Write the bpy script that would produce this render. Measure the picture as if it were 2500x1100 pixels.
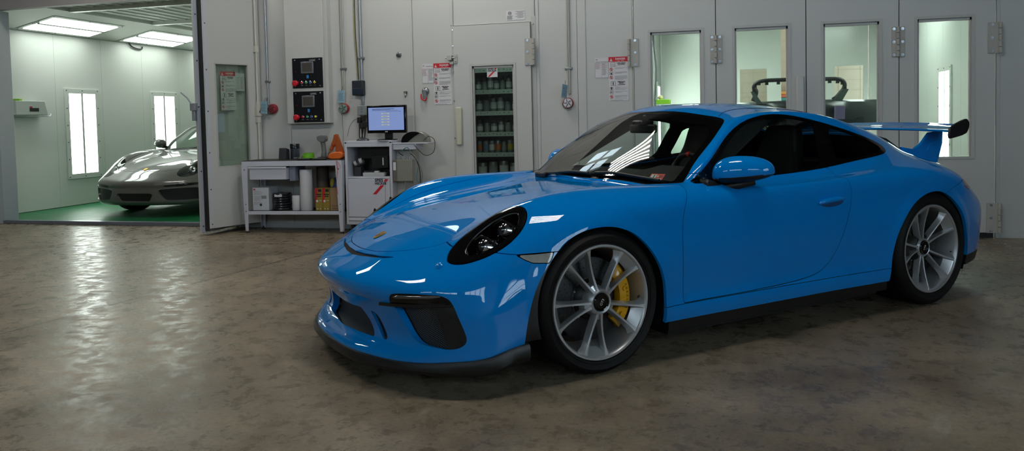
import bpy, bmesh, math, random
import numpy as np
from mathutils import Vector, Matrix, Euler
from mathutils.bvhtree import BVHTree

random.seed(7)
rng = np.random.default_rng(7)
for o in list(bpy.data.objects):
    bpy.data.objects.remove(o, do_unlink=True)
S = bpy.context.scene
COL = S.collection

# ------------------------------------------------------------------ camera
# room frame: X along the booth wall (right), Y into the booths, wall face at Y = 0, floor Z = 0
ROOM_A = math.radians(44.3)          # angle between the blue car's axis and the wall
CU = Vector((math.cos(ROOM_A), math.sin(ROOM_A), 0))     # car +x (rearwards) in the room
CV = Vector((-math.sin(ROOM_A), math.cos(ROOM_A), 0))    # car +y (right-hand side) in the room
CAR_O = Vector((0.0, -3.88, 0.0))                        # front axle centre on the floor
def car_to_room(p):
    return CAR_O + CU * p[0] + CV * p[1] + Vector((0, 0, p[2]))
CAR_M = Matrix(((CU.x, CV.x, 0, CAR_O.x), (CU.y, CV.y, 0, CAR_O.y), (0, 0, 1, 0), (0, 0, 0, 1)))

CAM_F = 1938.19
cam_d = bpy.data.cameras.new('camera')
cam = bpy.data.objects.new('camera', cam_d)
COL.objects.link(cam)
cam_d.sensor_fit = 'HORIZONTAL'
cam_d.sensor_width = 36.0
cam_d.lens = CAM_F / 2500.0 * 36.0
cam_d.shift_y = -(550 - 376.15) / 2500.0
cam_d.clip_start = 0.05
_yaw, _pit, _rol = math.radians(29.54136), math.radians(-2.59154), math.radians(-1.30045)
_f = Vector((math.cos(_pit) * math.sin(_yaw), math.cos(_pit) * math.cos(_yaw), math.sin(_pit)))
_r = Vector((math.cos(_yaw), -math.sin(_yaw), 0))
_u = _r.cross(_f)
_c, _s = math.cos(_rol), math.sin(_rol)
_r, _u = _r * _c + _u * _s, _u * _c - _r * _s
R3 = CAR_M.to_3x3()
_r, _u, _f = R3 @ _r, R3 @ _u, R3 @ _f
_p = car_to_room((-2.15020, -3.86276, 1.20025))
cam.matrix_world = Matrix(((_r.x, _u.x, -_f.x, _p.x), (_r.y, _u.y, -_f.y, _p.y), (_r.z, _u.z, -_f.z, _p.z), (0, 0, 0, 1)))
S.camera = cam

# ------------------------------------------------------------------ exposure
S.view_settings.view_transform = 'Standard'
S.view_settings.look = 'None'
S.view_settings.exposure = 0.0
S.view_settings.gamma = 1.0
S.view_settings.use_curve_mapping = False
# light-path economy: keeps the noise of the many lamps down
S.cycles.caustics_reflective = False
S.cycles.caustics_refractive = False
S.cycles.sample_clamp_indirect = 2.5
S.cycles.blur_glossy = 1.0
S.cycles.max_bounces = 8
S.cycles.diffuse_bounces = 3
S.cycles.glossy_bounces = 4
S.cycles.transparent_max_bounces = 16
S.cycles.use_light_tree = True
# ------------------------------------------------------------------ daylight outside
W = bpy.data.worlds.new('sky'); S.world = W; W.use_nodes = True
_bg = W.node_tree.nodes['Background']
_bg.inputs['Color'].default_value = (.74, .86, 1.0, 1); _bg.inputs['Strength'].default_value = 7.5
TUBE_E = 42.0       # ceiling fluorescent tubes
BOOTH_E = 8.0      # spray-booth light panes
# ------------------------------------------------------------------ helpers
PI = math.pi
def lin(h):
    h = h.lstrip('#')
    o = []
    for i in (0, 2, 4):
        c = int(h[i:i + 2], 16) / 255.0
        o.append(c / 12.92 if c <= 0.04045 else ((c + 0.055) / 1.055) ** 2.4)
    return (o[0], o[1], o[2], 1.0)

MATS = {}
def pm(name, col, rough=.5, metal=0.0, coat=0.0, coat_rough=.03, spec=.5, noise=None, bump=None, emis=None, emis_s=0.0, rvar=0.0, aniso=None):
    """procedural principled material: noise = (scale, colour amount), bump = (scale, strength)"""
    if name in MATS: return MATS[name]
    m = bpy.data.materials.new(name); m.use_nodes = True
    nt = m.node_tree; b = nt.nodes['Principled BSDF']
    c = lin(col) if isinstance(col, str) else (col[0], col[1], col[2], 1.0)
    b.inputs['Base Color'].default_value = c
    b.inputs['Roughness'].default_value = rough
    b.inputs['Metallic'].default_value = metal
    b.inputs['Specular IOR Level'].default_value = spec
    b.inputs['Coat Weight'].default_value = coat
    b.inputs['Coat Roughness'].default_value = coat_rough
    tc = nt.nodes.new('ShaderNodeTexCoord')
    if noise is None: noise = (9.0, .05)
    n = nt.nodes.new('ShaderNodeTexNoise'); n.inputs['Scale'].default_value = noise[0]; n.inputs['Detail'].default_value = 4
    nt.links.new(tc.outputs['Object'], n.inputs['Vector'])
    mx = nt.nodes.new('ShaderNodeMix'); mx.data_type = 'RGBA'; mx.blend_type = 'MIX'
    a = noise[1]
    mx.inputs[6].default_value = tuple(max(0, x * (1 - a)) for x in c[:3]) + (1,)
    mx.inputs[7].default_value = tuple(min(1, x * (1 + a)) for x in c[:3]) + (1,)
    nt.links.new(n.outputs['Fac'], mx.inputs[0]); nt.links.new(mx.outputs[2], b.inputs['Base Color'])
    if rvar:
        mr = nt.nodes.new('ShaderNodeMapRange'); mr.inputs[3].default_value = max(0, rough - rvar); mr.inputs[4].default_value = min(1, rough + rvar)
        nt.links.new(n.outputs['Fac'], mr.inputs[0]); nt.links.new(mr.outputs[0], b.inputs['Roughness'])
    if bump:
        n2 = nt.nodes.new('ShaderNodeTexNoise'); n2.inputs['Scale'].default_value = bump[0]; n2.inputs['Detail'].default_value = 5
        nt.links.new(tc.outputs['Object'], n2.inputs['Vector'])
        bp = nt.nodes.new('ShaderNodeBump'); bp.inputs['Strength'].default_value = bump[1]; bp.inputs['Distance'].default_value = .01
        nt.links.new(n2.outputs['Fac'], bp.inputs['Height']); nt.links.new(bp.outputs['Normal'], b.inputs['Normal'])
    if emis:
        b.inputs['Emission Color'].default_value = lin(emis) if isinstance(emis, str) else (*emis, 1)
        b.inputs['Emission Strength'].default_value = emis_s
    MATS[name] = m
    return m

def glass_mat(name, tint=(.8, .9, .86), refl=1.0, rough=0.0, base=.04):
    """a thin pane: tinted see-through plus a Fresnel mirror"""
    if name in MATS: return MATS[name]
    m = bpy.data.materials.new(name); m.use_nodes = True
    nt = m.node_tree; nt.nodes.clear()
    out = nt.nodes.new('ShaderNodeOutputMaterial')
    tr = nt.nodes.new('ShaderNodeBsdfTransparent')
    gl = nt.nodes.new('ShaderNodeBsdfGlossy'); gl.inputs['Roughness'].default_value = rough
    fr = nt.nodes.new('ShaderNodeFresnel')
    ge = nt.nodes.new('ShaderNodeNewGeometry'); io = nt.nodes.new('ShaderNodeMapRange')      # same mirror from both faces of the thin pane
    io.inputs[3].default_value = 1.52; io.inputs[4].default_value = 1 / 1.52
    nt.links.new(ge.outputs['Backfacing'], io.inputs[0]); nt.links.new(io.outputs[0], fr.inputs['IOR'])
    n = nt.nodes.new('ShaderNodeTexNoise'); n.inputs['Scale'].default_value = 3.0
    cr = nt.nodes.new('ShaderNodeMix'); cr.data_type = 'RGBA'
    cr.inputs[6].default_value = tuple(t * .97 for t in tint) + (1,); cr.inputs[7].default_value = (*tint, 1)
    nt.links.new(n.outputs['Fac'], cr.inputs[0]); nt.links.new(cr.outputs[2], tr.inputs['Color'])
    mu = nt.nodes.new('ShaderNodeMath'); mu.operation = 'MULTIPLY'; mu.inputs[1].default_value = refl; mu.use_clamp = True
    nt.links.new(fr.outputs[0], mu.inputs[0])
    mx = nt.nodes.new('ShaderNodeMixShader')
    nt.links.new(mu.outputs[0], mx.inputs[0]); nt.links.new(tr.outputs[0], mx.inputs[1]); nt.links.new(gl.outputs[0], mx.inputs[2])
    nt.links.new(mx.outputs[0], out.inputs['Surface'])
    MATS[name] = m
    return m

def emit_mat(name, col, strength):
    if name in MATS: return MATS[name]
    m = bpy.data.materials.new(name); m.use_nodes = True
    nt = m.node_tree; nt.nodes.clear()
    out = nt.nodes.new('ShaderNodeOutputMaterial'); e = nt.nodes.new('ShaderNodeEmission')
    e.inputs['Color'].default_value = (*col, 1); e.inputs['Strength'].default_value = strength
    nt.links.new(e.outputs[0], out.inputs['Surface'])
    m.cycles.emission_sampling = 'FRONT'
    MATS[name] = m
    return m

def link(ob, parent=None):
    COL.objects.link(ob)
    if parent is not None: ob.parent = parent
    return ob

def thing(name, label, cat, loc=(0, 0, 0), rz=0.0, group=None):
    o = bpy.data.objects.new(name, None); link(o)
    o.empty_display_size = .1
    o.location = loc; o.rotation_euler = (0, 0, rz)
    o['label'] = label; o['category'] = cat
    if group: o['group'] = group
    return o

def tag(o, label, cat, group=None):
    o['label'] = label; o['category'] = cat
    if group: o['group'] = group
    return o

def copy_tree(o, parent=None):
    c = o.copy(); link(c, parent)
    for ch in list(o.children): copy_tree(ch, c)
    return c

class MB:
    def __init__(self):
        self.v, self.f, self.m = [], [], []
        self.T = None
    def add(self, vs, fs, mi=0, M=None):
        b = len(self.v)
        for p in vs:
            p = Vector(p)
            if M is not None: p = M @ p
            if self.T is not None: p = self.T @ p
            self.v.append(p)
        for f in fs:
            self.f.append([b + i for i in f]); self.m.append(mi)
        return self
    def box(self, a, b, mi=0, M=None):
        x0, y0, z0 = a; x1, y1, z1 = b
        vs = [(x0, y0, z0), (x1, y0, z0), (x1, y1, z0), (x0, y1, z0), (x0, y0, z1), (x1, y0, z1), (x1, y1, z1), (x0, y1, z1)]
        fs = [(3, 2, 1, 0), (4, 5, 6, 7), (0, 1, 5, 4), (1, 2, 6, 5), (2, 3, 7, 6), (3, 0, 4, 7)]
        return self.add(vs, fs, mi, M)
    def cyl(self, p0, p1, r0, r1=None, n=20, mi=0, cap=True):
        p0, p1 = Vector(p0), Vector(p1)
        if r1 is None: r1 = r0
        d = (p1 - p0).normalized()
        a = d.orthogonal().normalized(); b = d.cross(a)
        vs = []
        for p, r in ((p0, r0), (p1, r1)):
            for i in range(n):
                t = 2 * PI * i / n
                vs.append(p + (a * math.cos(t) + b * math.sin(t)) * r)
        fs = [(i, (i + 1) % n, n + (i + 1) % n, n + i) for i in range(n)]
        if cap: fs += [tuple(range(n - 1, -1, -1)), tuple(range(n, 2 * n))]
        return self.add(vs, fs, mi)
    def tube(self, pts, r, n=8, mi=0, cap=True):
        pts = [Vector(p) for p in pts]
        rs = r if isinstance(r, (list, tuple)) else [r] * len(pts)
        vs, fs = [], []
        prev = None
        for i, p in enumerate(pts):
            d = (pts[min(i + 1, len(pts) - 1)] - pts[max(i - 1, 0)]).normalized()
            if prev is None: a = d.orthogonal().normalized()
            else:
                a = (prev - d * prev.dot(d))
                a = a.normalized() if a.length > 1e-6 else d.orthogonal().normalized()
            prev = a; b = d.cross(a)
            for k in range(n):
                t = 2 * PI * k / n
                vs.append(p + (a * math.cos(t) + b * math.sin(t)) * rs[i])
        for i in range(len(pts) - 1):
            for k in range(n):
                fs.append((i * n + k, i * n + (k + 1) % n, (i + 1) * n + (k + 1) % n, (i + 1) * n + k))
        if cap: fs += [tuple(range(n - 1, -1, -1)), tuple(range((len(pts) - 1) * n, len(pts) * n))]
        return self.add(vs, fs, mi)
    def lathe(self, prof, o=(0, 0, 0), axis=(0, 0, 1), n=32, mi=0, closed=False):
        """prof: (radius, height along axis)"""
        o, d = Vector(o), Vector(axis).normalized()
        a = d.orthogonal().normalized(); b = d.cross(a)
        vs, fs = [], []
        for (r, h) in prof:
            for i in range(n):
                t = 2 * PI * i / n
                vs.append(o + d * h + (a * math.cos(t) + b * math.sin(t)) * max(r, 1e-5))
        L = len(prof)
        for j in range(L if closed else L - 1):
            j2 = (j + 1) % L
            for i in range(n):
                fs.append((j * n + i, j * n + (i + 1) % n, j2 * n + (i + 1) % n, j2 * n + i))
        return self.add(vs, fs, mi)
    def prism(self, poly, M, d, mi=0):
        """poly in the local xy plane of M, extruded along its z from 0 to d"""
        n = len(poly)
        vs = [M @ Vector((p[0], p[1], 0)) for p in poly] + [M @ Vector((p[0], p[1], d)) for p in poly]
        fs = [tuple(range(n - 1, -1, -1)), tuple(range(n, 2 * n))] + [(i, (i + 1) % n, n + (i + 1) % n, n + i) for i in range(n)]
        return self.add(vs, fs, mi)
    def sphere(self, c, r, n=16, m=10, mi=0, sc=(1, 1, 1)):
        c = Vector(c); vs, fs = [], []
        for j in range(m + 1):
            ph = PI * j / m
            for i in range(n):
                t = 2 * PI * i / n
                vs.append(c + Vector((math.sin(ph) * math.cos(t) * r * sc[0], math.sin(ph) * math.sin(t) * r * sc[1], math.cos(ph) * r * sc[2])))
        for j in range(m):
            for i in range(n):
                fs.append((j * n + i, (j + 1) * n + i, (j + 1) * n + (i + 1) % n, j * n + (i + 1) % n))
        return self.add(vs, fs, mi)
    def build(self, name, mats, parent=None, smooth=35, bevel=0.0, seg=2, fix=True):
        me = bpy.data.meshes.new(name)
        me.from_pydata([tuple(p) for p in self.v], [], self.f)
        if not isinstance(mats, (list, tuple)): mats = [mats]
        for m in mats: me.materials.append(m)
        if len(mats) > 1: me.polygons.foreach_set('material_index', self.m)
        if fix:
            bm = bmesh.new(); bm.from_mesh(me)
            bmesh.ops.remove_doubles(bm, verts=bm.verts, dist=1e-6)
            bmesh.ops.recalc_face_normals(bm, faces=bm.faces)
            bm.to_mesh(me); bm.free()
        if smooth:
            me.polygons.foreach_set('use_smooth', [True] * len(me.polygons))
            me.set_sharp_from_angle(angle=math.radians(smooth))
        me.update()
        ob = bpy.data.objects.new(name, me); link(ob, parent)
        if bevel:
            md = ob.modifiers.new('bevel', 'BEVEL'); md.width = bevel; md.segments = seg; md.limit_method = 'ANGLE'; md.angle_limit = math.radians(40)
            md.harden_normals = False
        return ob

def struct(ob):
    ob['kind'] = 'structure'
    return ob

# lettering: a flat filled outline of the text, centred, in the xy plane
_TXT = {}
def text_geo(s, bold=0.0):
    if (s, bold) not in _TXT:
        cu = bpy.data.curves.new('t', 'FONT'); cu.body = s; cu.align_x = 'CENTER'; cu.align_y = 'CENTER'; cu.size = 1.0; cu.offset = bold
        cu.resolution_u = 3
        ob = bpy.data.objects.new('t', cu); COL.objects.link(ob)
        dg = bpy.context.evaluated_depsgraph_get(); dg.update()
        me = bpy.data.meshes.new_from_object(ob.evaluated_get(dg))
        vs = [tuple(v.co) for v in me.vertices]; fs = [tuple(p.vertices) for p in me.polygons]
        bpy.data.objects.remove(ob, do_unlink=True); bpy.data.curves.remove(cu); bpy.data.meshes.remove(me)
        xs = [v[0] for v in vs]; ys = [v[1] for v in vs]
        _TXT[(s, bold)] = (vs, fs, max(xs) - min(xs), max(ys) - min(ys), (max(xs) + min(xs)) / 2, (max(ys) + min(ys)) / 2)
    return _TXT[(s, bold)]
def put_text(mb, s, M, width=None, height=None, bold=0.0, mi=0, depth=0.0):
    vs, fs, w, h, cx, cy = text_geo(s, bold)
    sx = sy = None
    if width: sx = width / w
    if height: sy = height / h
    sx = sx or sy; sy = sy or sx
    mb.add([((v[0] - cx) * sx, (v[1] - cy) * sy, depth) for v in vs], fs, mi, M)

def plane_M(o, x, y):
    """matrix whose local x, y axes are the given directions"""
    x = Vector(x).normalized(); y = Vector(y).normalized(); z = x.cross(y)
    o = Vector(o)
    return Matrix(((x.x, y.x, z.x, o.x), (x.y, y.y, z.y, o.y), (x.z, y.z, z.z, o.z), (0, 0, 0, 1)))
def wall_M(x, z, y=0.0):          # on a face that looks towards the room's -Y
    return plane_M((x, y, z), (1, 0, 0), (0, 0, 1))

def catmull(pts, n=8, closed=False):
    P = [np.array(p, float) for p in pts]; L = len(P); out = []
    R = range(L if closed else L - 1)
    for i in R:
        p0 = P[(i - 1) % L] if (closed or i > 0) else 2 * P[0] - P[1]
        p1, p2 = P[i], P[(i + 1) % L]
        p3 = P[(i + 2) % L] if (closed or i + 2 < L) else 2 * P[-1] - P[-2]
        for k in range(n):
            t = k / n
            out.append(tuple(.5 * ((2 * p1) + (-p0 + p2) * t + (2 * p0 - 5 * p1 + 4 * p2 - p3) * t * t + (-p0 + 3 * p1 - 3 * p2 + p3) * t ** 3)))
    if not closed: out.append(tuple(P[-1]))
    return out
def chaikin(pts, k=2):
    P = [np.array(p, float) for p in pts]
    for _ in range(k):
        Q = []
        for i in range(len(P)):
            a, b = P[i], P[(i + 1) % len(P)]
            Q += [a * .75 + b * .25, a * .25 + b * .75]
        P = Q
    return [tuple(p) for p in P]
# ------------------------------------------------------------------ blue coupe: smooth body surface
# rows of points that lie ON the body, x back from the front axle, y half width, z up
CAP = [  # r0 centre, r1, r2 bonnet valley / roof rail, r2b, r3 wing crest / belt, r4 shoulder
 [(-.905,0,.535),(-.88,.30,.535),(-.81,.52,.53),(-.755,.63,.53),(-.69,.715,.53),(-.595,.80,.53)],
 [(-.75,0,.618),(-.735,.30,.612),(-.68,.50,.607),(-.63,.60,.622),(-.57,.69,.628),(-.47,.81,.60)],
 [(-.50,0,.703),(-.49,.30,.697),(-.46,.48,.692),(-.43,.57,.730),(-.38,.67,.758),(-.30,.83,.69)],
 [(-.20,0,.760),(-.20,.30,.752),(-.18,.48,.752),(-.17,.58,.806),(-.15,.69,.826),(-.12,.845,.745)],
 [(.10,0,.795),(.10,.30,.788),(.10,.49,.784),(.10,.59,.828),(.10,.70,.847),(.10,.852,.775)],
 [(.33,0,.815),(.34,.30,.81),(.36,.51,.806),(.37,.61,.832),(.38,.71,.849),(.36,.855,.79)],
 [(.50,0,.825),(.52,.30,.822),(.568,.58,.826),(.605,.70,.84),(.632,.75,.846),(.60,.858,.795)],
 [(.68,0,.972),(.70,.31,.966),(.752,.668,.944),(.782,.735,.917),(.80,.760,.85),(.82,.862,.795)],
 [(.87,0,1.114),(.89,.29,1.108),(.932,.618,1.064),(.965,.685,1.029),(.98,.765,.852),(1.0,.868,.797)],
 [(1.06,0,1.232),(1.075,.27,1.222),(1.102,.565,1.165),(1.165,.640,1.125),(1.18,.766,.854),(1.2,.872,.80)],
 [(1.30,0,1.266),(1.30,.27,1.252),(1.33,.555,1.20),(1.39,.635,1.155),(1.40,.768,.86),(1.42,.875,.805)],
 [(1.60,0,1.264),(1.60,.27,1.25),(1.59,.55,1.202),(1.62,.632,1.155),(1.64,.768,.87),(1.65,.88,.81)],
 [(1.90,0,1.240),(1.90,.27,1.226),(1.88,.540,1.180),(1.88,.628,1.13),(1.89,.766,.885),(1.90,.888,.82)],
 [(2.18,0,1.190),(2.18,.265,1.175),(2.16,.528,1.126),(2.16,.622,1.075),(2.15,.755,.91),(2.15,.905,.825)],
 [(2.45,0,1.11),(2.45,.265,1.095),(2.43,.512,1.056),(2.42,.622,1.0),(2.40,.745,.915),(2.40,.918,.82)],
 [(2.72,0,1.01),(2.71,.26,.998),(2.69,.49,.965),(2.66,.61,.92),(2.65,.74,.885),(2.65,.912,.80)],
 [(2.98,0,.905),(2.97,.26,.90),(2.94,.49,.875),(2.90,.60,.855),(2.87,.71,.835),(2.855,.875,.755)],
 [(3.28,0,.80),(3.26,.26,.80),(3.20,.47,.785),(3.16,.56,.775),(3.11,.65,.76),(3.04,.775,.72)],
]
FRONT = [  # columns under CAP[0], b1..b6 from the bumper's bulge to the chin
 [(-1.01,0,.465),(-1.01,0,.40),(-.965,0,.345),(-.935,0,.215),(-1.005,0,.165),(-1.03,0,.135)],
 [(-.985,.30,.465),(-.985,.30,.40),(-.945,.30,.345),(-.915,.30,.215),(-.98,.31,.165),(-1.0,.32,.135)],
 [(-.89,.53,.465),(-.895,.54,.40),(-.875,.545,.345),(-.865,.55,.225),(-.895,.56,.17),(-.905,.565,.135)],
 [(-.825,.65,.465),(-.83,.66,.40),(-.82,.665,.345),(-.815,.67,.235),(-.83,.675,.18),(-.835,.68,.14)],
 [(-.745,.74,.465),(-.75,.75,.40),(-.745,.76,.34),(-.74,.765,.245),(-.745,.77,.19),(-.75,.77,.15)],
 [(-.605,.825,.465),(-.61,.84,.40),(-.61,.85,.335),(-.605,.855,.255),(-.60,.86,.20),(-.60,.86,.165)],
]
SIDE = [  # columns under CAP[1..16] row r4
 [(-.455,.845,.52),(-.44,.87,.44),(-.43,.88,.36),(-.43,.885,.29),(-.43,.885,.24),(-.43,.88,.205)],
 [(-.29,.872,.60),(-.285,.887,.50),(-.28,.892,.40),(-.28,.892,.31),(-.28,.89,.25),(-.28,.885,.215)],
 [(-.11,.88,.64),(-.10,.892,.52),(-.10,.895,.41),(-.10,.895,.31),(-.10,.893,.25),(-.10,.888,.21)],
 [(.10,.886,.66),(.10,.897,.54),(.10,.899,.42),(.10,.897,.31),(.10,.895,.245),(.10,.89,.19)],
 [(.36,.887,.67),(.36,.895,.54),(.36,.896,.42),(.36,.895,.31),(.36,.90,.245),(.36,.895,.19)],
 [(.60,.887,.67),(.60,.892,.54),(.60,.888,.42),(.60,.884,.31),(.60,.895,.245),(.60,.89,.19)],
 [(.82,.889,.67),(.82,.893,.54),(.82,.887,.42),(.82,.882,.31),(.82,.895,.245),(.82,.89,.19)],
 [(1.0,.891,.67),(1.0,.894,.54),(1.0,.887,.42),(1.0,.881,.31),(1.0,.895,.245),(1.0,.89,.19)],
 [(1.2,.893,.67),(1.2,.895,.54),(1.2,.887,.42),(1.2,.881,.31),(1.2,.895,.245),(1.2,.89,.19)],
 [(1.42,.895,.67),(1.42,.897,.54),(1.42,.889,.42),(1.42,.883,.31),(1.42,.896,.245),(1.42,.89,.19)],
 [(1.65,.899,.675),(1.65,.901,.54),(1.65,.893,.42),(1.65,.887,.31),(1.65,.898,.245),(1.65,.892,.19)],
 [(1.90,.91,.68),(1.90,.912,.55),(1.90,.907,.43),(1.90,.90,.32),(1.90,.905,.25),(1.90,.90,.19)],
 [(2.15,.924,.69),(2.15,.93,.56),(2.15,.927,.44),(2.15,.92,.33),(2.15,.917,.255),(2.15,.91,.19)],
 [(2.40,.932,.69),(2.40,.937,.56),(2.40,.935,.44),(2.40,.93,.33),(2.40,.925,.255),(2.40,.92,.19)],
 [(2.65,.928,.68),(2.65,.934,.56),(2.65,.93,.44),(2.65,.925,.33),(2.65,.92,.255),(2.65,.91,.20)],
 [(2.86,.905,.65),(2.86,.918,.54),(2.86,.915,.42),(2.86,.91,.32),(2.86,.90,.255),(2.86,.89,.20)],
]
REAR = [  # columns under CAP[17]
 [(3.40,0,.65),(3.47,0,.54),(3.48,0,.43),(3.47,0,.33),(3.45,0,.26),(3.42,0,.20)],
 [(3.38,.26,.65),(3.45,.26,.54),(3.46,.26,.43),(3.45,.26,.33),(3.43,.26,.26),(3.40,.26,.20)],
 [(3.32,.47,.65),(3.40,.48,.54),(3.41,.48,.43),(3.40,.48,.33),(3.38,.47,.26),(3.36,.47,.20)],
 [(3.27,.57,.65),(3.35,.58,.54),(3.36,.58,.43),(3.35,.58,.33),(3.33,.57,.26),(3.31,.57,.20)],
 [(3.22,.68,.64),(3.29,.69,.54),(3.30,.69,.43),(3.30,.68,.33),(3.29,.67,.26),(3.27,.66,.20)],
 [(3.12,.80,.63),(3.17,.81,.54),(3.17,.81,.43),(3.17,.80,.33),(3.17,.79,.26),(3.16,.78,.20)],
]

def subsurf(verts, faces, level, limit=True, creases=None):
    me = bpy.data.meshes.new('tmp_cage')
    me.from_pydata([tuple(v) for v in verts], [], [tuple(f) for f in faces])
    me.update()
    if creases:
        at = me.attributes.new('crease_edge', 'FLOAT', 'EDGE')
        for e in me.edges:
            k = tuple(sorted(e.vertices))
            if k in creases: at.data[e.index].value = creases[k]
    ob = bpy.data.objects.new('tmp_cage', me); COL.objects.link(ob)
    m = ob.modifiers.new('s', 'SUBSURF'); m.levels = level; m.render_levels = level
    m.use_limit_surface = True; m.quality = 6
    m.boundary_smooth = 'ALL'
    dg = bpy.context.evaluated_depsgraph_get(); dg.update()
    ev = ob.evaluated_get(dg); em = ev.to_mesh()
    co = np.empty(len(em.vertices) * 3); em.vertices.foreach_get('co', co)
    fs = np.empty(len(em.polygons) * 4, int); em.polygons.foreach_get('vertices', fs)
    ev.to_mesh_clear()
    bpy.data.objects.remove(ob, do_unlink=True); bpy.data.meshes.remove(me)
    return co.reshape(-1, 3), fs.reshape(-1, 4)

def fit_cage(tgt, faces, iters=9, creases=None, w=0.9):
    cage = tgt.copy()
    n = len(tgt)
    for _ in range(iters):
        lim, _f = subsurf(cage, faces, 1, creases=creases)
        cage += w * (tgt - lim[:n])
    return cage

def fair(V, F, passes=14):
    """Taubin fairing: takes out ripples between the given points without shrinking; borders and the windscreen foot stay"""
    E = np.unique(np.sort(np.vstack([F[:, [k, (k + 1) % 4]] for k in range(4)]), 1), axis=0, return_counts=True)
    ed, ct = E
    n = len(V); deg = np.zeros(n)
    for k in (0, 1): np.add.at(deg, ed[:, k], 1)
    fixed = np.zeros(n, bool); fixed[ed[ct == 1].ravel()] = True
    hold = np.ones(n); hold[fixed] = 0
    d = np.abs(V[:, 0] - np.interp(np.abs(V[:, 1]), [0, .3, .56, .68], [.50, .52, .575, .62]))
    foot = (np.abs(V[:, 1]) < .66) & (V[:, 2] > .78) & (V[:, 2] < .95)
    hold *= np.where(foot, np.clip((d - .015) / .05, 0, 1), 1)
    hold *= np.clip((V[:, 2] - .36) / .06, 0, 1) * .85 + .15
    rr = np.sqrt((V[:, 0] + .56) ** 2 + (np.abs(V[:, 1]) - .82) ** 2 + (V[:, 2] - .51) ** 2)
    corner = np.clip(1.4 - rr / .16, 0, 1)
    def lap(P):
        A = np.zeros_like(P)
        np.add.at(A, ed[:, 0], P[ed[:, 1]]); np.add.at(A, ed[:, 1], P[ed[:, 0]])
        return A / deg[:, None] - P
    P = V.copy()
    for _ in range(passes):
        for w in (.62, -.64): P += lap(P) * (w * hold)[:, None]
    for _ in range(140): P += lap(P) * (.6 * corner * hold)[:, None]
    return P

def build_body_surface(level=4, front=None):
    FRONT_ = front or FRONT
    pts, key, faces = [], {}, []
    def vid(p):
        k = (round(p[0], 5), round(p[1], 5), round(p[2], 5))
        if k not in key:
            key[k] = len(pts); pts.append(k)
        return key[k]
    def quad(a, b, c, d):
        q = [vid(p) for p in (a, b, c, d)]
        faces.append(q)
    m = lambda p: (p[0], -p[1], p[2])
    nS, nR = len(CAP), 6
    ring_side = [CAP[i][5] for i in range(nS)]
    cols_side = [FRONT_[5]] + SIDE + [REAR[5]]
    for sgn in (1, -1):
        mm = (lambda p: p) if sgn == 1 else m
        def Q(a, b, c, d):
            a, b, c, d = mm(a), mm(b), mm(c), mm(d)
            quad(a, b, c, d) if sgn == 1 else quad(d, c, b, a)
        for i in range(nS - 1):
            for j in range(nR - 1):
                Q(CAP[i][j], CAP[i + 1][j], CAP[i + 1][j + 1], CAP[i][j + 1])
        for j in range(nR - 1):
            a = [CAP[0][j]] + FRONT_[j]; b = [CAP[0][j + 1]] + FRONT_[j + 1]
            for k in range(6): Q(a[k], b[k], b[k + 1], a[k + 1])
            a = [CAP[-1][j]] + REAR[j]; b = [CAP[-1][j + 1]] + REAR[j + 1]
            for k in range(6): Q(b[k], a[k], a[k + 1], b[k + 1])
        for i in range(nS - 1):
            a = [ring_side[i]] + cols_side[i]; b = [ring_side[i + 1]] + cols_side[i + 1]
            for k in range(6): Q(a[k], b[k], b[k + 1], a[k + 1])
    tgt = np.array(pts, float)
    cr = {}
    for sg in (1, -1):      # a firm edge where the windscreen meets the bonnet
        row = [vid((q[0], sg * q[1], q[2])) for q in CAP[6][:3]]
        for a, b in zip(row[:-1], row[1:]): cr[tuple(sorted((a, b)))] = .85
    cage = fit_cage(tgt, faces, creases=cr)
    V, F = subsurf(cage, faces, level, creases=cr)
    return fair(V, F), F
# ------------------------------------------------------------------ cutting a smooth surface into panels
def sd_poly(P, poly):
    """signed distance of the 2-D points P to a closed polygon, negative inside"""
    poly = np.array(poly, float); n = len(poly)
    d2 = np.full(len(P), 1e9); ins = np.zeros(len(P), bool)
    x, y = P[:, 0], P[:, 1]
    for i in range(n):
        a, b = poly[i], poly[(i + 1) % n]
        e = b - a; w = P - a
        t = np.clip((w @ e) / max(e @ e, 1e-12), 0, 1)
        q = w - t[:, None] * e
        d2 = np.minimum(d2, (q * q).sum(1))
        c = (a[1] > y) != (b[1] > y)
        if a[1] != b[1]:
            ins ^= c & (x < (b[0] - a[0]) * (y - a[1]) / (b[1] - a[1]) + a[0])
    d = np.sqrt(d2)
    return np.where(ins, -d, d)

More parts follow.
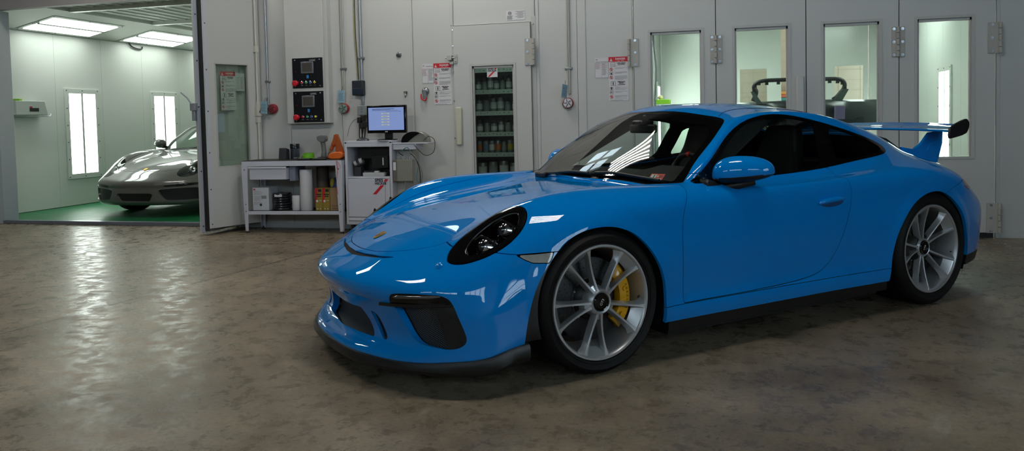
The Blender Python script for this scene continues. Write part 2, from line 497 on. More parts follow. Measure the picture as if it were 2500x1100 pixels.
class Sheet:
    """a piece of surface: vertices, normals, quads and leftover polygons"""
    def __init__(s, V, N, Q, P=()):
        s.V, s.N, s.Q, s.P = V, N, Q, list(P)
    def clip(s, sd):
        """the part where sd < 0"""
        V, N, Q = s.V, s.N, s.Q
        neg = sd < 0
        k = neg[Q].sum(1) if len(Q) else np.zeros(0, int)
        keepQ = Q[k == 4]
        nv, nn, cache = [], [], {}
        base = len(V)
        def cross(a, b):
            key = (a, b) if a < b else (b, a)
            if key not in cache:
                a_, b_ = key
                t = sd[a_] / (sd[a_] - sd[b_])
                nv.append(V[a_] + (V[b_] - V[a_]) * t)
                m = N[a_] + (N[b_] - N[a_]) * t
                nn.append(m / max(np.linalg.norm(m), 1e-9))
                cache[key] = base + len(nv) - 1
            return cache[key]
        newP = []
        def do(f):
            g = []
            for i in range(len(f)):
                a, b = f[i], f[(i + 1) % len(f)]
                if neg[a]: g.append(a)
                if neg[a] != neg[b]: g.append(cross(a, b))
            if len(g) >= 3: newP.append(tuple(g))
        for f in Q[(k > 0) & (k < 4)].tolist(): do(f)
        for f in s.P:
            c = sum(bool(neg[i]) for i in f)
            if c == len(f): newP.append(f)
            elif c: do(f)
        V2 = np.vstack([V, np.array(nv)]) if nv else V
        N2 = np.vstack([N, np.array(nn)]) if nn else N
        return Sheet(V2, N2, keepQ, newP).compact()
    def compact(s):
        used = np.zeros(len(s.V), bool)
        if len(s.Q): used[s.Q.ravel()] = True
        for f in s.P: used[list(f)] = True
        idx = np.cumsum(used) - 1
        return Sheet(s.V[used], s.N[used], idx[s.Q] if len(s.Q) else s.Q, [tuple(idx[i] for i in f) for f in s.P])
    def empty(s): return len(s.Q) == 0 and not s.P
    def offset(s, d, far=None):
        return Sheet(s.V - s.N * d, s.N, s.Q, s.P)
    def mirrored(s):
        V = s.V * [1, -1, 1]; N = s.N * [1, -1, 1]
        return Sheet(V, N, s.Q[:, ::-1], [f[::-1] for f in s.P])
    def both(s):
        m = s.mirrored(); n = len(s.V)
        mid = np.abs(s.V[:, 1]) < 1e-6
        mp = np.where(mid, np.arange(n), np.arange(n) + n)
        V = np.vstack([s.V, m.V]); N = np.vstack([s.N, m.N])
        N[:n][mid, 1] = 0
        Q = np.vstack([s.Q, mp[m.Q]]) if len(s.Q) else s.Q
        return Sheet(V, N, Q, s.P + [tuple(mp[i] for i in f) for f in m.P]).compact()
    def build(s, name, mat, parent=None, flange=0.012, flange_dir=None):
        V, N = s.V, s.N
        faces = s.Q.tolist() + [list(f) for f in s.P]
        nv, nn, nf = [], [], []
        if flange:
            cnt = {}
            for f in faces:
                for i in range(len(f)):
                    a, b = f[i], f[(i + 1) % len(f)]
                    k = (a, b) if a < b else (b, a)
                    cnt[k] = None if k in cnt else (a, b)
            edges = [e for e in cnt.values() if e is not None]
            fm = {}; acc = {}
            for a, b in edges:
                na = (N[a] + N[b]) * .5
                d = V[b] - V[a]
                o = np.cross(d, na); l = np.linalg.norm(o)
                if l < 1e-12: continue
                o = o / l
                for i in (a, b): acc[i] = acc.get(i, 0) + o
            base = len(V)
            for i, o in acc.items():
                o = o / max(np.linalg.norm(o), 1e-9)
                dr = -N[i] if flange_dir is None else np.array(flange_dir, float)
                fm[i] = base + len(nv)
                nv += [V[i], V[i] + dr * flange]; nn += [o, o]
            for a, b in edges:
                if a in fm and b in fm: nf.append([fm[b], fm[a], fm[a] + 1, fm[b] + 1])
        if nv:
            V = np.vstack([V, np.array(nv)]); N = np.vstack([N, np.array(nn)])
        me = bpy.data.meshes.new(name)
        me.from_pydata(V.tolist(), [], faces + nf)
        me.materials.append(mat)
        me.polygons.foreach_set('use_smooth', [True] * len(me.polygons))
        me.update()
        me.normals_split_custom_set_from_vertices([tuple(n) for n in N])
        ob = bpy.data.objects.new(name, me); link(ob, parent)
        return ob

def surface_sheet(V, F):
    """near half (y <= 0) of a symmetric surface with smooth normals, faces turned outwards"""
    fn = np.cross(V[F[:, 2]] - V[F[:, 0]], V[F[:, 3]] - V[F[:, 1]])
    N = np.zeros_like(V)
    for k in range(4): np.add.at(N, F[:, k], fn)
    top = np.argmax(V[:, 2])
    if N[top, 2] < 0:
        N = -N; F = F[:, ::-1]
    N /= np.maximum(np.linalg.norm(N, axis=1), 1e-12)[:, None]
    V = V.copy(); V[np.abs(V[:, 1]) < 1e-5, 1] = 0
    keep = (V[F][:, :, 1].max(1) <= 1e-6)
    return Sheet(V, N, F[keep]).compact()

def split(sh, sd, gap=0.0):
    """(inside, outside) of a field, with a shut-line of the given width between them"""
    return sh.clip(sd + gap / 2), sh.clip(-sd + gap / 2)
def field(sh, poly, ax, mask=None):
    P = sh.V[:, list(ax)].copy()
    sd = sd_poly(P, poly)
    if mask is not None: sd = np.where(mask(sh.V), sd, 1.0)
    return sd
# ------------------------------------------------------------------ blue coupe
paint = pm('blue paint', (0.0, .23, .70), rough=.5, coat=1.0, coat_rough=.015, spec=.0, noise=(900, .03))
black_gloss = pm('gloss black', '#0a0a0b', rough=.08, spec=.5, noise=(40, .1))
black_satin = pm('satin black plastic', '#101113', rough=.42, noise=(60, .15), bump=(300, .05))
rubber = pm('tyre rubber', '#0b0b0c', rough=.62, spec=.3, noise=(30, .2), bump=(120, .15))
dark_trim = pm('dark interior trim', '#15161a', rough=.75, noise=(40, .2), bump=(400, .1))
seat_mat = pm('seat leather', '#1d1e21', rough=.55, noise=(30, .15), bump=(250, .1))
silver = pm('satin silver alloy', '#cdced2', rough=.36, metal=.72, coat=.3, coat_rough=.2, noise=(50, .04))
chrome = pm('chrome', '#dcdcdc', rough=.06, metal=1.0, noise=(20, .02))
steel = pm('bare steel', '#9a9c9e', rough=.35, metal=1.0, noise=(30, .06))
disc_mat = pm('ceramic brake disc', '#2b2c2f', rough=.45, metal=.4, noise=(220, .25))
cal_mat = pm('yellow caliper paint', '#e8a800', rough=.3, coat=.6, noise=(60, .04))
red_mat = pm('red plastic', '#b01c1c', rough=.35, noise=(20, .06))
gold = pm('gold enamel', '#c79a3a', rough=.25, metal=.8, noise=(300, .2))
white_print = pm('white print', '#e6e6e6', rough=.5)
lamp_glass = glass_mat('lamp lens', (.93, .95, .97))
tint_glass = glass_mat('car glass', (.86, .93, .89), refl=1.15)
tint_side = glass_mat('car side glass', (.84, .90, .86), refl=.85)
tail_red = pm('tail lamp red', '#a01216', rough=.1, coat=1, noise=(20, .1))

def mesh_mat():
    """wire-mesh screen: fine diagonal wires over black"""
    if 'mesh screen' in MATS: return MATS['mesh screen']
    m = bpy.data.materials.new('mesh screen'); m.use_nodes = True
    nt = m.node_tree; b = nt.nodes['Principled BSDF']
    tc = nt.nodes.new('ShaderNodeTexCoord'); sx = nt.nodes.new('ShaderNodeSeparateXYZ')
    nt.links.new(tc.outputs['Object'], sx.inputs[0])
    outs = []
    for sg in (1, -1):
        a = nt.nodes.new('ShaderNodeMath'); a.operation = 'MULTIPLY_ADD'; a.inputs[1].default_value = sg * .75
        nt.links.new(sx.outputs['Y'], a.inputs[0]); nt.links.new(sx.outputs['Z'], a.inputs[2])
        s_ = nt.nodes.new('ShaderNodeMath'); s_.operation = 'MULTIPLY'; s_.inputs[1].default_value = 1 / .0085
        nt.links.new(a.outputs[0], s_.inputs[0])
        fr = nt.nodes.new('ShaderNodeMath'); fr.operation = 'FRACT'; nt.links.new(s_.outputs[0], fr.inputs[0])
        lt = nt.nodes.new('ShaderNodeMath'); lt.operation = 'LESS_THAN'; lt.inputs[1].default_value = .30; nt.links.new(fr.outputs[0], lt.inputs[0])
        outs.append(lt)
    mx = nt.nodes.new('ShaderNodeMath'); mx.operation = 'MAXIMUM'
    nt.links.new(outs[0].outputs[0], mx.inputs[0]); nt.links.new(outs[1].outputs[0], mx.inputs[1])
    mc = nt.nodes.new('ShaderNodeMix'); mc.data_type = 'RGBA'
    mc.inputs[6].default_value = (.002, .002, .003, 1); mc.inputs[7].default_value = (.10, .11, .125, 1)
    nt.links.new(mx.outputs[0], mc.inputs[0]); nt.links.new(mc.outputs[2], b.inputs['Base Color'])
    b.inputs['Roughness'].default_value = .55; b.inputs['Specular IOR Level'].default_value = .15
    MATS['mesh screen'] = m
    return m
screen = mesh_mat()

DLO = [(0.664,0.843),(0.726,0.874),(0.814,0.942),(0.94,1.03),(1.058,1.103),(1.18,1.156),(1.301,1.183),(1.397,1.191),(1.49,1.189),(1.616,1.174),(1.761,1.147),(1.913,1.114),(2.072,1.075),(2.2,1.038),(2.3,1.003),(2.343,0.972),(2.328,0.946),(2.265,0.929),(2.173,0.919),(1.969,0.901),(1.693,0.874),(1.49,0.861),(1.228,0.852),(0.95,0.844),(0.73,0.841)]
DGL = [(0.858,0.933),(1.003,1.034),(1.09,1.089),(1.17,1.132),(1.271,1.162),(1.386,1.173),(1.51,1.171),(1.656,1.154),(1.757,1.135),(1.71,1.02),(1.672,0.883),(1.497,0.872),(1.233,0.861),(0.835,0.853)]
QGL = [(1.864,1.113),(2.013,1.079),(2.164,1.032),(2.262,0.992),(2.292,0.966),(2.265,0.945),(2.194,0.934),(1.929,0.912),(1.808,0.903),(1.835,1)]
WS = [(0.518,0.1),(0.518,0),(0.527,-0.18),(0.56,-0.4),(0.58,-0.58),(0.592,-0.745),(0.693,-0.704),(0.878,-0.659),(1.01,-0.616),(1.08,-0.582),(1.104,-0.552),(1.108,-0.505),(1.075,-0.39),(1.042,-0.19),(1.032,0),(1.032,0.1)]
HOOD = [(-.857,.1),(-.857,0),(-.852,-.10),(-.838,-.20),(-.790,-.33),(-.736,-.413),(-.672,-.487),(-.612,-.527),(-.50,-.535),(-.30,-.545),(0,-.575),(.30,-.615),(.548,-.67),(.565,-.56),(.546,-.40),(.514,-.18),(.505,0),(.505,.1)]
VENT = [(-.904,.1),(-.904,0),(-.893,-.112),(-.870,-.23),(-.842,-.320),(-.812,-.378),(-.824,-.335),(-.849,-.26),(-.872,-.12),(-.880,0),(-.880,.1)]
LAMP = [(-.673,-.644),(-.678,-.662),(-.669,-.686),(-.644,-.715),(-.611,-.738),(-.557,-.763),(-.505,-.778),(-.456,-.788),(-.408,-.791),(-.364,-.784),(-.328,-.764),(-.305,-.735),(-.295,-.697),(-.307,-.662),(-.337,-.634),(-.385,-.608),(-.45,-.591),(-.511,-.585),(-.573,-.591),(-.623,-.606),(-.653,-.621)]
LAMPI = [(-.600,-.674),(-.566,-.650),(-.503,-.640),(-.422,-.648),(-.358,-.668),(-.330,-.695),(-.34,-.727),(-.366,-.755),(-.412,-.768),(-.481,-.764),(-.542,-.75),(-.588,-.723),(-.606,-.698)]
MARK = [(-.425,.596),(-.34,.596),(-.258,.600),(-.270,.575),(-.285,.553),(-.357,.557),(-.391,.573)]
FARCH = [(.365,0),(.368,.25),(.372,.325),(.362,.406),(.330,.490),(.265,.580),(.182,.650),(.085,.684),(-.003,.692),(-.100,.680),(-.183,.646),(-.238,.600),(-.285,.553),(-.329,.498),(-.368,.430),(-.403,.315),(-.420,.207),(-.425,0)]
RARCH = [(2.070,0),(2.070,.26),(2.080,.37),(2.108,.47),(2.172,.563),(2.26,.641),(2.359,.688),(2.457,.703),(2.56,.686),(2.665,.630),(2.745,.545),(2.800,.430),(2.830,.32),(2.85,.2),(2.855,0)]
GRILLE = [(.1,.308),(0,.307),(-.12,.310),(-.238,.318),(-.295,.262),(-.343,.197),(-.129,.190),(0,.186),(.1,.186)]
SLOT = [(-.326,.321),(-.357,.320),(-.385,.309),(-.415,.258),(-.452,.210),(-.445,.199),(-.400,.208),(-.352,.262)]
INTAKE = [(-.530,.425),(-.547,.434),(-.652,.443),(-.728,.443),(-.752,.437),(-.768,.424),(-.779,.404),(-.791,.375),(-.807,.328),(-.819,.277),(-.822,.250),(-.817,.229),(-.800,.214),(-.772,.208),(-.722,.215),(-.679,.220),(-.645,.232),(-.608,.258),(-.565,.315),(-.532,.374),(-.522,.392)]
PLATE = [(-.718,.3945),(-.80,.402),(-.84,.33),(-.84,.19),(-.765,.19),(-.764,.222),(-.735,.33)]
DOOR = [(.60,.90),(.585,.835),(.545,.79),(.514,.74),(.497,.688),(.490,.6),(.489,.472),(.489,.274),(.489,.270),(.489,.270),(.493,.270),(.727,.270),(.974,.271),(1.222,.277),(1.384,.288),(1.486,.305),(1.56,.345),(1.620,.410),(1.682,.529),(1.730,.655),(1.742,.72),(1.738,.77),(1.722,.82),(1.70,.90)]

def build_car():
    root = thing('sports_car', 'glossy blue low coupe with rear wing parked on the concrete floor', 'car')
    V, F = build_body_surface(4)
    # wheel-arch lips swell slightly outwards
    for cx, cz, R in ((.005, .332, .356), (2.457, .345, .358)):
        r = np.hypot(V[:, 0] - cx, V[:, 2] - cz)
        t = np.clip((r - R) / .075, 0, 1); w = (1 - t) ** 2 * (1 + 2 * t)
        w *= (np.abs(V[:, 1]) > .7) * (V[:, 2] > .2)
        V[:, 1] += np.sign(V[:, 1]) * w * .010
    bvh = BVHTree.FromPolygons([Vector(v) for v in V], F.tolist())
    sh = surface_sheet(V, F)
    front = lambda v: v[:, 0] < -.5
    G = .0035
    # --- openings
    arch, sh = split(sh, field(sh, chaikin(FARCH, 2), (0, 2), lambda v: (v[:, 0] > -.6) & (v[:, 0] < .6) & (v[:, 1] < -.6)))
    r = np.hypot(arch.V[:, 0], arch.V[:, 2] - .332)
    spat = arch.clip(np.maximum(np.maximum(.352 - r, arch.V[:, 0] + .2), arch.V[:, 2] - .56))
    _, sh = split(sh, field(sh, chaikin(RARCH, 2), (0, 2), lambda v: (v[:, 0] > 1.8) & (v[:, 0] < 3.1) & (v[:, 1] < -.6)))
    dlo, sh = split(sh, field(sh, chaikin(DLO, 1), (0, 2), lambda v: (v[:, 1] < -.35) & (v[:, 2] > .75)), .001)
    ws, sh = split(sh, field(sh, chaikin(WS, 1), (0, 1), lambda v: (v[:, 0] < 1.5) & (v[:, 0] > .3) & (v[:, 2] > .7)), .002)
    RG = [(2.06, .1), (2.06, -.36), (2.10, -.42), (2.5, -.40), (2.60, -.34), (2.62, .1)]
    rg, sh = split(sh, field(sh, chaikin(RG, 1), (0, 1), lambda v: (v[:, 0] > 1.7) & (v[:, 2] > .8)), .002)
    lamp, sh = split(sh, field(sh, chaikin(LAMP, 1), (0, 1), lambda v: (v[:, 0] < .1) & (v[:, 2] > .5)), .005)
    mark, sh = split(sh, field(sh, MARK, (0, 2), lambda v: (v[:, 0] < 0) & (v[:, 1] < -.75)), .004)
    vent, sh = split(sh, field(sh, VENT, (0, 1), lambda v: (v[:, 0] < -.6) & (v[:, 2] > .5)), 0)
    gril, sh = split(sh, field(sh, GRILLE, (1, 2), front), 0)
    slot, sh = split(sh, field(sh, chaikin(SLOT, 1), (1, 2), front), 0)
    intk, sh = split(sh, field(sh, chaikin(INTAKE, 1), (1, 2), front), 0)
    # --- panels
    hood, sh = split(sh, field(sh, chaikin(HOOD, 1), (0, 1), lambda v: (v[:, 0] < .9) & (v[:, 2] > .5)), G)
    door, sh = split(sh, field(sh, chaikin(DOOR, 2), (0, 2), lambda v: (v[:, 1] < -.68) & (v[:, 0] > .2)), G)
    ay = np.abs(sh.V[:, 1])
    zs = np.interp(ay, [0, .525, .60, .774, .834, .876], [.68, .634, .625, .609, .597, .600])
    sd = np.where(sh.V[:, 0] < -.2, sh.V[:, 2] - zs, 1.0)
    bump, sh = split(sh, sd, G)
    sd = np.where((sh.V[:, 0] > .2) & (sh.V[:, 0] < 2.3), sh.V[:, 2] - .266, 1.0)
    sill, sh = split(sh, sd, .003)
    TL = [(.2, .752), (-.55, .745), (-.78, .752), (-.90, .775), (-.935, .745), (-.905, .685), (-.80, .672), (-.55, .668), (.2, .668)]
    tl, sh = split(sh, field(sh, TL, (1, 2), lambda v: v[:, 0] > 2.80), .003)
    zr = np.interp(sh.V[:, 0], [2.5, 2.60, 2.79, 3.0, 3.4], [.66, .690, .748, .752, .752])
    sd = np.where(sh.V[:, 0] > 2.48, sh.V[:, 2] - zr, 1.0)
    rb, sh = split(sh, sd, G)
    TL_ = [(.2, .742), (-.55, .735), (-.78, .742), (-.905, .757), (-.905, .690), (-.80, .672), (-.55, .668), (.2, .668)]
    dif, rb = split(rb, rb.V[:, 2] - .262, .001)
    # --- build the skins
    sh.both().build('body_shell', paint, root, .018)
    hood.both().build('bonnet', paint, root, .018)
    bump.both().build('front_bumper', paint, root, .034)
    rb.both().build('rear_bumper', paint, root, .02)
    dif.both().build('rear_diffuser', black_satin, root, .02)
    tl.both().build('tail_lamp_band', tail_red, root, .02)
    inner = [(.548,.2),(.548,0),(.557,-.18),(.588,-.38),(.612,-.55),(.628,-.665),(.72,-.655),(.878,-.618),(.985,-.578),(1.01,-.52),(.985,-.40),(.962,-.20),(.955,0),(.955,.2)]
    clear, frit = split(ws, field(ws, inner, (0, 1)), 0)
    gl = clear.both().build('windscreen', tint_glass, root, 0)
    frit.both().build('windscreen_border', pm('windscreen frit', '#070708', rough=.04, spec=.5, noise=(30, .1)), gl, 0)
    rg.both().build('rear_window', glass_mat('rear glass', (.10, .11, .11), refl=1.2), root, 0)
    vent.offset(.008).both().build('bonnet_vent_screen', pm('vent black', '#060607', rough=.6, spec=.1, noise=(400, .5)), root, 0)
    gril.offset(.045).both().build('centre_grille', screen, root, 0)
    doors = []
    for sd_ in (1, -1):
        mm = (lambda s: s) if sd_ == 1 else (lambda s: s.mirrored())
        d = mm(door).build('door', paint, root, .02); doors.append(d)
        mm(sill).build('side_sill', paint, root, .02)
        dg, tr = split(dlo, field(dlo, chaikin(DGL, 1), (0, 2)), 0)
        qg, tr = split(tr, field(tr, chaikin(QGL, 1), (0, 2)), 0)
        mm(tr).build('window_trim', black_gloss, root, .015)
        mm(dg.offset(.004)).build('door_window', tint_side, root, 0)
        mm(qg.offset(.004)).build('quarter_window', tint_side, root, 0)
        mm(mark).build('side_marker_lamp', pm('clear marker lens', '#9a9a96', rough=.12, coat=1, noise=(40, .3)), root, .012)
        mm(spat.offset(.012)).build('wheel_arch_spat', black_satin, root, .06)
        mm(slot.offset(.014)).build('bumper_slot', black_satin, root, 0)
        # side intake: running lamp above, blade, screen and inner plate
        zl = lambda s: s.V[:, 2] - (.381 + (np.abs(s.V[:, 1]) - .531) * .089)
        up, low = split(intk, -zl(intk), 0)
        pl_, me_ = split(low, field(low, PLATE, (1, 2)), 0)
        mm(up.offset(-.004)).build('running_lamp', black_gloss, root, .03)
        mm(me_.offset(.04)).build('intake_screen', screen, root, 0)
        mm(pl_.offset(.012)).build('intake_plate', black_satin, root, .03)
        # headlamp: black bezel, clear lens over a dark bowl with two projectors
        li, bez = split(lamp, field(lamp, chaikin(LAMPI, 1), (0, 1)), 0)
        hb = mm(bez).build('headlamp', black_gloss, root, .05)
        mm(li).build('lamp_lens', lamp_glass, hb, 0)
        rg_ = []
        for q in chaikin(LAMPI, 1):
            hh = bvh.ray_cast(Vector((q[0], q[1], 3)), Vector((0, 0, -1))); nn = hh[1] if hh[1].z > 0 else -hh[1]
            r_ = hh[0] - nn * .012; rg_.append((r_.x, r_.y * sd_, r_.z))
        mb = MB(); mb.tube(rg_ + [rg_[0]], .0055, 8); mb.build('lens_ring', pm('ring grey', '#54575c', rough=.2, metal=.7), hb, 60)
        mm(li.offset(.075)).build('lamp_bowl', pm('lamp bowl black', '#050506', rough=.2), hb, 0)
        # side glazing of the cabin's inside
    # cabin lining: the inner face of roof, pillars and doors
    ins = Sheet(sh.V, sh.N, sh.Q, sh.P).clip(np.maximum(np.maximum(.62 - sh.V[:, 0], sh.V[:, 0] - 2.95), .30 - sh.V[:, 2]))
    ins.offset(.022).both().build('cabin_lining', dark_trim, root, 0)
    door.offset(.03).both().build('door_lining', dark_trim, doors[0], 0)
    return root, bvh, doors

car, car_bvh, car_doors = build_car()
def on_top(x, y):
    h = car_bvh.ray_cast(Vector((x, y, 3)), Vector((0, 0, -1)))
    n = h[1] if h[1].z > 0 else -h[1]
    return h[0], n
def on_side(x, z, sg=-1):
    h = car_bvh.ray_cast(Vector((x, sg * 3, z)), Vector((0, -sg, 0)))
    n = h[1] if h[1].y * sg > 0 else -h[1]
    return h[0], n
def on_front(y, z):
    h = car_bvh.ray_cast(Vector((-3, y, z)), Vector((1, 0, 0)))
    n = h[1] if h[1].x < 0 else -h[1]
    return h[0], n

# ---------------- headlamp innards, both sides
for hb in [o for o in car.children if o.name.split('.')[0] == 'headlamp']:
    sg = 1 if np.mean([v.co.y for v in hb.data.vertices]) > 0 else -1
    for (x, y, z, r) in ((-.520, .700, .625, .040), (-.415, .705, .692, .036)):
        c = Vector((x, sg * y, z)); d = Vector((-.90, sg * -.05, .35)).normalized()
        mb = MB(); mb.lathe([(r * 1.15, -.055), (r * 1.2, 0), (r * 1.05, .012), (r, .006), (r * .96, -.01)], c, d, 28)
        ring = mb.build('projector_ring', chrome, hb, 40)
        mb = MB(); mb.lathe([(r * .95, -.005), (r * .85, .010), (r * .55, .021), (.0001, .026)], c, d, 28)
        mb.build('projector_lens', pm('projector glass', '#20242c', rough=.02, coat=1, spec=1.0, noise=(10, .3)), hb, 60)
        mb = MB(); a = c + Vector((0.035, 0, r * .95))
        mb.tube(catmull([c + Vector((-.03, sg * -r * 1.25, r * .35)), c + Vector((-.005, 0, r * 1.22)), c + Vector((.02, sg * r * 1.15, r * .5))], 5), .005, 8)
        mb.build('lamp_brow', pm('brow smoke', '#2a2826', rough=.15, metal=.6), hb, 40)

# ---------------- bumper blade, splitter, skirts
for sg in (-1, 1):
    mb = MB()
    ys = [.455, .50, .54, .60, .66, .72, .755, .770]
    top, bot = [], []
    for i, y in enumerate(ys):
        z = .381 + (y - .531) * .089 + .006
        p, n = on_front(-y, z)
        o = .008 + .011 * math.sin(PI * min(1, max(.02, (i + .5) / 7.5)))
        q = p + n * o; s_ = p - n * .035
        for z2, L in ((z, top), (z - .012, bot)):
            L.append((Vector((q.x, sg * y, z2)), Vector((s_.x, sg * (y - .0), z2))))
    vs, fs = [], []
    for L in (top, bot):
        for a, b in L: vs += [a, b]
    n = len(ys)
    for i in range(n - 1):
        a = 2 * i; b = 2 * n + 2 * i
        fs += [(a, a + 1, a + 3, a + 2), (b + 2, b + 3, b + 1, b), (a, a + 2, b + 2, b)]
    fs += [(0, 2 * n, 2 * n + 1, 1), (2 * n - 2, 2 * n - 1, 4 * n - 1, 4 * n - 2)]
    mb.add(vs, fs)
    mb.build('intake_blade', black_satin, car, 30)
    mb = MB()
    pts = []
    for y in np.linspace(.55, .745, 9):
        z = .381 + (y - .531) * .089 + .036
        p, nn = on_front(-y, z); p = p + nn * .006
        pts.append((p.x, sg * y, z))
    mb.tube(pts, [.003] + [.0085] * 7 + [.003], 10)
    mb.build('lamp_strip', pm('smoked lamp strip', '#4a4644', rough=.12, coat=1, noise=(60, .3)), [o for o in car.children if o.name.startswith('running_lamp')][0 if sg < 0 else 1], 50)

path = catmull([(-1.03, 0, .135), (-1.0, .32, .135), (-.905, .565, .135), (-.835, .68, .14), (-.75, .77, .15), (-.60, .86, .165), (-.48, .877, .195), (-.40, .882, .205)], 6)
full = [(p[0], -p[1], p[2]) for p in path[::-1]] + [p for p in path[1:]]
mb = MB(); prof = [(-.004, .006), (.012, .004), (.020, -.012), (.021, -.026), (.010, -.043), (-.06, -.045), (-.06, .0)]
vs, fs = [], []
for i, p in enumerate(full):
    a = Vector(full[max(i - 1, 0)]); b = Vector(full[min(i + 1, len(full) - 1)])
    t = (b - a); nrm = Vector((-t.y, t.x, 0)).normalized()
    if nrm.dot(Vector(p) - Vector((.5, 0, 0))) < 0: nrm = -nrm
    k = abs(p[1]); dz = -.028 * max(0, min(1, (k - .70) / .17))
    for o, h in prof:
        q = Vector(p) + nrm * o + Vector((0, 0, h + (dz if h < -.02 else 0)))
        vs.append(q)
n = len(prof)
for i in range(len(full) - 1):
    for j in range(n):
        fs.append((i * n + j, i * n + (j + 1) % n, (i + 1) * n + (j + 1) % n, (i + 1) * n + j))
fs += [tuple(range(n)), tuple(range((len(full) - 1) * n, len(full) * n))]
mb.add(vs, fs); mb.build('front_splitter', black_satin, car, 35)

for sg in (-1, 1):
    mb = MB()
    y0 = .875 * sg; y1 = .60 * sg
    ring = [(.40, .885, .188), (.60, .883, .187), (1.2, .883, .187), (1.8, .890, .187), (2.06, .90, .187)]
    vs, fs = [], []
    for x, y, z in ring:
        vs += [(x, sg * y, z), (x, sg * (y - .006), z - .05), (x, sg * (y - .05), z - .062), (x, sg * .60, z - .062), (x, sg * .60, z)]
    for i in range(len(ring) - 1):
        for j in range(5):
            fs.append((i * 5 + j, i * 5 + (j + 1) % 5, i * 5 + 5 + (j + 1) % 5, i * 5 + 5 + j))
    fs += [tuple(range(5)), tuple(range(20, 25))]
    mb.add(vs, fs); mb.build('underside_skirt', black_satin, car, 30)
    for cx in (0.0, 2.457):
        mb = MB(); R = .385; vs, fs = [], []
        ang = [math.radians(a) for a in range(-25, 206, 7)]
        for a in ang:
            for y in (.872 if cx == 0 else .905, .60):
                vs.append((cx + R * math.cos(a), sg * y, .338 + R * math.sin(a)))
        for i in range(len(ang) - 1): fs.append((2 * i, 2 * i + 1, 2 * i + 3, 2 * i + 2))
        c = len(vs); vs.append((cx, sg * .60, .338))
        for i in range(len(ang) - 1): fs.append((2 * i + 1, c, 2 * i + 3))
        mb.add(vs, fs); mb.build('wheel_arch_liner', pm('arch liner', '#060607', rough=.8), car, 40)
mb = MB()
mb.box((-.90, -.57, .112), (3.25, .57, .135)); mb.box((.42, -.85, .113), (2.03, .85, .134)); mb.box((-.85, -.66, .116), (-.45, .66, .132)); mb.box((2.9, -.70, .16), (3.25, .70, .19))
mb.build('underbody', pm('underbody', '#08080a', rough=.8), car, 30)

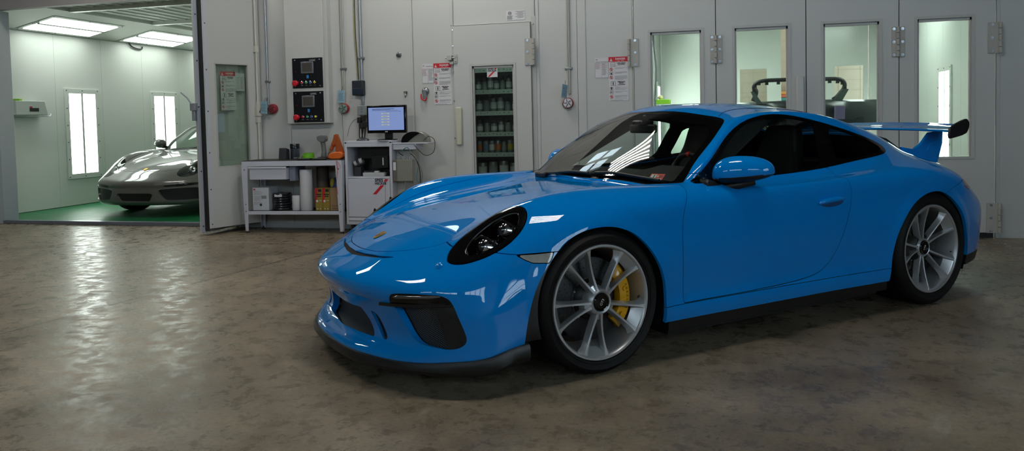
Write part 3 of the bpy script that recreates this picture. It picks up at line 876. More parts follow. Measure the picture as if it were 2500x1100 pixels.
# ---------------- wheels
def make_wheel(name, x, zc, yo, R, Wd, rim_r, hub_in, phase, disc_r, cal):
    """yo: outer rim plane (positive half width); built for the side that faces -y"""
    w = bpy.data.objects.new(name, None); link(w, car); w.empty_display_size = .1
    w.location = (x, 0, zc)
    Y = -yo
    mb = MB()
    prof = [(rim_r - .004, .012), (rim_r + .004, -.004), (rim_r + .018, -.010), ((rim_r + R) / 2 + .004, -.0145), (R - .022, -.007), (R - .008, .006), (R - .002, .022), (R, .045)]
    rp = [(R, Wd - .045), (R - .002, Wd - .022), (R - .010, Wd - .004), ((rim_r + R) / 2, Wd + .012), (rim_r + .012, Wd + .006), (rim_r - .006, Wd - .012)]
    gro = []
    for k in range(4):
        c = .045 + (Wd - .09) * (k + .5) / 4
        gro += [(R, c - .007), (R - .007, c - .005), (R - .007, c + .005), (R, c + .007)]
    mb.lathe(prof + gro + rp, (0, Y, 0), (0, 1, 0), 96)
    # raised ribs on the sidewall
    mb.lathe([(rim_r + .010, -.0095), (rim_r + .012, -.0115), (rim_r + .014, -.0095)], (0, Y, 0), (0, 1, 0), 96)
    mb.build('tyre', rubber, w, 40)
    mb = MB(); rl = rim_r
    mb.lathe([(rl - .001, .010), (rl, .002), (rl - .003, -.003), (rl - .011, -.003), (rl - .016, .002), (rl - .020, .018), (rl - .026, .06), (rl - .036, .12), (rl - .040, Wd - .03), (rl - .010, Wd - .012)], (0, Y, 0), (0, 1, 0), 96)
    # hub boss
    mb.lathe([(.0445, hub_in + .0), (.052, hub_in - .004), (.058, hub_in + .002), (.066, hub_in + .022), (.074, hub_in + .06), (.06, hub_in + .075)], (0, Y, 0), (0, 1, 0), 48)
    rows = 14
    tips = []
    for k in range(5):
        for s_ in (-1, 1):
            a_h = math.radians(phase + 72 * k + s_ * 10.5); a_r = math.radians(phase + 72 * k + s_ * 13.8)
            vs, fs = [], []
            for i in range(rows):
                t = i / (rows - 1)
                r = .050 + (rl - .014 - .050) * t
                a = a_h + (a_r - a_h) * t
                yf = hub_in * (1 - t) ** 1.3 + .004 * t + .010 * math.sin(PI * t)
                flare = max(0, (t - .80) / .20)
                wf = .0075 - .0025 * math.sin(PI * min(t, 1)) + .004 * flare ** 2
                wb = .0105 + .0065 * max(0, (t - .45) / .55) ** 2 + .016 * flare ** 2
                dp = .038 - .008 * t
                u = Vector((math.cos(a), 0, math.sin(a))); v = Vector((-math.sin(a), 0, math.cos(a)))
                side = s_ * (wb - wf) * .6
                c = u * r
                for o, yy in ((-wf, yf + .0015), (-wf + .002, yf), (wf - .002, yf), (wf, yf + .0015), (wb + side, yf + dp), (-wb + side, yf + dp)):
                    vs.append(c + v * o + Vector((0, Y + yy, 0)))
            for i in range(rows - 1):
                for j in range(6):
                    fs.append((i * 6 + j, i * 6 + (j + 1) % 6, i * 6 + 6 + (j + 1) % 6, i * 6 + 6 + j))
            fs += [tuple(range(6)), tuple(range((rows - 1) * 6, rows * 6))]
            mb.add(vs, fs)
        # web that closes each pair of spokes at the rim
        a0 = math.radians(phase + 72 * k - 13.5); a1 = math.radians(phase + 72 * k + 13.5)
        vs, fs = [], []
        for i in range(7):
            a = a0 + (a1 - a0) * i / 6
            for r, yy in ((rl - .015, .006), (rl - .022, .010), (rl - .056, .052), (rl - .024, .075)):
                vs.append((r * math.cos(a), Y + yy, r * math.sin(a)))
        for i in range(6):
            for j in range(4): fs.append((i * 4 + j, i * 4 + (j + 1) % 4, i * 4 + 4 + (j + 1) % 4, i * 4 + 4 + j))
        mb.add(vs, fs)
        # and one closing the foot of each pair
        vs, fs = [], []
        for i in range(5):
            a = math.radians(phase + 72 * k - 11 + 22 * i / 4)
            for r, yy in ((.05, hub_in + .004), (.085, hub_in + .016), (.095, hub_in + .05), (.05, hub_in + .05)):
                vs.append((r * math.cos(a), Y + yy, r * math.sin(a)))
        for i in range(4):
            for j in range(4): fs.append((i * 4 + j, i * 4 + (j + 1) % 4, i * 4 + 4 + (j + 1) % 4, i * 4 + 4 + j))
        mb.add(vs, fs)
    mb.build('rim', silver, w, 32)
    mb = MB(); mb.lathe([(.0435, hub_in + .03), (.0435, hub_in - .004), (.040, hub_in - .008), (.034, hub_in - .006), (.032, hub_in - .002), (.0001, hub_in - .004)], (0, Y, 0), (0, 1, 0), 40)
    cap = mb.build('centre_cap', black_gloss, w, 30)
    mb = MB(); put_text(mb, 'GT3', plane_M((0, Y + hub_in - .0062, 0), (math.cos(1.05), 0, math.sin(1.05)), (-math.sin(1.05), 0, math.cos(1.05))), width=.032, bold=.01)
    mb.build('cap_lettering', white_print, w, 0, fix=False)
    mb = MB(); a = math.radians(phase - 36 - 12)
    q = Vector((math.cos(a) * (rl - .030), Y + .03, math.sin(a) * (rl - .030)))
    mb.cyl(q, q + Vector((-.022 * math.cos(a), -.018, -.022 * math.sin(a))), .0045, .0045, 10)
    mb.build('valve', black_satin, w, 30)
    # brake
    yb = Y + .095
    mb = MB(); mb.lathe([(disc_r - .005, 0), (disc_r, .003), (disc_r, .029), (disc_r - .005, .032), (.10, .032), (.10, 0)], (0, yb, 0), (0, 1, 0), 72, closed=True)
    for i in range(40):
        for j, rr in enumerate((.45, .62, .79, .95)):
            a = 2 * PI * (i + .25 * j + .1 * (i % 3)) / 40
            if (i + j) % 2: continue
            r = .105 + (disc_r - .118) * rr
            p = Vector((r * math.cos(a), yb - .0006, r * math.sin(a)))
            mb.cyl(p, p + Vector((0, .0006, 0)), .0034, .0034, 7, 1)
    mb.build('brake_disc', [disc_mat, pm('drill hole', '#020202', rough=.9)], w, 40)
    mb = MB(); mb.lathe([(.0001, -.035), (.075, -.035), (.088, -.025), (.10, -.004), (.112, -.003), (.112, .002), (.0001, .002)], (0, yb, 0), (0, 1, 0), 48)
    hat = mb.build('disc_hat', black_satin, w, 30)
    for i in range(10):
        mb = MB(); a = 2 * PI * (i + .3) / 10; p = Vector((.105 * math.cos(a), yb - .003, .105 * math.sin(a)))
        mb.cyl(p, p + Vector((0, -.007, 0)), .0055, .0045, 8); mb.build('hat_bolt', steel, w, 30)
    # caliper on the rear side of the disc
    mb = MB(); ro, ri = disc_r + .016, disc_r - .070
    vs, fs = [], []
    NA = 15
    for i in range(NA):
        a = math.radians(cal - 46 + 92 * i / (NA - 1))
        e = 1 - abs(i / (NA - 1) * 2 - 1) ** 6
        w2 = .5 + .5 * e
        lump = .006 * math.cos(4 * PI * i / (NA - 1))
        for r, yy in ((ri + .010, -.012), (ri + .018, -.040 * w2), (ri + .045, -.047 * w2 - lump), (ro - .012, -.042 * w2), (ro, -.022), (ro, .05), (ro - .02, .066), (ri, .066), (ri, .040), (ro - .02, .036), (ro - .02, -.004), (ri + .01, -.004)):
            vs.append((r * math.cos(a), yb + yy, r * math.sin(a)))
    for i in range(NA - 1):
        for j in range(12): fs.append((i * 12 + j, i * 12 + (j + 1) % 12, i * 12 + 12 + (j + 1) % 12, i * 12 + 12 + j))
    fs += [tuple(range(12)), tuple(range((NA - 1) * 12, NA * 12))]
    mb.add(vs, fs)
    for da in (-30, -10, 12, 32):
        a = math.radians(cal + da); p = Vector(((ri + .045) * math.cos(a), yb - .045, (ri + .045) * math.sin(a)))
        mb.cyl(p, p + Vector((0, -.006, 0)), .013, .011, 16)
    c = mb.build('brake_caliper', cal_mat if x < 1 else pm('grey caliper', '#3a3b3d', rough=.4, metal=.5), w, 35)
    mb = MB()
    for i, ch in enumerate('PORSCHE'):
        a = math.radians(cal + 18 - 6.0 * i); r = ri + .052
        u = Vector((math.cos(a), 0, math.sin(a))); v = Vector((math.sin(a), 0, -math.cos(a)))
        put_text(mb, ch, plane_M(Vector((0, yb - .0535, 0)) + u * r, v, u), height=.0105, bold=.02)
    mb.build('caliper_lettering', black_satin, w, 0, fix=False)
    return w
make_wheel('front_wheel', 0, .338, .885, .339, .245, .2715, .006, 46.5, .198, 0)
make_wheel('rear_wheel', 2.457, .345, .922, .347, .305, .2715, .052, 37, .190, 180)
for w in [o for o in car.children if o.name in ('front_wheel', 'rear_wheel')]:
    c = copy_tree(w, car); c.scale = (1, -1, 1)

# ---------------- door mirror, handle
def mirror_housing(sg):
    d = [o for o in car_doors if (np.mean([v.co.y for v in o.data.vertices]) > 0) == (sg > 0)][0]
    mb = MB(); n, m = 40, 26
    ax1 = Vector((.72, sg * .69, 0)); ax2 = Vector((-.69, sg * .72, 0)); c = Vector((.930, sg * .865, .884))
    vs, fs = [], []
    for j in range(m + 1):
        ph = PI * j / m
        for i in range(n):
            t = 2 * PI * i / n
            def sp(v, e): return math.copysign(abs(v) ** e, v)
            a = sp(math.cos(ph), .85); rr = sp(math.sin(ph), .80)
            h = sp(math.sin(t), .85) * rr; k = sp(math.cos(t), .9) * rr
            zz = h * (.094 if h > 0 else .044) * (1 - .16 * a)
            vs.append(c + ax1 * (a * .158) + ax2 * (k * .085) + Vector((0, 0, zz + .012 * a)))
    for j in range(m):
        for i in range(n): fs.append((j * n + i, (j + 1) * n + i, (j + 1) * n + (i + 1) % n, j * n + (i + 1) % n))
    b = len(mb.v); mb.add(vs, fs)
    for q, f in enumerate(mb.f):
        p = sum((mb.v[i] for i in f), Vector()) / len(f) - c
        u = p.dot(ax1) / .158
        if p.z < -.010 + .012 * u: mb.m[q] = 1
    h = mb.build('door_mirror', [paint, black_satin], d, 50)
    mb = MB()
    mb.tube([c + ax1 * .06 + Vector((0, 0, -.040)), c + ax1 * -.05 + Vector((0, 0, -.062)), c + ax1 * -.11 + Vector((.0, sg * -.01, -.075)), Vector((.745, sg * .79, .838)), Vector((.755, sg * .73, .842))], [.018, .026, .028, .026, .022], 12)
    mb.build('mirror_stalk', black_satin, d, 50)
for sg in (-1, 1): mirror_housing(sg)
for sg in (-1, 1):
    d = [o for o in car_doors if (np.mean([v.co.y for v in o.data.vertices]) > 0) == (sg > 0)][0]
    mb = MB(); pts = []
    for x, z in ((1.468, .690), (1.50, .700), (1.56, .707), (1.62, .709), (1.672, .706)):
        p, n = on_side(x, z, sg); e = math.sin(PI * (x - 1.46) / .225)
        pts.append(p + n * (.004 + .014 * max(0, e)))
    mb.tube(catmull(pts, 4), [.004, .008, .011, .013, .014, .015, .015, .015, .015, .015, .015, .015, .014, .013, .012, .010, .006], 12)
    mb.build('door_handle', paint, d, 60)
    mb = MB(); vs = []
    for i in range(24):
        t = 2 * PI * i / 24
        p, n = on_side(1.575 + .095 * math.cos(t), .690 + .024 * math.sin(t), sg); vs.append(p + n * .0012)
    p, n = on_side(1.575, .690, sg); vs.append(p + n * .0012)
    mb.add(vs, [(i, (i + 1) % 24, 24) for i in range(24)])
    mb.build('handle_recess_shade', pm('recess shade blue', (0.0, .06, .2), rough=.5, coat=.5), d, 60)  # flat patch: the recess shade painted in darker blue

# ---------------- crest, washer cap, wipers, sticker, aerial seam
p, n = on_top(-.752, 0)
X = Vector((0, -1, 0)); Yv = n.cross(X).normalized()
if Yv.x < 0: Yv = -Yv
M = plane_M(p + n * .001, X, Yv)
mb = MB(); sh_ = [(-.024, .030), (-.012, .034), (0, .031), (.012, .034), (.024, .030), (.026, .0), (.021, -.018), (.010, -.030), (0, -.036), (-.010, -.030), (-.021, -.018), (-.026, 0)]
mb.prism(sh_, M, .003); em = mb.build('bonnet_crest', gold, car, 30)
mb = MB()
for sx, sy in ((1, 1), (-1, -1)):
    for k in range(3):
        y0 = sy * (.004 + .007 * k) ; mb.add([(sx * .003, y0, .0034), (sx * .021, y0, .0034), (sx * .019, y0 + sy * .0035, .0034), (sx * .003, y0 + sy * .0035, .0034)], [(0, 1, 2, 3)], k % 2, M)
mb.add([(-.007, -.009, .0036), (.007, -.009, .0036), (.008, .008, .0036), (-.008, .008, .0036)], [(0, 1, 2, 3)], 1, M)
mb.build('crest_enamel', [red_mat, pm('black enamel', '#0a0a0a', rough=.2)], em, 0, fix=False)
p, n = on_front(-.646, .552)
mb = MB(); mb.lathe([(.016, -.002), (.016, .004), (.010, .008), (.0001, .009)], p, n, 20); mb.build('washer_cap', paint, car, 40)

for sg in (-1, 1):
    mb = MB(); P = []
    for x, y in catmull([(1.118, .500), (1.205, .457), (1.33, .425), (1.55, .405), (1.80, .40), (2.02, .415)], 6):
        p, n = on_top(x, sg * y); P.append(p + n * .0004)
    mb.tube(P, .0016, 5); mb.build('roof_seam', dark_trim, car, 50)
def wiper(pts, name):
    mb = MB(); P = []
    for x, y in pts:
        p, n = on_top(x, y); P.append(p + n * .018)
    mb.tube(catmull(P, 5), .008, 8)
    P2 = [Vector(q) + Vector((.012, 0, -.006)) for q in catmull(P[1:], 5)]
    mb.tube(P2, .006, 6)
    mb.build(name, black_satin, car, 50)
wiper([(.545, -.10), (.565, -.25), (.588, -.45), (.598, -.60)], 'wiper')
wiper([(.570, .50), (.550, .35), (.542, .15), (.538, -.04)], 'wiper')
for q in ((.52, .45, .60, .56), (.52, -.14, .58, -.06)):
    mb = MB(); mb.box((q[0], q[1], .81), (q[2], q[3], .850)); mb.build('wiper_pivot', black_satin, car, 30, bevel=.012)

q = [Vector(a) for a in ((.633, -.477, .886), (.658, -.568, .889), (.620, -.590, .855), (.605, -.497, .859))]
ux = ((q[1] - q[0]) + (q[2] - q[3])).normalized(); uy = ((q[0] - q[3]) + (q[1] - q[2])).normalized()
uy = (uy - ux * uy.dot(ux)).normalized()
c, n = on_top((q[0].x + q[2].x) / 2, (q[0].y + q[2].y) / 2)
ux = (ux - n * ux.dot(n)).normalized(); uy = n.cross(ux)
M = plane_M(c - n * .004, ux, uy)
mb = MB(); mb.add([(-.046, -.024, 0), (.046, -.024, 0), (.046, .024, 0), (-.046, .024, 0)], [(0, 1, 2, 3)], 0, M)
mb.add([(-.040, -.021, .0006), (-.004, -.021, .0006), (-.004, .017, .0006), (-.040, .017, .0006)], [(0, 1, 2, 3)], 1, M)
mb.add([(.002, -.020, .0006), (.038, -.020, .0006), (.038, -.010, .0006), (.002, -.010, .0006)], [(0, 1, 2, 3)], 1, M)
put_text(mb, '1', M @ Matrix.Translation((-.018, -.001, .0011)), height=.030, bold=.03, mi=2)
put_text(mb, '21', M @ Matrix.Translation((.026, .004, .0011)), height=.018, bold=.03, mi=2)
mb.add([Vector((.007 + .006 * math.cos(t), .005 + .006 * math.sin(t), .0009)) for t in np.linspace(0, 2 * PI, 12, endpoint=False)], [tuple(range(12))], 1, M)
mb.build('inspection_sticker', [pm('sticker red', '#e0493a', rough=.5, noise=(200, .1), emis=None), pm('sticker pale', '#c9d3cf', rough=.5), pm('sticker ink', '#101010', rough=.5)], car, 0, fix=False)

# ---------------- rear wing
mb = MB()
ys = np.linspace(-.655, .655, 27); air = []
for t in np.linspace(0, 2 * PI, 28, endpoint=False):
    u = .5 * (1 - math.cos(t)); th = .5 * .13 * (1.4845 * math.sqrt(max(u, 0)) - .63 * u - 1.758 * u * u + 1.4215 * u ** 3 - .518 * u ** 4) * 1.6
    cam_ = -.05 * math.sin(PI * u)
    air.append((u, cam_ + (th if t <= PI else -th)))
vs, fs = [], []
for y in ys:
    k = (y / .655) ** 2; ch = .235 - .02 * k
    x0, z0 = 3.055, 1.045 + .016 * (1 - k)
    ang = math.radians(11)
    for u, w in air:
        xx, zz = u * ch, w * ch
        vs.append((x0 + xx * math.cos(ang) - zz * math.sin(ang), y, z0 + xx * math.sin(ang) + zz * math.cos(ang)))
n = len(air)
for i in range(len(ys) - 1):
    for j in range(n): fs.append((i * n + j, i * n + (j + 1) % n, i * n + n + (j + 1) % n, i * n + n + j))
fs += [tuple(range(n)), tuple(range((len(ys) - 1) * n, len(ys) * n))]
mb.add(vs, fs); wing = mb.build('rear_wing', paint, car, 50)
for sg in (-1, 1):
    mb = MB(); M = plane_M((0, sg * .655, 0), (1, 0, 0), (0, 0, 1))
    poly = [(3.050, 1.000), (3.045, 1.030), (3.060, 1.078), (3.225, 1.128), (3.255, 1.124), (3.278, 1.098), (3.268, 1.055), (3.235, 1.020), (3.06, .995)]
    mb.prism(chaikin(poly, 1), M, -.016 * sg if sg > 0 else .016)
    mb.build('wing_endplate', black_satin, wing, 30, bevel=.003)
    mb = MB(); y = sg * .455
    poly = [(2.830, .945), (2.96, .925), (3.04, .955), (3.145, 1.035), (3.30, 1.045), (3.298, .96), (3.270, .89), (3.225, .79), (3.05, .79), (2.90, .86)]
    M = plane_M((0, y - .012, 0), (1, 0, 0), (0, 0, 1))
    mb.prism([(a, b) for a, b in poly], M, -.024); mb.build('wing_stanchion', paint, wing, 30, bevel=.006)
    mb = MB(); yy = sg * .4685
    pl = [(3.11, .91), (3.15, .965), (3.26, .985), (3.25, .935), (3.20, .908)]
    pts = [(a, yy, b) for a, b in pl] + [(pl[0][0], yy, pl[0][1])]
    mb.tube(pts, .0022, 6)
    put_text(mb, 'GT3', plane_M((3.19, yy, .945), (1, 0, .15), (-.15, 0, 1)) if sg < 0 else plane_M((3.19, yy, .945), (-1, 0, -.15), (-.15, 0, 1)), width=.055, bold=.01)
    mb.build('stanchion_emboss', paint, wing, 0, fix=False)
# dark air scoop on the engine lid
mb = MB(); vs, fs = [], []
for i, y in enumerate(np.linspace(-.33, .33, 13)):
    k = 1 - (y / .33) ** 4
    for x, z in ((2.62, 1.035), (2.70, 1.035 + .025 * k), (2.86, 1.00 + .02 * k), (3.02, .92), (3.02, .87), (2.70, .97)):
        vs.append((x, y, z))
for i in range(12):
    for j in range(6): fs.append((i * 6 + j, i * 6 + (j + 1) % 6, i * 6 + 6 + (j + 1) % 6, i * 6 + 6 + j))
fs += [tuple(range(6)), tuple(range(72, 78))]
mb.add(vs, fs); mb.build('engine_lid_scoop', black_satin, car, 40)

# ---------------- cabin
mb = MB(); vs, fs = [], []
dash = [(.60, .80), (.66, .835), (.80, .862), (.95, .868), (1.02, .852), (1.05, .80), (1.02, .70), (.98, .60), (.98, .35), (.60, .35)]
for y in (-.68, -.55, -.50, -.35, -.20, -.15, .15, .5, .68):
    hump = .035 if abs(y + .35) < .16 else 0
    for i, (x, z) in enumerate(dash):
        vs.append((x, y, z + (hump if i in (3, 4) else hump * .5 if i == 2 else 0)))
n = len(dash)
for i in range(8):
    for j in range(n): fs.append((i * n + j, i * n + (j + 1) % n, i * n + n + (j + 1) % n, i * n + n + j))
mb.add(vs, fs + [tuple(range(n)), tuple(range(8 * n, 9 * n))]); mb.build('dashboard', dark_trim, car, 60)
mb = MB(); mb.box((.60, -.66, .14), (2.7, .66, .18)); mb.box((.98, -.12, .18), (1.9, .12, .48)); mb.box((2.05, -.60, .18), (2.75, .60, .62)); mb.box((2.55, -.55, .62), (2.75, .55, .86))
mb.build('cabin_floor', dark_trim, car, 30, bevel=.03)
for y in (-.36, .36):
    mb = MB()
    def slab(pts, w0, w1, th):
        vs, fs = [], []
        for k, (x, z, w, bol) in enumerate(pts):
            nx, nz = (pts[min(k + 1, len(pts) - 1)][1] - pts[max(k - 1, 0)][1]), -(pts[min(k + 1, len(pts) - 1)][0] - pts[max(k - 1, 0)][0])
            l = math.hypot(nx, nz); nx, nz = nx / l, nz / l
            for dy, o in ((-w, bol), (-w * .75, bol * .9), (-w * .5, 0), (w * .5, 0), (w * .75, bol * .9), (w, bol), (w * .95, -th), (-w * .95, -th)):
                vs.append((x - nx * o, y + dy, z - nz * o))
        n = 8
        for i in range(len(pts) - 1):
            for j in range(n): fs.append((i * n + j, i * n + (j + 1) % n, i * n + n + (j + 1) % n, i * n + n + j))
        mb.add(vs, fs + [tuple(range(n)), tuple(range((len(pts) - 1) * n, len(pts) * n))])
    slab([(1.16, .36, .22, .05), (1.25, .40, .24, .06), (1.45, .38, .25, .07), (1.60, .37, .24, .07)], 0, 0, .12)
    slab([(1.58, .36, .24, .09), (1.63, .52, .25, .10), (1.69, .70, .25, .09), (1.73, .84, .22, .06), (1.755, .93, .16, .03), (1.77, 1.03, .14, .02), (1.775, 1.10, .13, .01), (1.78, 1.125, .10, 0)], 0, 0, .11)
    st = mb.build('seat', seat_mat, car, 60)
    md = st.modifiers.new('s', 'SUBSURF'); md.levels = 2; md.render_levels = 2
mb = MB(); c = Vector((1.10, -.36, .80)); ax = Vector((.88, 0, .42)).normalized()
mb.lathe([(.185 + .016 * math.cos(t), .016 * math.sin(t)) for t in np.linspace(0, 2 * PI, 12, endpoint=False)], c, ax, 48, closed=True)
a_ = ax.orthogonal().normalized(); b_ = ax.cross(a_)
for t in (PI / 2, PI * 7 / 6, PI * 11 / 6):
    mb.tube([c - ax * .03, c + (a_ * math.sin(t + PI) + b_ * math.cos(t)) * .18], .016, 8)
mb.sphere(c - ax * .03, .05, 16, 10)
sw = mb.build('steering_wheel', pm('steering leather', '#0c0c0d', rough=.5, bump=(300, .1)), car, 50)
mb = MB(); top = c + Vector((-.42, 0, .88)).normalized() * .185
mb.lathe([(.0185 * math.cos(t) + .0001, .0) for t in (0, 1)], top, (0, 1, 0), 12)
mb.cyl(top + Vector((0, -.012, 0)), top + Vector((0, .012, 0)), .0175, .0175, 14); mb.build('top_marker', red_mat, sw, 40)
for sg in (-1, 1):
    mb = MB(); pl = [(.64, .79), (.84, .79), (.865, .85), (1.10, .975), (1.34, 1.10), (1.46, 1.155), (1.30, 1.172), (1.16, 1.135), (1.03, 1.065), (.66, .825)]
    yy = [float(np.interp(z, [.79, .85, 1.12, 1.22], [.715, .70, .60, .545])) for _, z in pl]
    Q = [Vector((x, sg * y, z)) for (x, z), y in zip(pl, yy)]; n = len(Q)
    mb.add(Q + [q + Vector((0, sg * -.02, 0)) for q in Q], [tuple(range(n)), tuple(range(2 * n - 1, n - 1, -1))] + [(i, (i + 1) % n, n + (i + 1) % n, n + i) for i in range(n)])
    mb.build('pillar_trim', dark_trim, car, 30)
mb = MB(); mb.box((.955, -.125, 1.09), (.985, .115, 1.145)); mb.cyl((.97, 0, 1.12), (1.0, 0, 1.20), .012, .02, 10); mb.box((.92, -.05, 1.14), (1.02, .05, 1.17))
mb.build('cabin_mirror', black_satin, car, 30, bevel=.012)
car.matrix_world = CAR_M
# ------------------------------------------------------------------ workshop shell
wall_p = pm('wall enamel', '#c6c6c4', rough=.34, coat=.15, coat_rough=.25, noise=(1.3, .035), bump=(2.2, .06))
wall_d = pm('panel joint', '#6b6a68', rough=.7)
booth_p = pm('booth enamel', '#d3d6d0', rough=.22, coat=.3, coat_rough=.15, noise=(1.1, .03), bump=(1.6, .05))
frame_p = pm('frame enamel', '#bdbcba', rough=.4, noise=(4, .04))
head_p = pm('header enamel', '#8f8b8b', rough=.5, noise=(3, .05))
hinge_p = pm('hinge enamel', '#b0ada6', rough=.42, noise=(12, .06))
bolt_p = pm('zinc bolt', '#cfd6e2', rough=.18, metal=1, noise=(30, .05))
pane_g = glass_mat('window pane', (.93, .97, .95), refl=1.1)
pane_green = glass_mat('thick green pane', (.90, .96, .91), refl=1.7)
dark_seal = pm('rubber seal', '#0d0f16', rough=.6)

def concrete():
    m = bpy.data.materials.new('polished concrete'); m.use_nodes = True
    nt = m.node_tree; b = nt.nodes['Principled BSDF']; L = nt.links
    tc = nt.nodes.new('ShaderNodeTexCoord')
    def noise(sc, det, ro=.55, dist=0.0, vec=None):
        n = nt.nodes.new('ShaderNodeTexNoise'); n.inputs['Scale'].default_value = sc; n.inputs['Detail'].default_value = det
        n.inputs['Roughness'].default_value = ro; n.inputs['Distortion'].default_value = dist
        L.new(vec or tc.outputs['Object'], n.inputs['Vector']); return n
    def ramp(src, pts):
        r = nt.nodes.new('ShaderNodeValToRGB')
        while len(r.color_ramp.elements) < len(pts): r.color_ramp.elements.new(.5)
        for e, (p, c) in zip(r.color_ramp.elements, pts): e.position = p; e.color = (*c, 1)
        L.new(src, r.inputs[0]); return r
    def mix(a, b_, f, mode='MIX'):
        x = nt.nodes.new('ShaderNodeMix'); x.data_type = 'RGBA'; x.blend_type = mode
        for s_, v in ((6, a), (7, b_), (0, f)):
            if hasattr(v, 'is_linked') or hasattr(v, 'links'): L.new(v, x.inputs[s_])
            else: x.inputs[s_].default_value = v if s_ == 0 else (*v, 1)
        return x.outputs[2]
    big = noise(.55, 5, .6, .6); mid = noise(2.2, 6, .62, .5); fine = noise(42, 6, .72); swirl = noise(8.5, 9, .74, .25)
    c1 = ramp(big.outputs['Fac'], [(.3, (.175, .142, .105)), (.5, (.255, .212, .160)), (.72, (.335, .288, .225))])
    c2 = ramp(mid.outputs['Fac'], [(.28, (.58, .54, .50)), (.5, (.94, .93, .91)), (.72, (1.22, 1.18, 1.13))])
    c3 = ramp(fine.outputs['Fac'], [(.32, (.55, .54, .52)), (.5, (1.0, 1.0, 1.0)), (.68, (1.3, 1.28, 1.24))])
    c4 = ramp(swirl.outputs['Fac'], [(.32, (.70, .67, .64)), (.50, (.95, .95, .94)), (.68, (1.18, 1.16, 1.13))])
    col = mix(c1.outputs[0], c2.outputs[0], 1.0, 'MULTIPLY')
    col = mix(col, c3.outputs[0], .8, 'MULTIPLY')
    col = mix(col, c4.outputs[0], 1.0, 'MULTIPLY')
    # sawn joints: thin dark lines
    sx = nt.nodes.new('ShaderNodeSeparateXYZ'); L.new(tc.outputs['Object'], sx.inputs[0])
    lines = []
    for (ax, ay, d) in JOINTS:
        a = nt.nodes.new('ShaderNodeMath'); a.operation = 'MULTIPLY'; a.inputs[1].default_value = ax; L.new(sx.outputs['X'], a.inputs[0])
        e = nt.nodes.new('ShaderNodeMath'); e.operation = 'MULTIPLY_ADD'; e.inputs[1].default_value = ay; L.new(sx.outputs['Y'], e.inputs[0]); L.new(a.outputs[0], e.inputs[2])
        s_ = nt.nodes.new('ShaderNodeMath'); s_.operation = 'SUBTRACT'; s_.inputs[1].default_value = d; L.new(e.outputs[0], s_.inputs[0])
        ab = nt.nodes.new('ShaderNodeMath'); ab.operation = 'ABSOLUTE'; L.new(s_.outputs[0], ab.inputs[0])
        lt = nt.nodes.new('ShaderNodeMath'); lt.operation = 'LESS_THAN'; lt.inputs[1].default_value = .011; L.new(ab.outputs[0], lt.inputs[0])
        lines.append(lt.outputs[0])
    for l in lines:
        f = nt.nodes.new('ShaderNodeMath'); f.operation = 'MULTIPLY'; f.inputs[1].default_value = .75; L.new(l, f.inputs[0])
        col = mix(col, (.03, .025, .02), f.outputs[0])
    L.new(col, b.inputs['Base Color'])
    rr = nt.nodes.new('ShaderNodeMapRange'); rr.inputs[1].default_value = .38; rr.inputs[2].default_value = .62; rr.inputs[3].default_value = .17; rr.inputs[4].default_value = .50
    L.new(swirl.outputs['Fac'], rr.inputs[0]); L.new(rr.outputs[0], b.inputs['Roughness'])
    b.inputs['Specular IOR Level'].default_value = .16
    bp = nt.nodes.new('ShaderNodeBump'); bp.inputs['Strength'].default_value = .22; bp.inputs['Distance'].default_value = .012
    ad = nt.nodes.new('ShaderNodeMath'); ad.operation = 'MULTIPLY_ADD'; ad.inputs[1].default_value = .25
    L.new(swirl.outputs['Fac'], ad.inputs[0]); L.new(mid.outputs['Fac'], ad.inputs[2])
    L.new(ad.outputs[0], bp.inputs['Height']); L.new(bp.outputs['Normal'], b.inputs['Normal'])
    return m
def joint(p, q):
    d = Vector((q[0] - p[0], q[1] - p[1])).normalized(); n = Vector((-d.y, d.x))
    return (n.x, n.y, n.x * p[0] + n.y * p[1])
JOINTS = [joint((-2.958, -4.447), (-2.616, -2.223)), joint((-7, -.95), (2, -.95))]
floor_m = concrete()
mb = MB(); mb.box((-12, -14, -.2), (9.5, .10, 0)); mb.box((-1.75, .10, -.2), (-.1, 2.6, 0))
struct(mb.build('floor', floor_m, None, 0, fix=False))
mb = MB(); mb.box((-12, -14, 5.2), (9.5, .2, 5.35))
struct(mb.build('ceiling', pm('ceiling paint', '#454543', rough=.8, noise=(2, .05)), None, 0))

# back wall: enamelled panels with joints, holes for the booth openings and the mixing-room door
HZ = 3.05
mb = MB()
def panels(xs, z0, z1, y0=0.0, g=.0022):
    for a, b in zip(xs[:-1], xs[1:]): mb.box((a + g, y0, z0), (b - g, y0 + .07, z1))
panels([-4.30, -3.59, -2.945, -2.075, -1.605], 0, HZ)
panels([-1.605, -.705], 2.205, HZ)
panels([-.705, -.265, .31], 0, HZ)
panels([3.585, 4.55, 5.5, 6.5, 9.5], 0, HZ)
panels([.31, 3.585], 2.76, HZ)
panels([-12, -8.6, -7.86], 0, HZ)
struct(mb.build('wall_back', wall_p, None, 0))
mb = MB(); mb.box((-12, .0, HZ), (9.5, .10, 3.60)); mb.box((-12, .0, 4.62), (9.5, .10, 5.2))
for a, b in ((-12, -2.75), (-1.95, 9.5)): mb.box((a, .0, 3.60), (b, .10, 4.62))
struct(mb.build('wall_upper', pm('unlit tone upper wall', '#343436', rough=.8, noise=(2, .1)), None, 0))  # dark tone painted for the unlit hall above, calms the bonnet reflection
mb = MB(); mb.box((-7.86, -.01, 2.715), (-4.30, .09, HZ)); struct(mb.build('trim_1', head_p, None, 0))
mb = MB()
for x in (-4.28, -3.59, -2.945, -2.075, -1.61, -.70, -.265, .30, 3.60, 4.55): mb.box((x - .012, .05, 0), (x + .012, .075, HZ))
struct(mb.build('trim_2', wall_d, None, 0))
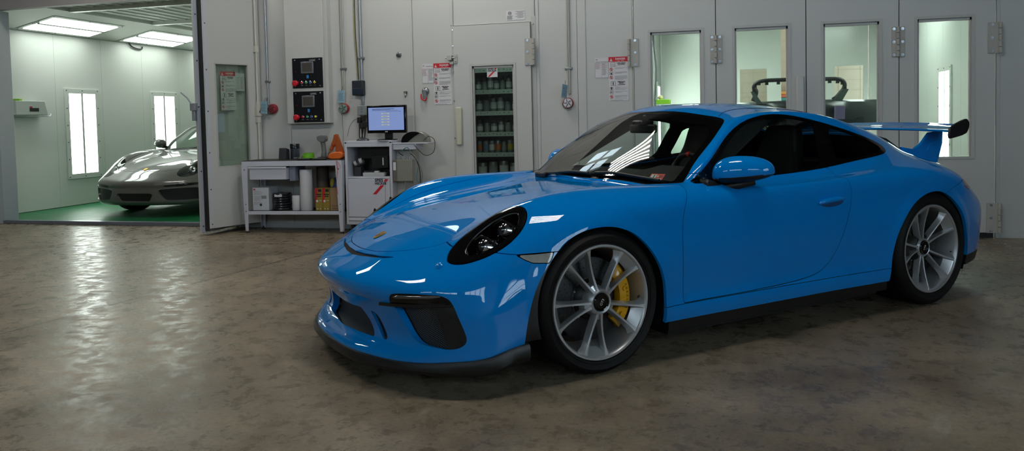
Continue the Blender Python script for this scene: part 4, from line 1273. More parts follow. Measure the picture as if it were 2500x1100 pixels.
mb = MB()      # raised cover strips along the panel joints
for x0, x1, z0 in ((-2.105, -2.082, 0), (-1.640, -1.612, 2.21), (-.735, -.712, 2.21), (-.262, -.175, 0), (.27, .30, 0), (-.700, -.668, 0), (3.590, 3.622, 0)):
    mb.box((x0, -.008, z0), (x1, 0, HZ))
struct(mb.build('trim_3', wall_p, None, 30, bevel=.002))
mb = MB(); mb.box((3.624, -.006, 0), (9.5, 0, .055)); mb.box((-4.25, -.006, 0), (-1.62, 0, .05))
struct(mb.build('baseboard_back', wall_p, None, 30, bevel=.002))
for i, (a, b) in enumerate(((-2.75, -1.95),)):
    mb = MB(); mb.box((a, .04, 3.60), (b, .05, 4.62)); o = struct(mb.build('window_%d' % (i + 1), pane_g, None, 0))
    mb = MB(); n = 2
    for k in range(n + 1):
        x = a + (b - a) * k / n; mb.box((x - .025, 0.0, 3.60), (x + .025, .08, 4.62))
    mb.box((a, 0.0, 4.09), (b, .08, 4.13)); mb.build('window_mullions', frame_p, o, 0)
# side and front walls
mb = MB(); mb.box((-12.1, -14, 0), (-12, .1, 5.2)); struct(mb.build('wall_left', pm('block paint', '#b5b3ae', rough=.6, noise=(2, .05)), None, 0))
mb = MB(); mb.box((9.5, -14, 0), (9.6, .1, 1.9)); mb.box((9.5, -14, 4.5), (9.6, .1, 5.2)); mb.box((9.5, -7.5, 1.9), (9.6, .1, 4.5)); mb.box((9.5, -14, 1.9), (9.6, -13.2, 4.5))
struct(mb.build('wall_right', pm('dark block paint', '#77767a', rough=.6, noise=(2, .05)), None, 0))
mb = MB(); mb.box((-12, -14.1, 0), (9.5, -14, 3.7)); mb.box((-12, -14.1, 4.6), (9.5, -14, 5.2))
WX = [-8.0, -4.0, -2.8, 1.2, 2.4, 6.4]
for a, b in ((-12, -8.0), (-4.0, -2.8), (1.2, 2.4), (6.4, 9.5)): mb.box((a, -14.1, 3.7), (b, -14, 4.6))
struct(mb.build('wall_front', pm('front wall paint', '#8e8c88', rough=.6, noise=(2, .05)), None, 0))
for i, (a, b) in enumerate(((-8.0, -4.0), (-2.8, 1.2), (2.4, 6.4))):
    mb = MB(); mb.box((a, -14.06, 3.7), (b, -14.05, 4.6)); o = struct(mb.build('window_%d' % (i + 3), pane_g, None, 0))
    mb = MB()
    for k in range(5):
        x = a + (b - a) * k / 4; mb.box((x - .04, -14.09, 3.7), (x + .04, -14.0, 4.6))
    mb.build('window_mullions', frame_p, o, 0)
    mb = MB(); mb.box((a, -14.0, 0), (b, -13.96, 3.0))
    for k in range(1, 6): mb.box((a + .05, -13.96, .5 * k - .03), (b - .05, -13.95, .5 * k + .03))
    struct(mb.build('door_%d' % (i + 11), pm('garage door paint', '#a7a9ad', rough=.5, noise=(3, .05)), None, 0))
mb = MB(); mb.box((9.54, -13.2, 1.9), (9.55, -7.5, 4.5)); o = struct(mb.build('window_9', pane_g, None, 0))
mb = MB()
for k in range(6): y = -13.2 + 5.7 * k / 5; mb.box((9.5, y - .04, 1.9), (9.6, y + .04, 4.5))
for z in (2.75, 3.6): mb.box((9.5, -13.2, z - .03), (9.6, -7.5, z + .03))
mb.build('window_mullions', frame_p, o, 0)

# ceiling strip lights: six tubes each in a white tray
tube_m = emit_mat('fluorescent tube', (1.0, .97, .88), TUBE_E)
tray_m = pm('white tray', '#d8d8d4', rough=.4)
def ceiling_light(x, y, z, rz, where):
    t = thing('ceiling_light', 'six-tube fluorescent tray hanging from the ceiling ' + where, 'lamp', (x, y, z), rz, 'ceiling strip lights')
    mb = MB(); mb.box((-.64, -.31, .03), (.64, .31, .05)); mb.box((-.64, -.31, -.02), (-.61, .31, .03)); mb.box((.61, -.31, -.02), (.64, .31, .03))
    mb.box((-.05, -.05, .05), (.05, .05, 5.2 - z)); mb.build('tray', tray_m, t, 30)
    for k in range(6):
        yy = -.25 + .10 * k
        mb = MB(); mb.cyl((-.60, yy, 0), (.60, yy, 0), .017, .017, 10); mb.build('tube', tube_m, t, 50)
for x, y, z, r, wh in ((-1.64, -1.08, 4.3, -.38, 'over the workbench'), (-3.15, -4.8, 4.3, 0, 'ahead of the blue car'), (.66, -4.55, 4.3, .1, 'over the bonnet of the blue car'),
                     (-5.4, -1.2, 4.3, 0, 'before the open booth')):
    ceiling_light(x, y, z, r, wh)

# ------------------------------------------------------------------ hinges and doors
def hinge(parent, x, z0, z1, y, leaf_l=.0, leaf_r=.0, knuckle=.018):
    """pin at x; plate to the left and/or right of it; plates stand proud of the face at y"""
    mb = MB()
    if leaf_l: mb.box((x - leaf_l, y - .008, z0), (x - .002, y, z1))
    if leaf_r: mb.box((x + .002, y - .008, z0), (x + leaf_r, y, z1))
    h = (z1 - z0) / 5
    for k in range(5):
        mb.cyl((x, y - .012, z0 + h * k + .003), (x, y - .012, z0 + h * (k + 1) - .003), knuckle * .85, knuckle * .85, 14)
    o = mb.build('hinge', hinge_p, parent, 30, bevel=.0015)
    mb = MB()
    for s_, w in ((-1, leaf_l), (1, leaf_r)):
        if not w: continue
        for f in (.07, .5, .93):
            p = Vector((x + s_ * w * .66, y - .008, z0 + (z1 - z0) * f))
            mb.cyl(p, p + Vector((0, -.002, 0)), .013, .013, 14); mb.cyl(p, p + Vector((0, -.009, 0)), .0085, .007, 6)
    mb.build('hinge_bolts', bolt_p, o, 30)
    return o

def leaf(name, x0, x1, z0, z1, win, glass=pane_g, y0=-.045, th=.05):
    """one hinged leaf with a framed window: win = (x0, x1, z0, z1)"""
    a, b, c, d = win
    mb = MB()
    mb.box((x0, y0, z0), (a, y0 + th, z1)); mb.box((b, y0, z0), (x1, y0 + th, z1))
    mb.box((a, y0, z0), (b, y0 + th, c)); mb.box((a, y0, d), (b, y0 + th, z1))
    o = struct(mb.build(name, wall_p, None, 0))
    mb = MB(); w = .022; yb = y0 - .006
    for q in ((a - w, a + .004, c - w, d + w), (b - .004, b + w, c - w, d + w)): mb.box((q[0], yb, q[2]), (q[1], y0 + th * .4, q[3]))
    mb.box((a, yb, c - w), (b, y0 + th * .4, c + .004)); mb.box((a, yb, d - .004), (b, y0 + th * .4, d + w))
    mb.box((a, y0 + th * .3, d - .03), (b, y0 + th, d)); mb.box((a, y0 + th * .3, c), (a + .02, y0 + th, d)); mb.box((b - .02, y0 + th * .3, c), (b, y0 + th, d))
    mb.build('window_frame', frame_p, o, 30, bevel=.0015)
    mb = MB(); mb.box((a, y0 + th * .55, c), (b, y0 + th * .60, d)); mb.build('window_pane', glass, o, 0)
    return o
g = .004
DL = [.318, 1.121, 1.957, 2.772, 3.574]
WN = [(.482, .985), (1.297, 1.797), (2.110, 2.607), (2.925, 3.385)]
leaves = []
for i in range(4):
    leaves.append(leaf('door_%d' % (i + 2), DL[i] + g, DL[i + 1] - g, .055, 2.75, (WN[i][0], WN[i][1], .752, 2.030)))
hinge(leaves[0], .272, 1.691, 1.973, -.047, 0, .095)
hinge(leaves[0], .272, .055, .33, -.047, 0, .095)
hinge(leaves[0], 1.121, 1.690, 1.969, -.047, .052, .060)
hinge(leaves[2], 2.764, 1.688, 1.968, -.047, .054, .056)
hinge(leaves[3], 3.610, 1.688, 1.968, -.047, .10, 0)
hinge(leaves[3], 3.610, .053, .330, -.047, .105, 0)
mb = MB(); mb.box((1.862, -.085, .85), (1.936, -.047, 1.54)); mb.build('pull_bar', wall_p, leaves[1], 30, bevel=.012)
mb = MB(); mb.box((.32, .0, 0), (3.575, .03, .05)); struct(mb.build('trim_4', dark_seal, None, 0))
mb = MB()
for x in DL[1:4]: mb.box((x - .012, -.02, .06), (x + .012, .0, 2.75))
struct(mb.build('trim_5', dark_seal, None, 0))

mix = leaf('door_6', -1.598, -.752, .06, 2.195, (-1.398, -.935, .60, 1.765), glass_mat('mixing room pane', (.90, .95, .92), refl=1.3))
hinge(mix, -.716, 1.747, 2.027, -.047, .095, 0)
mb = MB(); mb.box((-1.583, -.082, .925), (-1.515, -.047, 1.332)); mb.build('pull_bar', pm('beige bar', '#c9c6b4', rough=.4), mix, 30, bevel=.012)
mb = MB(); mb.box((-1.595, -.056, 1.80), (-1.555, -.047, 1.895)); mb.cyl((-1.575, -.056, 1.825), (-1.575, -.064, 1.825), .011, .009, 10); mb.cyl((-1.575, -.056, 1.872), (-1.575, -.064, 1.872), .011, .009, 10)
mb.box((-1.665, -.075, 1.835), (-1.612, -.01, 1.885)); mb.cyl((-1.69, -.055, 1.86), (-1.57, -.055, 1.86), .008, .008, 10); mb.box((-1.64, -.06, 1.79), (-1.60, -.015, 1.82))
mb.build('latch', pm('latch metal', '#b9b8b2', rough=.35, metal=.5), mix, 30, bevel=.002)
mb = MB()
for z in (2.16, 1.99, 1.72, 1.4, 1.0): mb.cyl((-1.612, -.012, z), (-1.612, -.020, z), .009, .007, 10)
mb.build('frame_bolts', bolt_p, mix, 30)
mb = MB(); mb.box((-1.625, -.012, .0), (-1.600, 0, 2.20)); mb.box((-.748, -.012, 0), (-.700, 0, 2.26)); mb.cyl((-.725, -.012, 2.18), (-.725, -.02, 2.18), .010, .008, 10)
struct(mb.build('trim_6', frame_p, None, 30, bevel=.002))

# folded leaves beside the open booth: door A carries the tall window, leaf B stands edge-on behind it
A0, A1 = Vector((-4.225, -.675, 0)), Vector((-3.95, -.035, 0))
ax = (A1 - A0).normalized(); an = Vector((ax.y, -ax.x, 0))          # an points towards the viewer's right
MA = Matrix(((ax.x, -an.x, 0, A0.x), (ax.y, -an.y, 0, A0.y), (0, 0, 1, 0), (0, 0, 0, 1)))    # local x along the leaf, local y away from the face
LW = (A1 - A0).length
def local_struct(mb, name, mat, parent=None, smooth=0, bevel=0):
    o = mb.build(name, mat, parent, smooth, bevel=bevel); return o
mb = MB(); wa, wb, wc, wd = .13, .545, .735, 1.875
mb.box((0, 0, .075), (wa, .05, 2.70)); mb.box((wb, 0, .075), (LW, .05, 2.70)); mb.box((wa, 0, .075), (wb, .05, wc)); mb.box((wa, 0, wd), (wb, .05, 2.70))
doorA = struct(mb.build('door_1', wall_p, None, 0)); doorA.matrix_world = MA
mb = MB()
for q in ((wa - .004, wa + .010, wc, wd), (wb - .010, wb + .004, wc, wd)): mb.box((q[0], -.003, q[2]), (q[1], .03, q[3]))
mb.box((wa, -.003, wc - .004), (wb, .03, wc + .010)); mb.box((wa, -.003, wd - .010), (wb, .03, wd + .004)); mb.build('window_frame', frame_p, doorA, 30)
mb = MB(); mb.box((wa, .018, wc), (wb, .024, wd)); mb.build('window_pane', pane_green, doorA, 0)
mb = MB(); mb.box((.012, -.003, .08), (.05, 0, 2.70)); mb.build('edge_strip', pm('pale edge strip', '#c3c6d0', rough=.35), doorA, 0)
mb = MB(); mb.box((-.030, .005, .05), (-.002, .045, 2.70)); mb.build('fold_seal', dark_seal, doorA, 0)
mb = MB()
mb.cyl((.64, -.028, .30), (.64, -.028, 2.70), .011, .011, 10)
for z in (2.66, 2.05, 1.42, 1.25, .40): mb.box((.618, -.040, z - .035), (.664, 0, z + .035))
mb.box((.61, -.05, 1.29), (.675, 0, 1.40)); mb.build('lock_rod', pm('rod enamel', '#cfccc2', rough=.4), doorA, 30, bevel=.002)
mb = MB(); mb.tube([(.64, -.045, 1.33), (.66, -.07, 1.38), (.70, -.10, 1.46), (.71, -.11, 1.50)], .008, 8); mb.build('lock_lever', steel, doorA, 50)
mb = MB()
for z in (.12, .5, .9, 1.35, 1.8, 2.3): mb.cyl((.03, -.003, z), (.03, -.007, z), .008, .006, 8)
mb.build('edge_screws', pm('dark screw', '#3a3a42', rough=.4), doorA, 30)
# leaf B, seen edge-on
mb = MB(); mb.box((-4.345, -.66, .03), (-4.285, .05, 2.70)); doorB = struct(mb.build('door_7', pm('edge enamel', '#aab0bd', rough=.32, noise=(3, .05)), None, 30, bevel=.004))
mb = MB(); mb.box((.0, .085, .08), (.70, .125, 2.69)); rl_ = mb.build('rear_leaf', wall_p, doorB, 0); rl_.matrix_world = MA
mb = MB(); mb.box((-4.372, -.645, .03), (-4.347, -.60, 2.70)); mb.box((-4.282, -.655, .03), (-4.262, -.62, 2.70)); mb.build('edge_channel', frame_p, doorB, 30, bevel=.002)
mb = MB()
for z0, z1 in ((.06, .5), (2.1, 2.69)):
    h = (z1 - z0) / 6
    for k in range(6): mb.cyl((-4.262, -.668, z0 + h * k + .004), (-4.262, -.668, z0 + h * (k + 1) - .004), .014, .014, 10)
mb.build('piano_hinge', hinge_p, doorB, 40)
mb = MB(); mb.box((-4.40, -.70, 1.36), (-4.33, -.655, 1.44)); mb.box((-4.385, -.69, 1.25), (-4.35, -.65, 1.36)); mb.tube([(-4.375, -.70, 1.43), (-4.42, -.71, 1.50), (-4.49, -.72, 1.56)], .009, 8)
mb.build('door_lever', pm('lever grey', '#a3a5ad', rough=.35, metal=.4), doorB, 40, bevel=.003)
mb = MB()
for z in (.1, .7, 1.4, 1.9, 2.4): mb.cyl((-4.315, -.66, z), (-4.315, -.666, z), .009, .007, 8)
mb.build('edge_screws', pm('dark screw', '#3a3a42', rough=.4), doorB, 30)
# left jamb of the booth opening, with a hinge of the other folded leaf
mb = MB(); mb.box((-7.86, 0, 0), (-7.74, .22, 2.715)); struct(mb.build('trim_7', pm('jamb enamel', '#a9afb5', rough=.35), None, 30, bevel=.003))
mb = MB(); mb.box((-7.98, -.62, .04), (-7.915, -.02, 2.70)); doorC = struct(mb.build('door_8', wall_p, None, 30, bevel=.003))
mb = MB()
for k in range(5): mb.cyl((-7.90, -.03, .23 + .065 * k), (-7.90, -.03, .285 + .065 * k), .022, .022, 12)
mb.build('hinge', hinge_p, doorC, 40)
mb = MB(); mb.box((-7.74, -.02, 0), (-4.33, .06, .045)); struct(mb.build('trim_8', pm('threshold steel', '#8d93a3', rough=.3, metal=.7, noise=(6, .12)), None, 30, bevel=.004))

# ------------------------------------------------------------------ booth shells
def booth_panel_light(name, label, M, w, h, dmat, grp, div=True, proud=.02):
    """flush light: frame plate with two bright panes; M maps local x (width), y (height), z out"""
    t = thing(name, label, 'lamp', (0, 0, 0), 0, grp); t.matrix_world = M
    mb = MB(); e = .075
    for q in ((-w / 2, -h / 2, -w / 2 + e, h / 2), (w / 2 - e, -h / 2, w / 2, h / 2), (-w / 2 + e, -h / 2, w / 2 - e, -h / 2 + e), (-w / 2 + e, h / 2 - e, w / 2 - e, h / 2)):
        mb.box((q[0], q[1], 0), (q[2], q[3], proud))
    f = mb.build('frame', booth_p, t, 30, bevel=.002)
    mb = MB()
    for x in (-w / 2 + .03, 0, w / 2 - .03):
        for y in (-h / 2 + .03, h / 2 - .03): mb.cyl((x, y, proud), (x, y, proud + .006), .009, .007, 8)
    for y in np.linspace(-h / 2 + .3, h / 2 - .3, 4):
        for x in (-w / 2 + .03, w / 2 - .03): mb.cyl((x, y, proud), (x, y, proud + .006), .009, .007, 8)
    mb.build('frame_screws', pm('dark screw', '#3a3a42', rough=.4), f, 30)
    iw = w / 2 - e
    vert = h >= w
    if vert:
        for s_ in (-1, 1):
            mb = MB(); mb.box(((.018 if s_ > 0 else -iw), -h / 2 + e, .002), ((iw if s_ > 0 else -.018), h / 2 - e, .010)); mb.build('pane', dmat, t, 0)
        mb = MB(); mb.box((-.018, -h / 2 + e, .002), (.018, h / 2 - e, .014))
    else:
        ih = h / 2 - e
        for s_ in (-1, 1):
            mb = MB(); mb.box((-iw, (.022 if s_ > 0 else -ih), .002), (iw, (ih if s_ > 0 else -.022), .010)); mb.build('pane', dmat, t, 0)
        mb = MB(); mb.box((-iw, -.022, .002), (iw, .022, .014))
    mb.build('divider', frame_p, t, 0)
    return t
pane_e = emit_mat('booth light pane', (.90, 1.0, .925), BOOTH_E)
pane_e2 = emit_mat('closed booth light pane', (.86, 1.0, .91), BOOTH_E * 2.9)
pane_e2.cycles.emission_sampling = 'NONE'

# open booth
BX0, BX1, BD = -8.45, -4.30, 8.0
mb = MB()
ys = [.10, .72, 1.63, 2.56, 3.49, 4.43, 5.36, 6.29, 7.22, BD]
for a, b in zip(ys[:-1], ys[1:]): mb.box((BX0 - .06, a + .002, .02), (BX0, b - .002, 2.60))
struct(mb.build('wall_booth_left', booth_p, None, 0))
mb = MB()
for y in ys: mb.box((BX0 - .065, y - .01, .02), (BX0 - .02, y + .01, 2.6))
mb.box((BX0 - .065, .1, 0), (BX0 - .01, BD, .03)); struct(mb.build('trim_9', wall_d, None, 0))
mb = MB(); mb.box((BX1, .10, 0), (BX1 + .06, BD, 2.9)); struct(mb.build('wall_booth_right', booth_p, None, 0))
mb = MB(); mb.box((BX0, BD, 0), (BX1, BD + .06, 2.9)); struct(mb.build('wall_booth_back', booth_p, None, 0))
mb = MB(); mb.box((BX0 - .06, .08, -.05), (BX1, BD, .012))
struct(mb.build('floor_booth', pm('green floor film', '#0c6a3c', rough=.45, noise=(3.5, .35), bump=(14, .35), rvar=.15), None, 0))
th = math.radians(12)
hx1 = BX0 + .98 * math.cos(th); hz1 = 2.60 + .98 * math.sin(th)
mb = MB(); mb.add([(BX0 - .02, .1, 2.6), (hx1, .1, hz1), (hx1, BD, hz1), (BX0 - .02, BD, 2.6), (BX0 - .02, .1, 2.66), (hx1, .1, hz1 + .06), (hx1, BD, hz1 + .06), (BX0 - .02, BD, 2.66)], [(0, 1, 2, 3), (7, 6, 5, 4), (0, 4, 5, 1), (1, 5, 6, 2), (2, 6, 7, 3), (3, 7, 4, 0)])
struct(mb.build('ceiling_booth_side', booth_p, None, 0))
mb = MB(); mb.box((hx1, .1, hz1 + .05), (BX1, BD, hz1 + .10))
struct(mb.build('ceiling_booth', pm('filter mat', '#d6dad3', rough=.9, noise=(25, .12), bump=(60, .3)), None, 0))
mb = MB()
x = hx1
while x < BX1: mb.box((x, .1, hz1 + .034), (x + .02, BD, hz1 + .05)); x += .21
for y in (.95, 2.6, 4.3, 6.0): mb.box((hx1, y, hz1 - .01), (BX1, y + .09, hz1 + .05))
struct(mb.build('trim_10', booth_p, None, 0))
left_M = lambda y, z: plane_M((BX0, y, z), (0, 1, 0), (0, 0, 1))       # x×y = (1,0,0): out of the wall
for y, wh in ((2.125, 'nearest the booth opening, before the grey car'), (4.01, 'behind the grey car'), (5.9, 'deep in the booth')):
    booth_panel_light('wall_light', 'tall bright twin-pane wall light ' + wh, left_M(y, 1.115), .68, 1.38, pane_e, 'open booth wall lights')
hip_u = Vector((math.cos(th), 0, math.sin(th)))
for y, wh in ((1.60, 'first above the open booth wall'), (3.55, 'second above the open booth wall, over the grey car'), (5.5, 'third above the open booth wall')):
    booth_panel_light('overhead_light', 'long bright twin-pane sloped light ' + wh, plane_M(Vector((BX0, y, 2.6)) + hip_u * .40 + Vector((0, 0, -.001)), (0, 1, 0), hip_u), 1.36, .70, pane_e, 'open booth overhead lights', proud=.004)
for y, wh in ((3.55, 'midway in'),):
    booth_panel_light('overhead_light', 'bright twin-pane light over the hidden side of the open booth, ' + wh, plane_M((BX1 - .5, y, hz1 + .015), (0, 1, 0), (1, 0, 0)), 1.32, .70, pane_e, 'hidden booth lights')
# filter box on the booth wall
t = thing('tape_dispenser_box', 'pale metal box with a dark label fixed to the open booth wall', 'box', (BX0, 1.02, 1.50))
mb = MB(); M = plane_M((0, 0, 0), (0, 1, 0), (0, 0, 1))
mb.prism([(-.24, -.10), (.30, -.10), (.25, .10), (-.24, .10)], M, .16); mb.build('case', pm('box enamel', '#b8beb8', rough=.4), t, 30, bevel=.006)
mb = MB(); mb.add([(-.02, -.05, .1625), (.14, -.05, .1625), (.14, .0, .1625), (-.02, .0, .1625)], [(0, 1, 2, 3)], 0, M); mb.add([(-.02, .0, .1625), (.03, .0, .1625), (.03, .022, .1625), (-.02, .022, .1625)], [(0, 1, 2, 3)], 1, M)
mb.build('box_label', [pm('label black', '#181414', rough=.4), red_mat], t, 0, fix=False)
mb = MB(); mb.box((.02, -.16, .08), (.13, -.10, .13)); mb.build('green_tape', pm('green tape', '#7fb51e', rough=.5), t, 30, bevel=.01)
mb = MB(); mb.tube([(.15, -.26, -.115), (.15, .3, -.115), (.12, .37, -.11), (.1, .40, -.085)], .010, 8); mb.build('cutter_bar', steel, t, 40)
# door-hold bracket at the top of the booth wall
t = thing('black_cable', 'short black cable drooping at the top of the open booth wall', 'cable', (BX0 + .02, 3.35, 2.555))
mb = MB(); mb.tube(catmull([(0, -.16, .05), (.01, -.12, .0), (.01, .0, -.03), (.01, .12, -.03), (0, .15, .01)], 4), .012, 8); mb.build('cable', black_satin, t, 50)

# second booth, behind the four leaves
CX0, CX1, CD = .06, 4.25, 7.5
mb = MB()
for a, b in zip([.1, .9, 1.8, 2.7, 3.6, 4.5, 5.4, 6.3], [.9, 1.8, 2.7, 3.6, 4.5, 5.4, 6.3, CD]):
    mb.box((CX0 - .06, a + .002, 0), (CX0, b - .002, 2.95)); mb.box((CX1, a + .002, 0), (CX1 + .06, b - .002, 2.95))
struct(mb.build('wall_spray_side', booth_p, None, 0))
mb = MB()
BW = [(1.52, 2.01), (3.19, 3.68)]
mb.box((CX0, CD, 0), (1.52, CD + .06, 2.95)); mb.box((2.01, CD, 0), (2.26, CD + .06, 2.95)); mb.box((2.80, CD, 0), (3.19, CD + .06, 2.95)); mb.box((3.68, CD, 0), (3.76, CD + .06, 2.95)); mb.box((3.775, CD - .02, 0), (CX1, CD + .06, 2.95))
for a, b in BW: mb.box((a, CD, 0), (b, CD + .06, .75)); mb.box((a, CD, 2.02), (b, CD + .06, 2.95))
mb.box((2.26, CD, 2.9), (2.80, CD + .06, 2.95))
struct(mb.build('wall_spray_back', booth_p, None, 0))
mb = MB(); mb.box((1.0, CD + 1.1, -.05), (4.4, CD + 1.2, 3.0)); struct(mb.build('wall_far_block', pm('tan block', '#a8977f', rough=.7, noise=(5, .05)), None, 0))
mb = MB()
for k in range(14): mb.box((1.0, CD + 1.097, .2 * k), (4.4, CD + 1.1, .2 * k + .008))
for k in range(9): mb.box((1.0 + .4 * k, CD + 1.097, 0), (1.008 + .4 * k, CD + 1.1, 3.0))
struct(mb.build('trim_11', pm('mortar', '#9a8a74', rough=.8), None, 0))
for i, (a, b) in enumerate(BW):
    mb = MB(); mb.box((a, CD + .03, .75), (b, CD + .035, 2.02)); struct(mb.build('window_%d' % (6 + i), pane_g, None, 0))
mb = MB(); mb.box((CX0 - .06, .08, -.05), (CX1, CD + 1.2, .01)); struct(mb.build('floor_spray', pm('grey booth floor', '#8c908a', rough=.5), None, 0))
mb = MB(); mb.box((CX0 - .06, .1, 2.95), (CX1 + .06, CD + 1.2, 3.0)); struct(mb.build('ceiling_spray', booth_p, None, 0))
for x, wx in ((.75, 'above its first door'), (3.55, 'above its last door')):
    for y, wy in ((1.9, 'near the doors'), (4.9, 'near its far end')):
        booth_panel_light('overhead_light', 'bright twin-pane light in the closed booth ceiling %s, %s' % (wx, wy), plane_M((x, y, 2.93), (0, 1, 0), (1, 0, 0)), 1.32, .70, pane_e2, 'closed booth overhead lights')
booth_panel_light('wall_light', 'tall bright wall light of the closed booth seen past the rear wing', plane_M((CX1, 4.35, 1.10), (0, -1, 0), (0, 0, 1)), .68, 1.40, pane_e2, 'closed booth wall lights')
booth_panel_light('wall_light', 'narrow far wall light seen through the first booth-door window', plane_M((CX0, 6.6, 1.10), (0, 1, 0), (0, 0, 1)), .68, 1.38, pane_e2, 'closed booth wall lights')
# added unseen tube that lights the tan block wall behind the booth
t = thing('block_wall_fill', 'added unseen tube lighting the tan block wall behind the closed booth', 'lamp', (2.6, CD + .55, 2.85))
mb = MB(); mb.box((-.65, -.06, .03), (.65, .06, .08)); mb.build('tray', tray_m, t, 30)
mb = MB(); mb.cyl((-.6, 0, 0), (.6, 0, 0), .02, .02, 10); mb.build('tube', emit_mat('block wall fill tube', (1, .95, .85), 7), t, 50)
# ------------------------------------------------------------------ grey coupe in the open booth
def build_grey_car():
    root = thing('sports_car', 'grey low coupe standing on the green floor inside the open spray booth', 'car')
    gp = pm('grey paint', '#5c5b57', rough=.4, coat=1.0, coat_rough=.02, noise=(500, .03))
    fr = []
    for col in FRONT:
        b2 = col[1]; q = [col[0], b2]
        for k, (dx, z) in enumerate(((.004, .345), (.015, .245), (.03, .195), (.07, .165))):
            q.append((b2[0] + dx, col[2 + k][1], z + (.0 if abs(b2[1]) < .7 else .012)))
        fr.append(q)
    V, F = build_body_surface(3, fr)
    sh = surface_sheet(V, F)
    front = lambda v: v[:, 0] < -.45
    _, sh = split(sh, field(sh, [(.36, 0), (.36, .33), (.25, .58), (0, .69), (-.25, .58), (-.36, .33), (-.36, 0)], (0, 2), lambda v: (v[:, 0] > -.6) & (v[:, 0] < .6) & (v[:, 1] < -.6)))
    _, sh = split(sh, field(sh, RARCH, (0, 2), lambda v: (v[:, 0] > 1.8) & (v[:, 0] < 3.1) & (v[:, 1] < -.6)))
    dlo, sh = split(sh, field(sh, DLO, (0, 2), lambda v: (v[:, 1] < -.35) & (v[:, 2] > .75)), .001)
    ws, sh = split(sh, field(sh, WS, (0, 1), lambda v: (v[:, 0] < 1.5) & (v[:, 0] > .3) & (v[:, 2] > .7)), .002)
    L2 = [(-.738, -.575), (-.715, -.660), (-.64, -.730), (-.54, -.762), (-.43, -.757), (-.35, -.705), (-.335, -.645), (-.38, -.585), (-.48, -.535), (-.60, -.512), (-.70, -.525)]
    L2 = [(a - .065, b + .045) for a, b in L2]
    lamp, sh = split(sh, field(sh, chaikin(L2, 2), (0, 1), lambda v: (v[:, 0] < .1) & (v[:, 2] > .5)), .004)
    GR = [(.1, .325), (-.235, .325), (-.268, .315), (-.262, .29), (-.225, .228), (-.20, .217), (.1, .217)]
    IN = [(-.34, .352), (-.36, .372), (-.60, .385), (-.79, .385), (-.815, .36), (-.822, .28), (-.80, .238), (-.76, .226), (-.45, .226), (-.41, .245)]
    DR = [(-.40, .412), (-.42, .424), (-.60, .440), (-.80, .448), (-.81, .432), (-.78, .422), (-.55, .404), (-.42, .402)]
    gril, sh = split(sh, field(sh, GR, (1, 2), front), 0)
    intk, sh = split(sh, field(sh, chaikin(IN, 1), (1, 2), front), 0)
    drl, sh = split(sh, field(sh, chaikin(DR, 1), (1, 2), front), .003)
    H2 = [(-.80, .1), (-.80, 0), (-.792, -.15), (-.76, -.30), (-.70, -.42), (-.62, -.50)] + HOOD[8:]
    hood, sh = split(sh, field(sh, H2, (0, 1), lambda v: (v[:, 0] < .9) & (v[:, 2] > .5)), .005)
    sh.both().build('body_shell', gp, root, .03)
    hood.both().build('bonnet', gp, root, .018)
    ws.both().build('windscreen', tint_glass, root, 0)
    gril.offset(.03).both().build('centre_grille', black_satin, root, 0)
    for sd_ in (1, -1):
        mm = (lambda s: s) if sd_ == 1 else (lambda s: s.mirrored())
        mm(dlo).build('side_window', tint_side, root, 0)
        mm(intk.offset(.035)).build('intake_screen', black_satin, root, 0)
        mm(drl.offset(.006)).build('running_lamp', black_gloss, root, 0)
        h = mm(lamp).build('headlamp', glass_mat('grey lamp lens', (.95, .97, 1.0), refl=1.6), root, .03)
        mm(lamp.offset(.07)).build('lamp_bowl', pm('lamp bowl chrome', '#565c66', rough=.18, metal=.9, noise=(25, .9)), h, 0)
        mb = MB()
        mb.lathe([(.05, -.04), (.055, 0), (.045, .01), (.0001, .015)], (-.60, sd_ * -.595, .60), (-.9, 0, .35), 20); mb.build('projector_lens', chrome, h, 40)
        mb = MB(); mb.sphere((0, 0, 0), 1, 20, 14); o = mb.build('door_mirror', gp, root, 60)
        o.location = (.74, sd_ * -.885, .925); o.scale = (.07, .10, .068)
        mb = MB(); mb.tube([(.74, sd_ * -.86, .875), (.76, sd_ * -.73, .86)], .022, 8); mb.build('mirror_stalk', black_satin, root, 50)
    bv = BVHTree.FromPolygons([Vector(v) for v in V], F.tolist())
    hh = bv.ray_cast(Vector((-.745, 0, 3)), Vector((0, 0, -1))); p, n = hh[0], hh[1]
    if n.z < 0: n = -n
    X = Vector((0, -1, 0)); Y = n.cross(X)
    if Y.x < 0: Y = -Y
    mb = MB(); mb.prism(sh_, plane_M(p + n * .001, X, Y), .004); mb.build('bonnet_crest', gold, root, 30)
    mb = MB(); mb.box((-.80, -.55, .165), (3.2, .55, .19)); mb.box((.42, -.85, .13), (2.03, .85, .17)); mb.build('underbody', black_satin, root, 0)
    ins = Sheet(sh.V, sh.N, sh.Q, sh.P).clip(np.maximum(np.maximum(.62 - sh.V[:, 0], sh.V[:, 0] - 2.95), .30 - sh.V[:, 2]))
    ins.offset(.022).both().build('cabin_lining', dark_trim, root, 0)
    mb = MB(); mb.box((.62, -.66, .2), (1.0, .66, .84)); mb.box((1.5, -.62, .2), (1.75, -.14, 1.05)); mb.box((1.5, .14, .2), (1.75, .62, 1.05)); mb.build('cabin_trim', dark_trim, root, 30, bevel=.04)
    for w in [o for o in car.children if o.name.split('.')[0] in ('front_wheel', 'rear_wheel')]:
        c = w.copy(); link(c, root)
        for ch in w.children:
            if ch.name.split('.')[0] in ('tyre', 'rim'):
                k = ch.copy(); link(k, c)
    a = math.radians(91.5)
    root.location = (-6.235, 1.52, .012); root.rotation_euler = (0, 0, a)
    return root
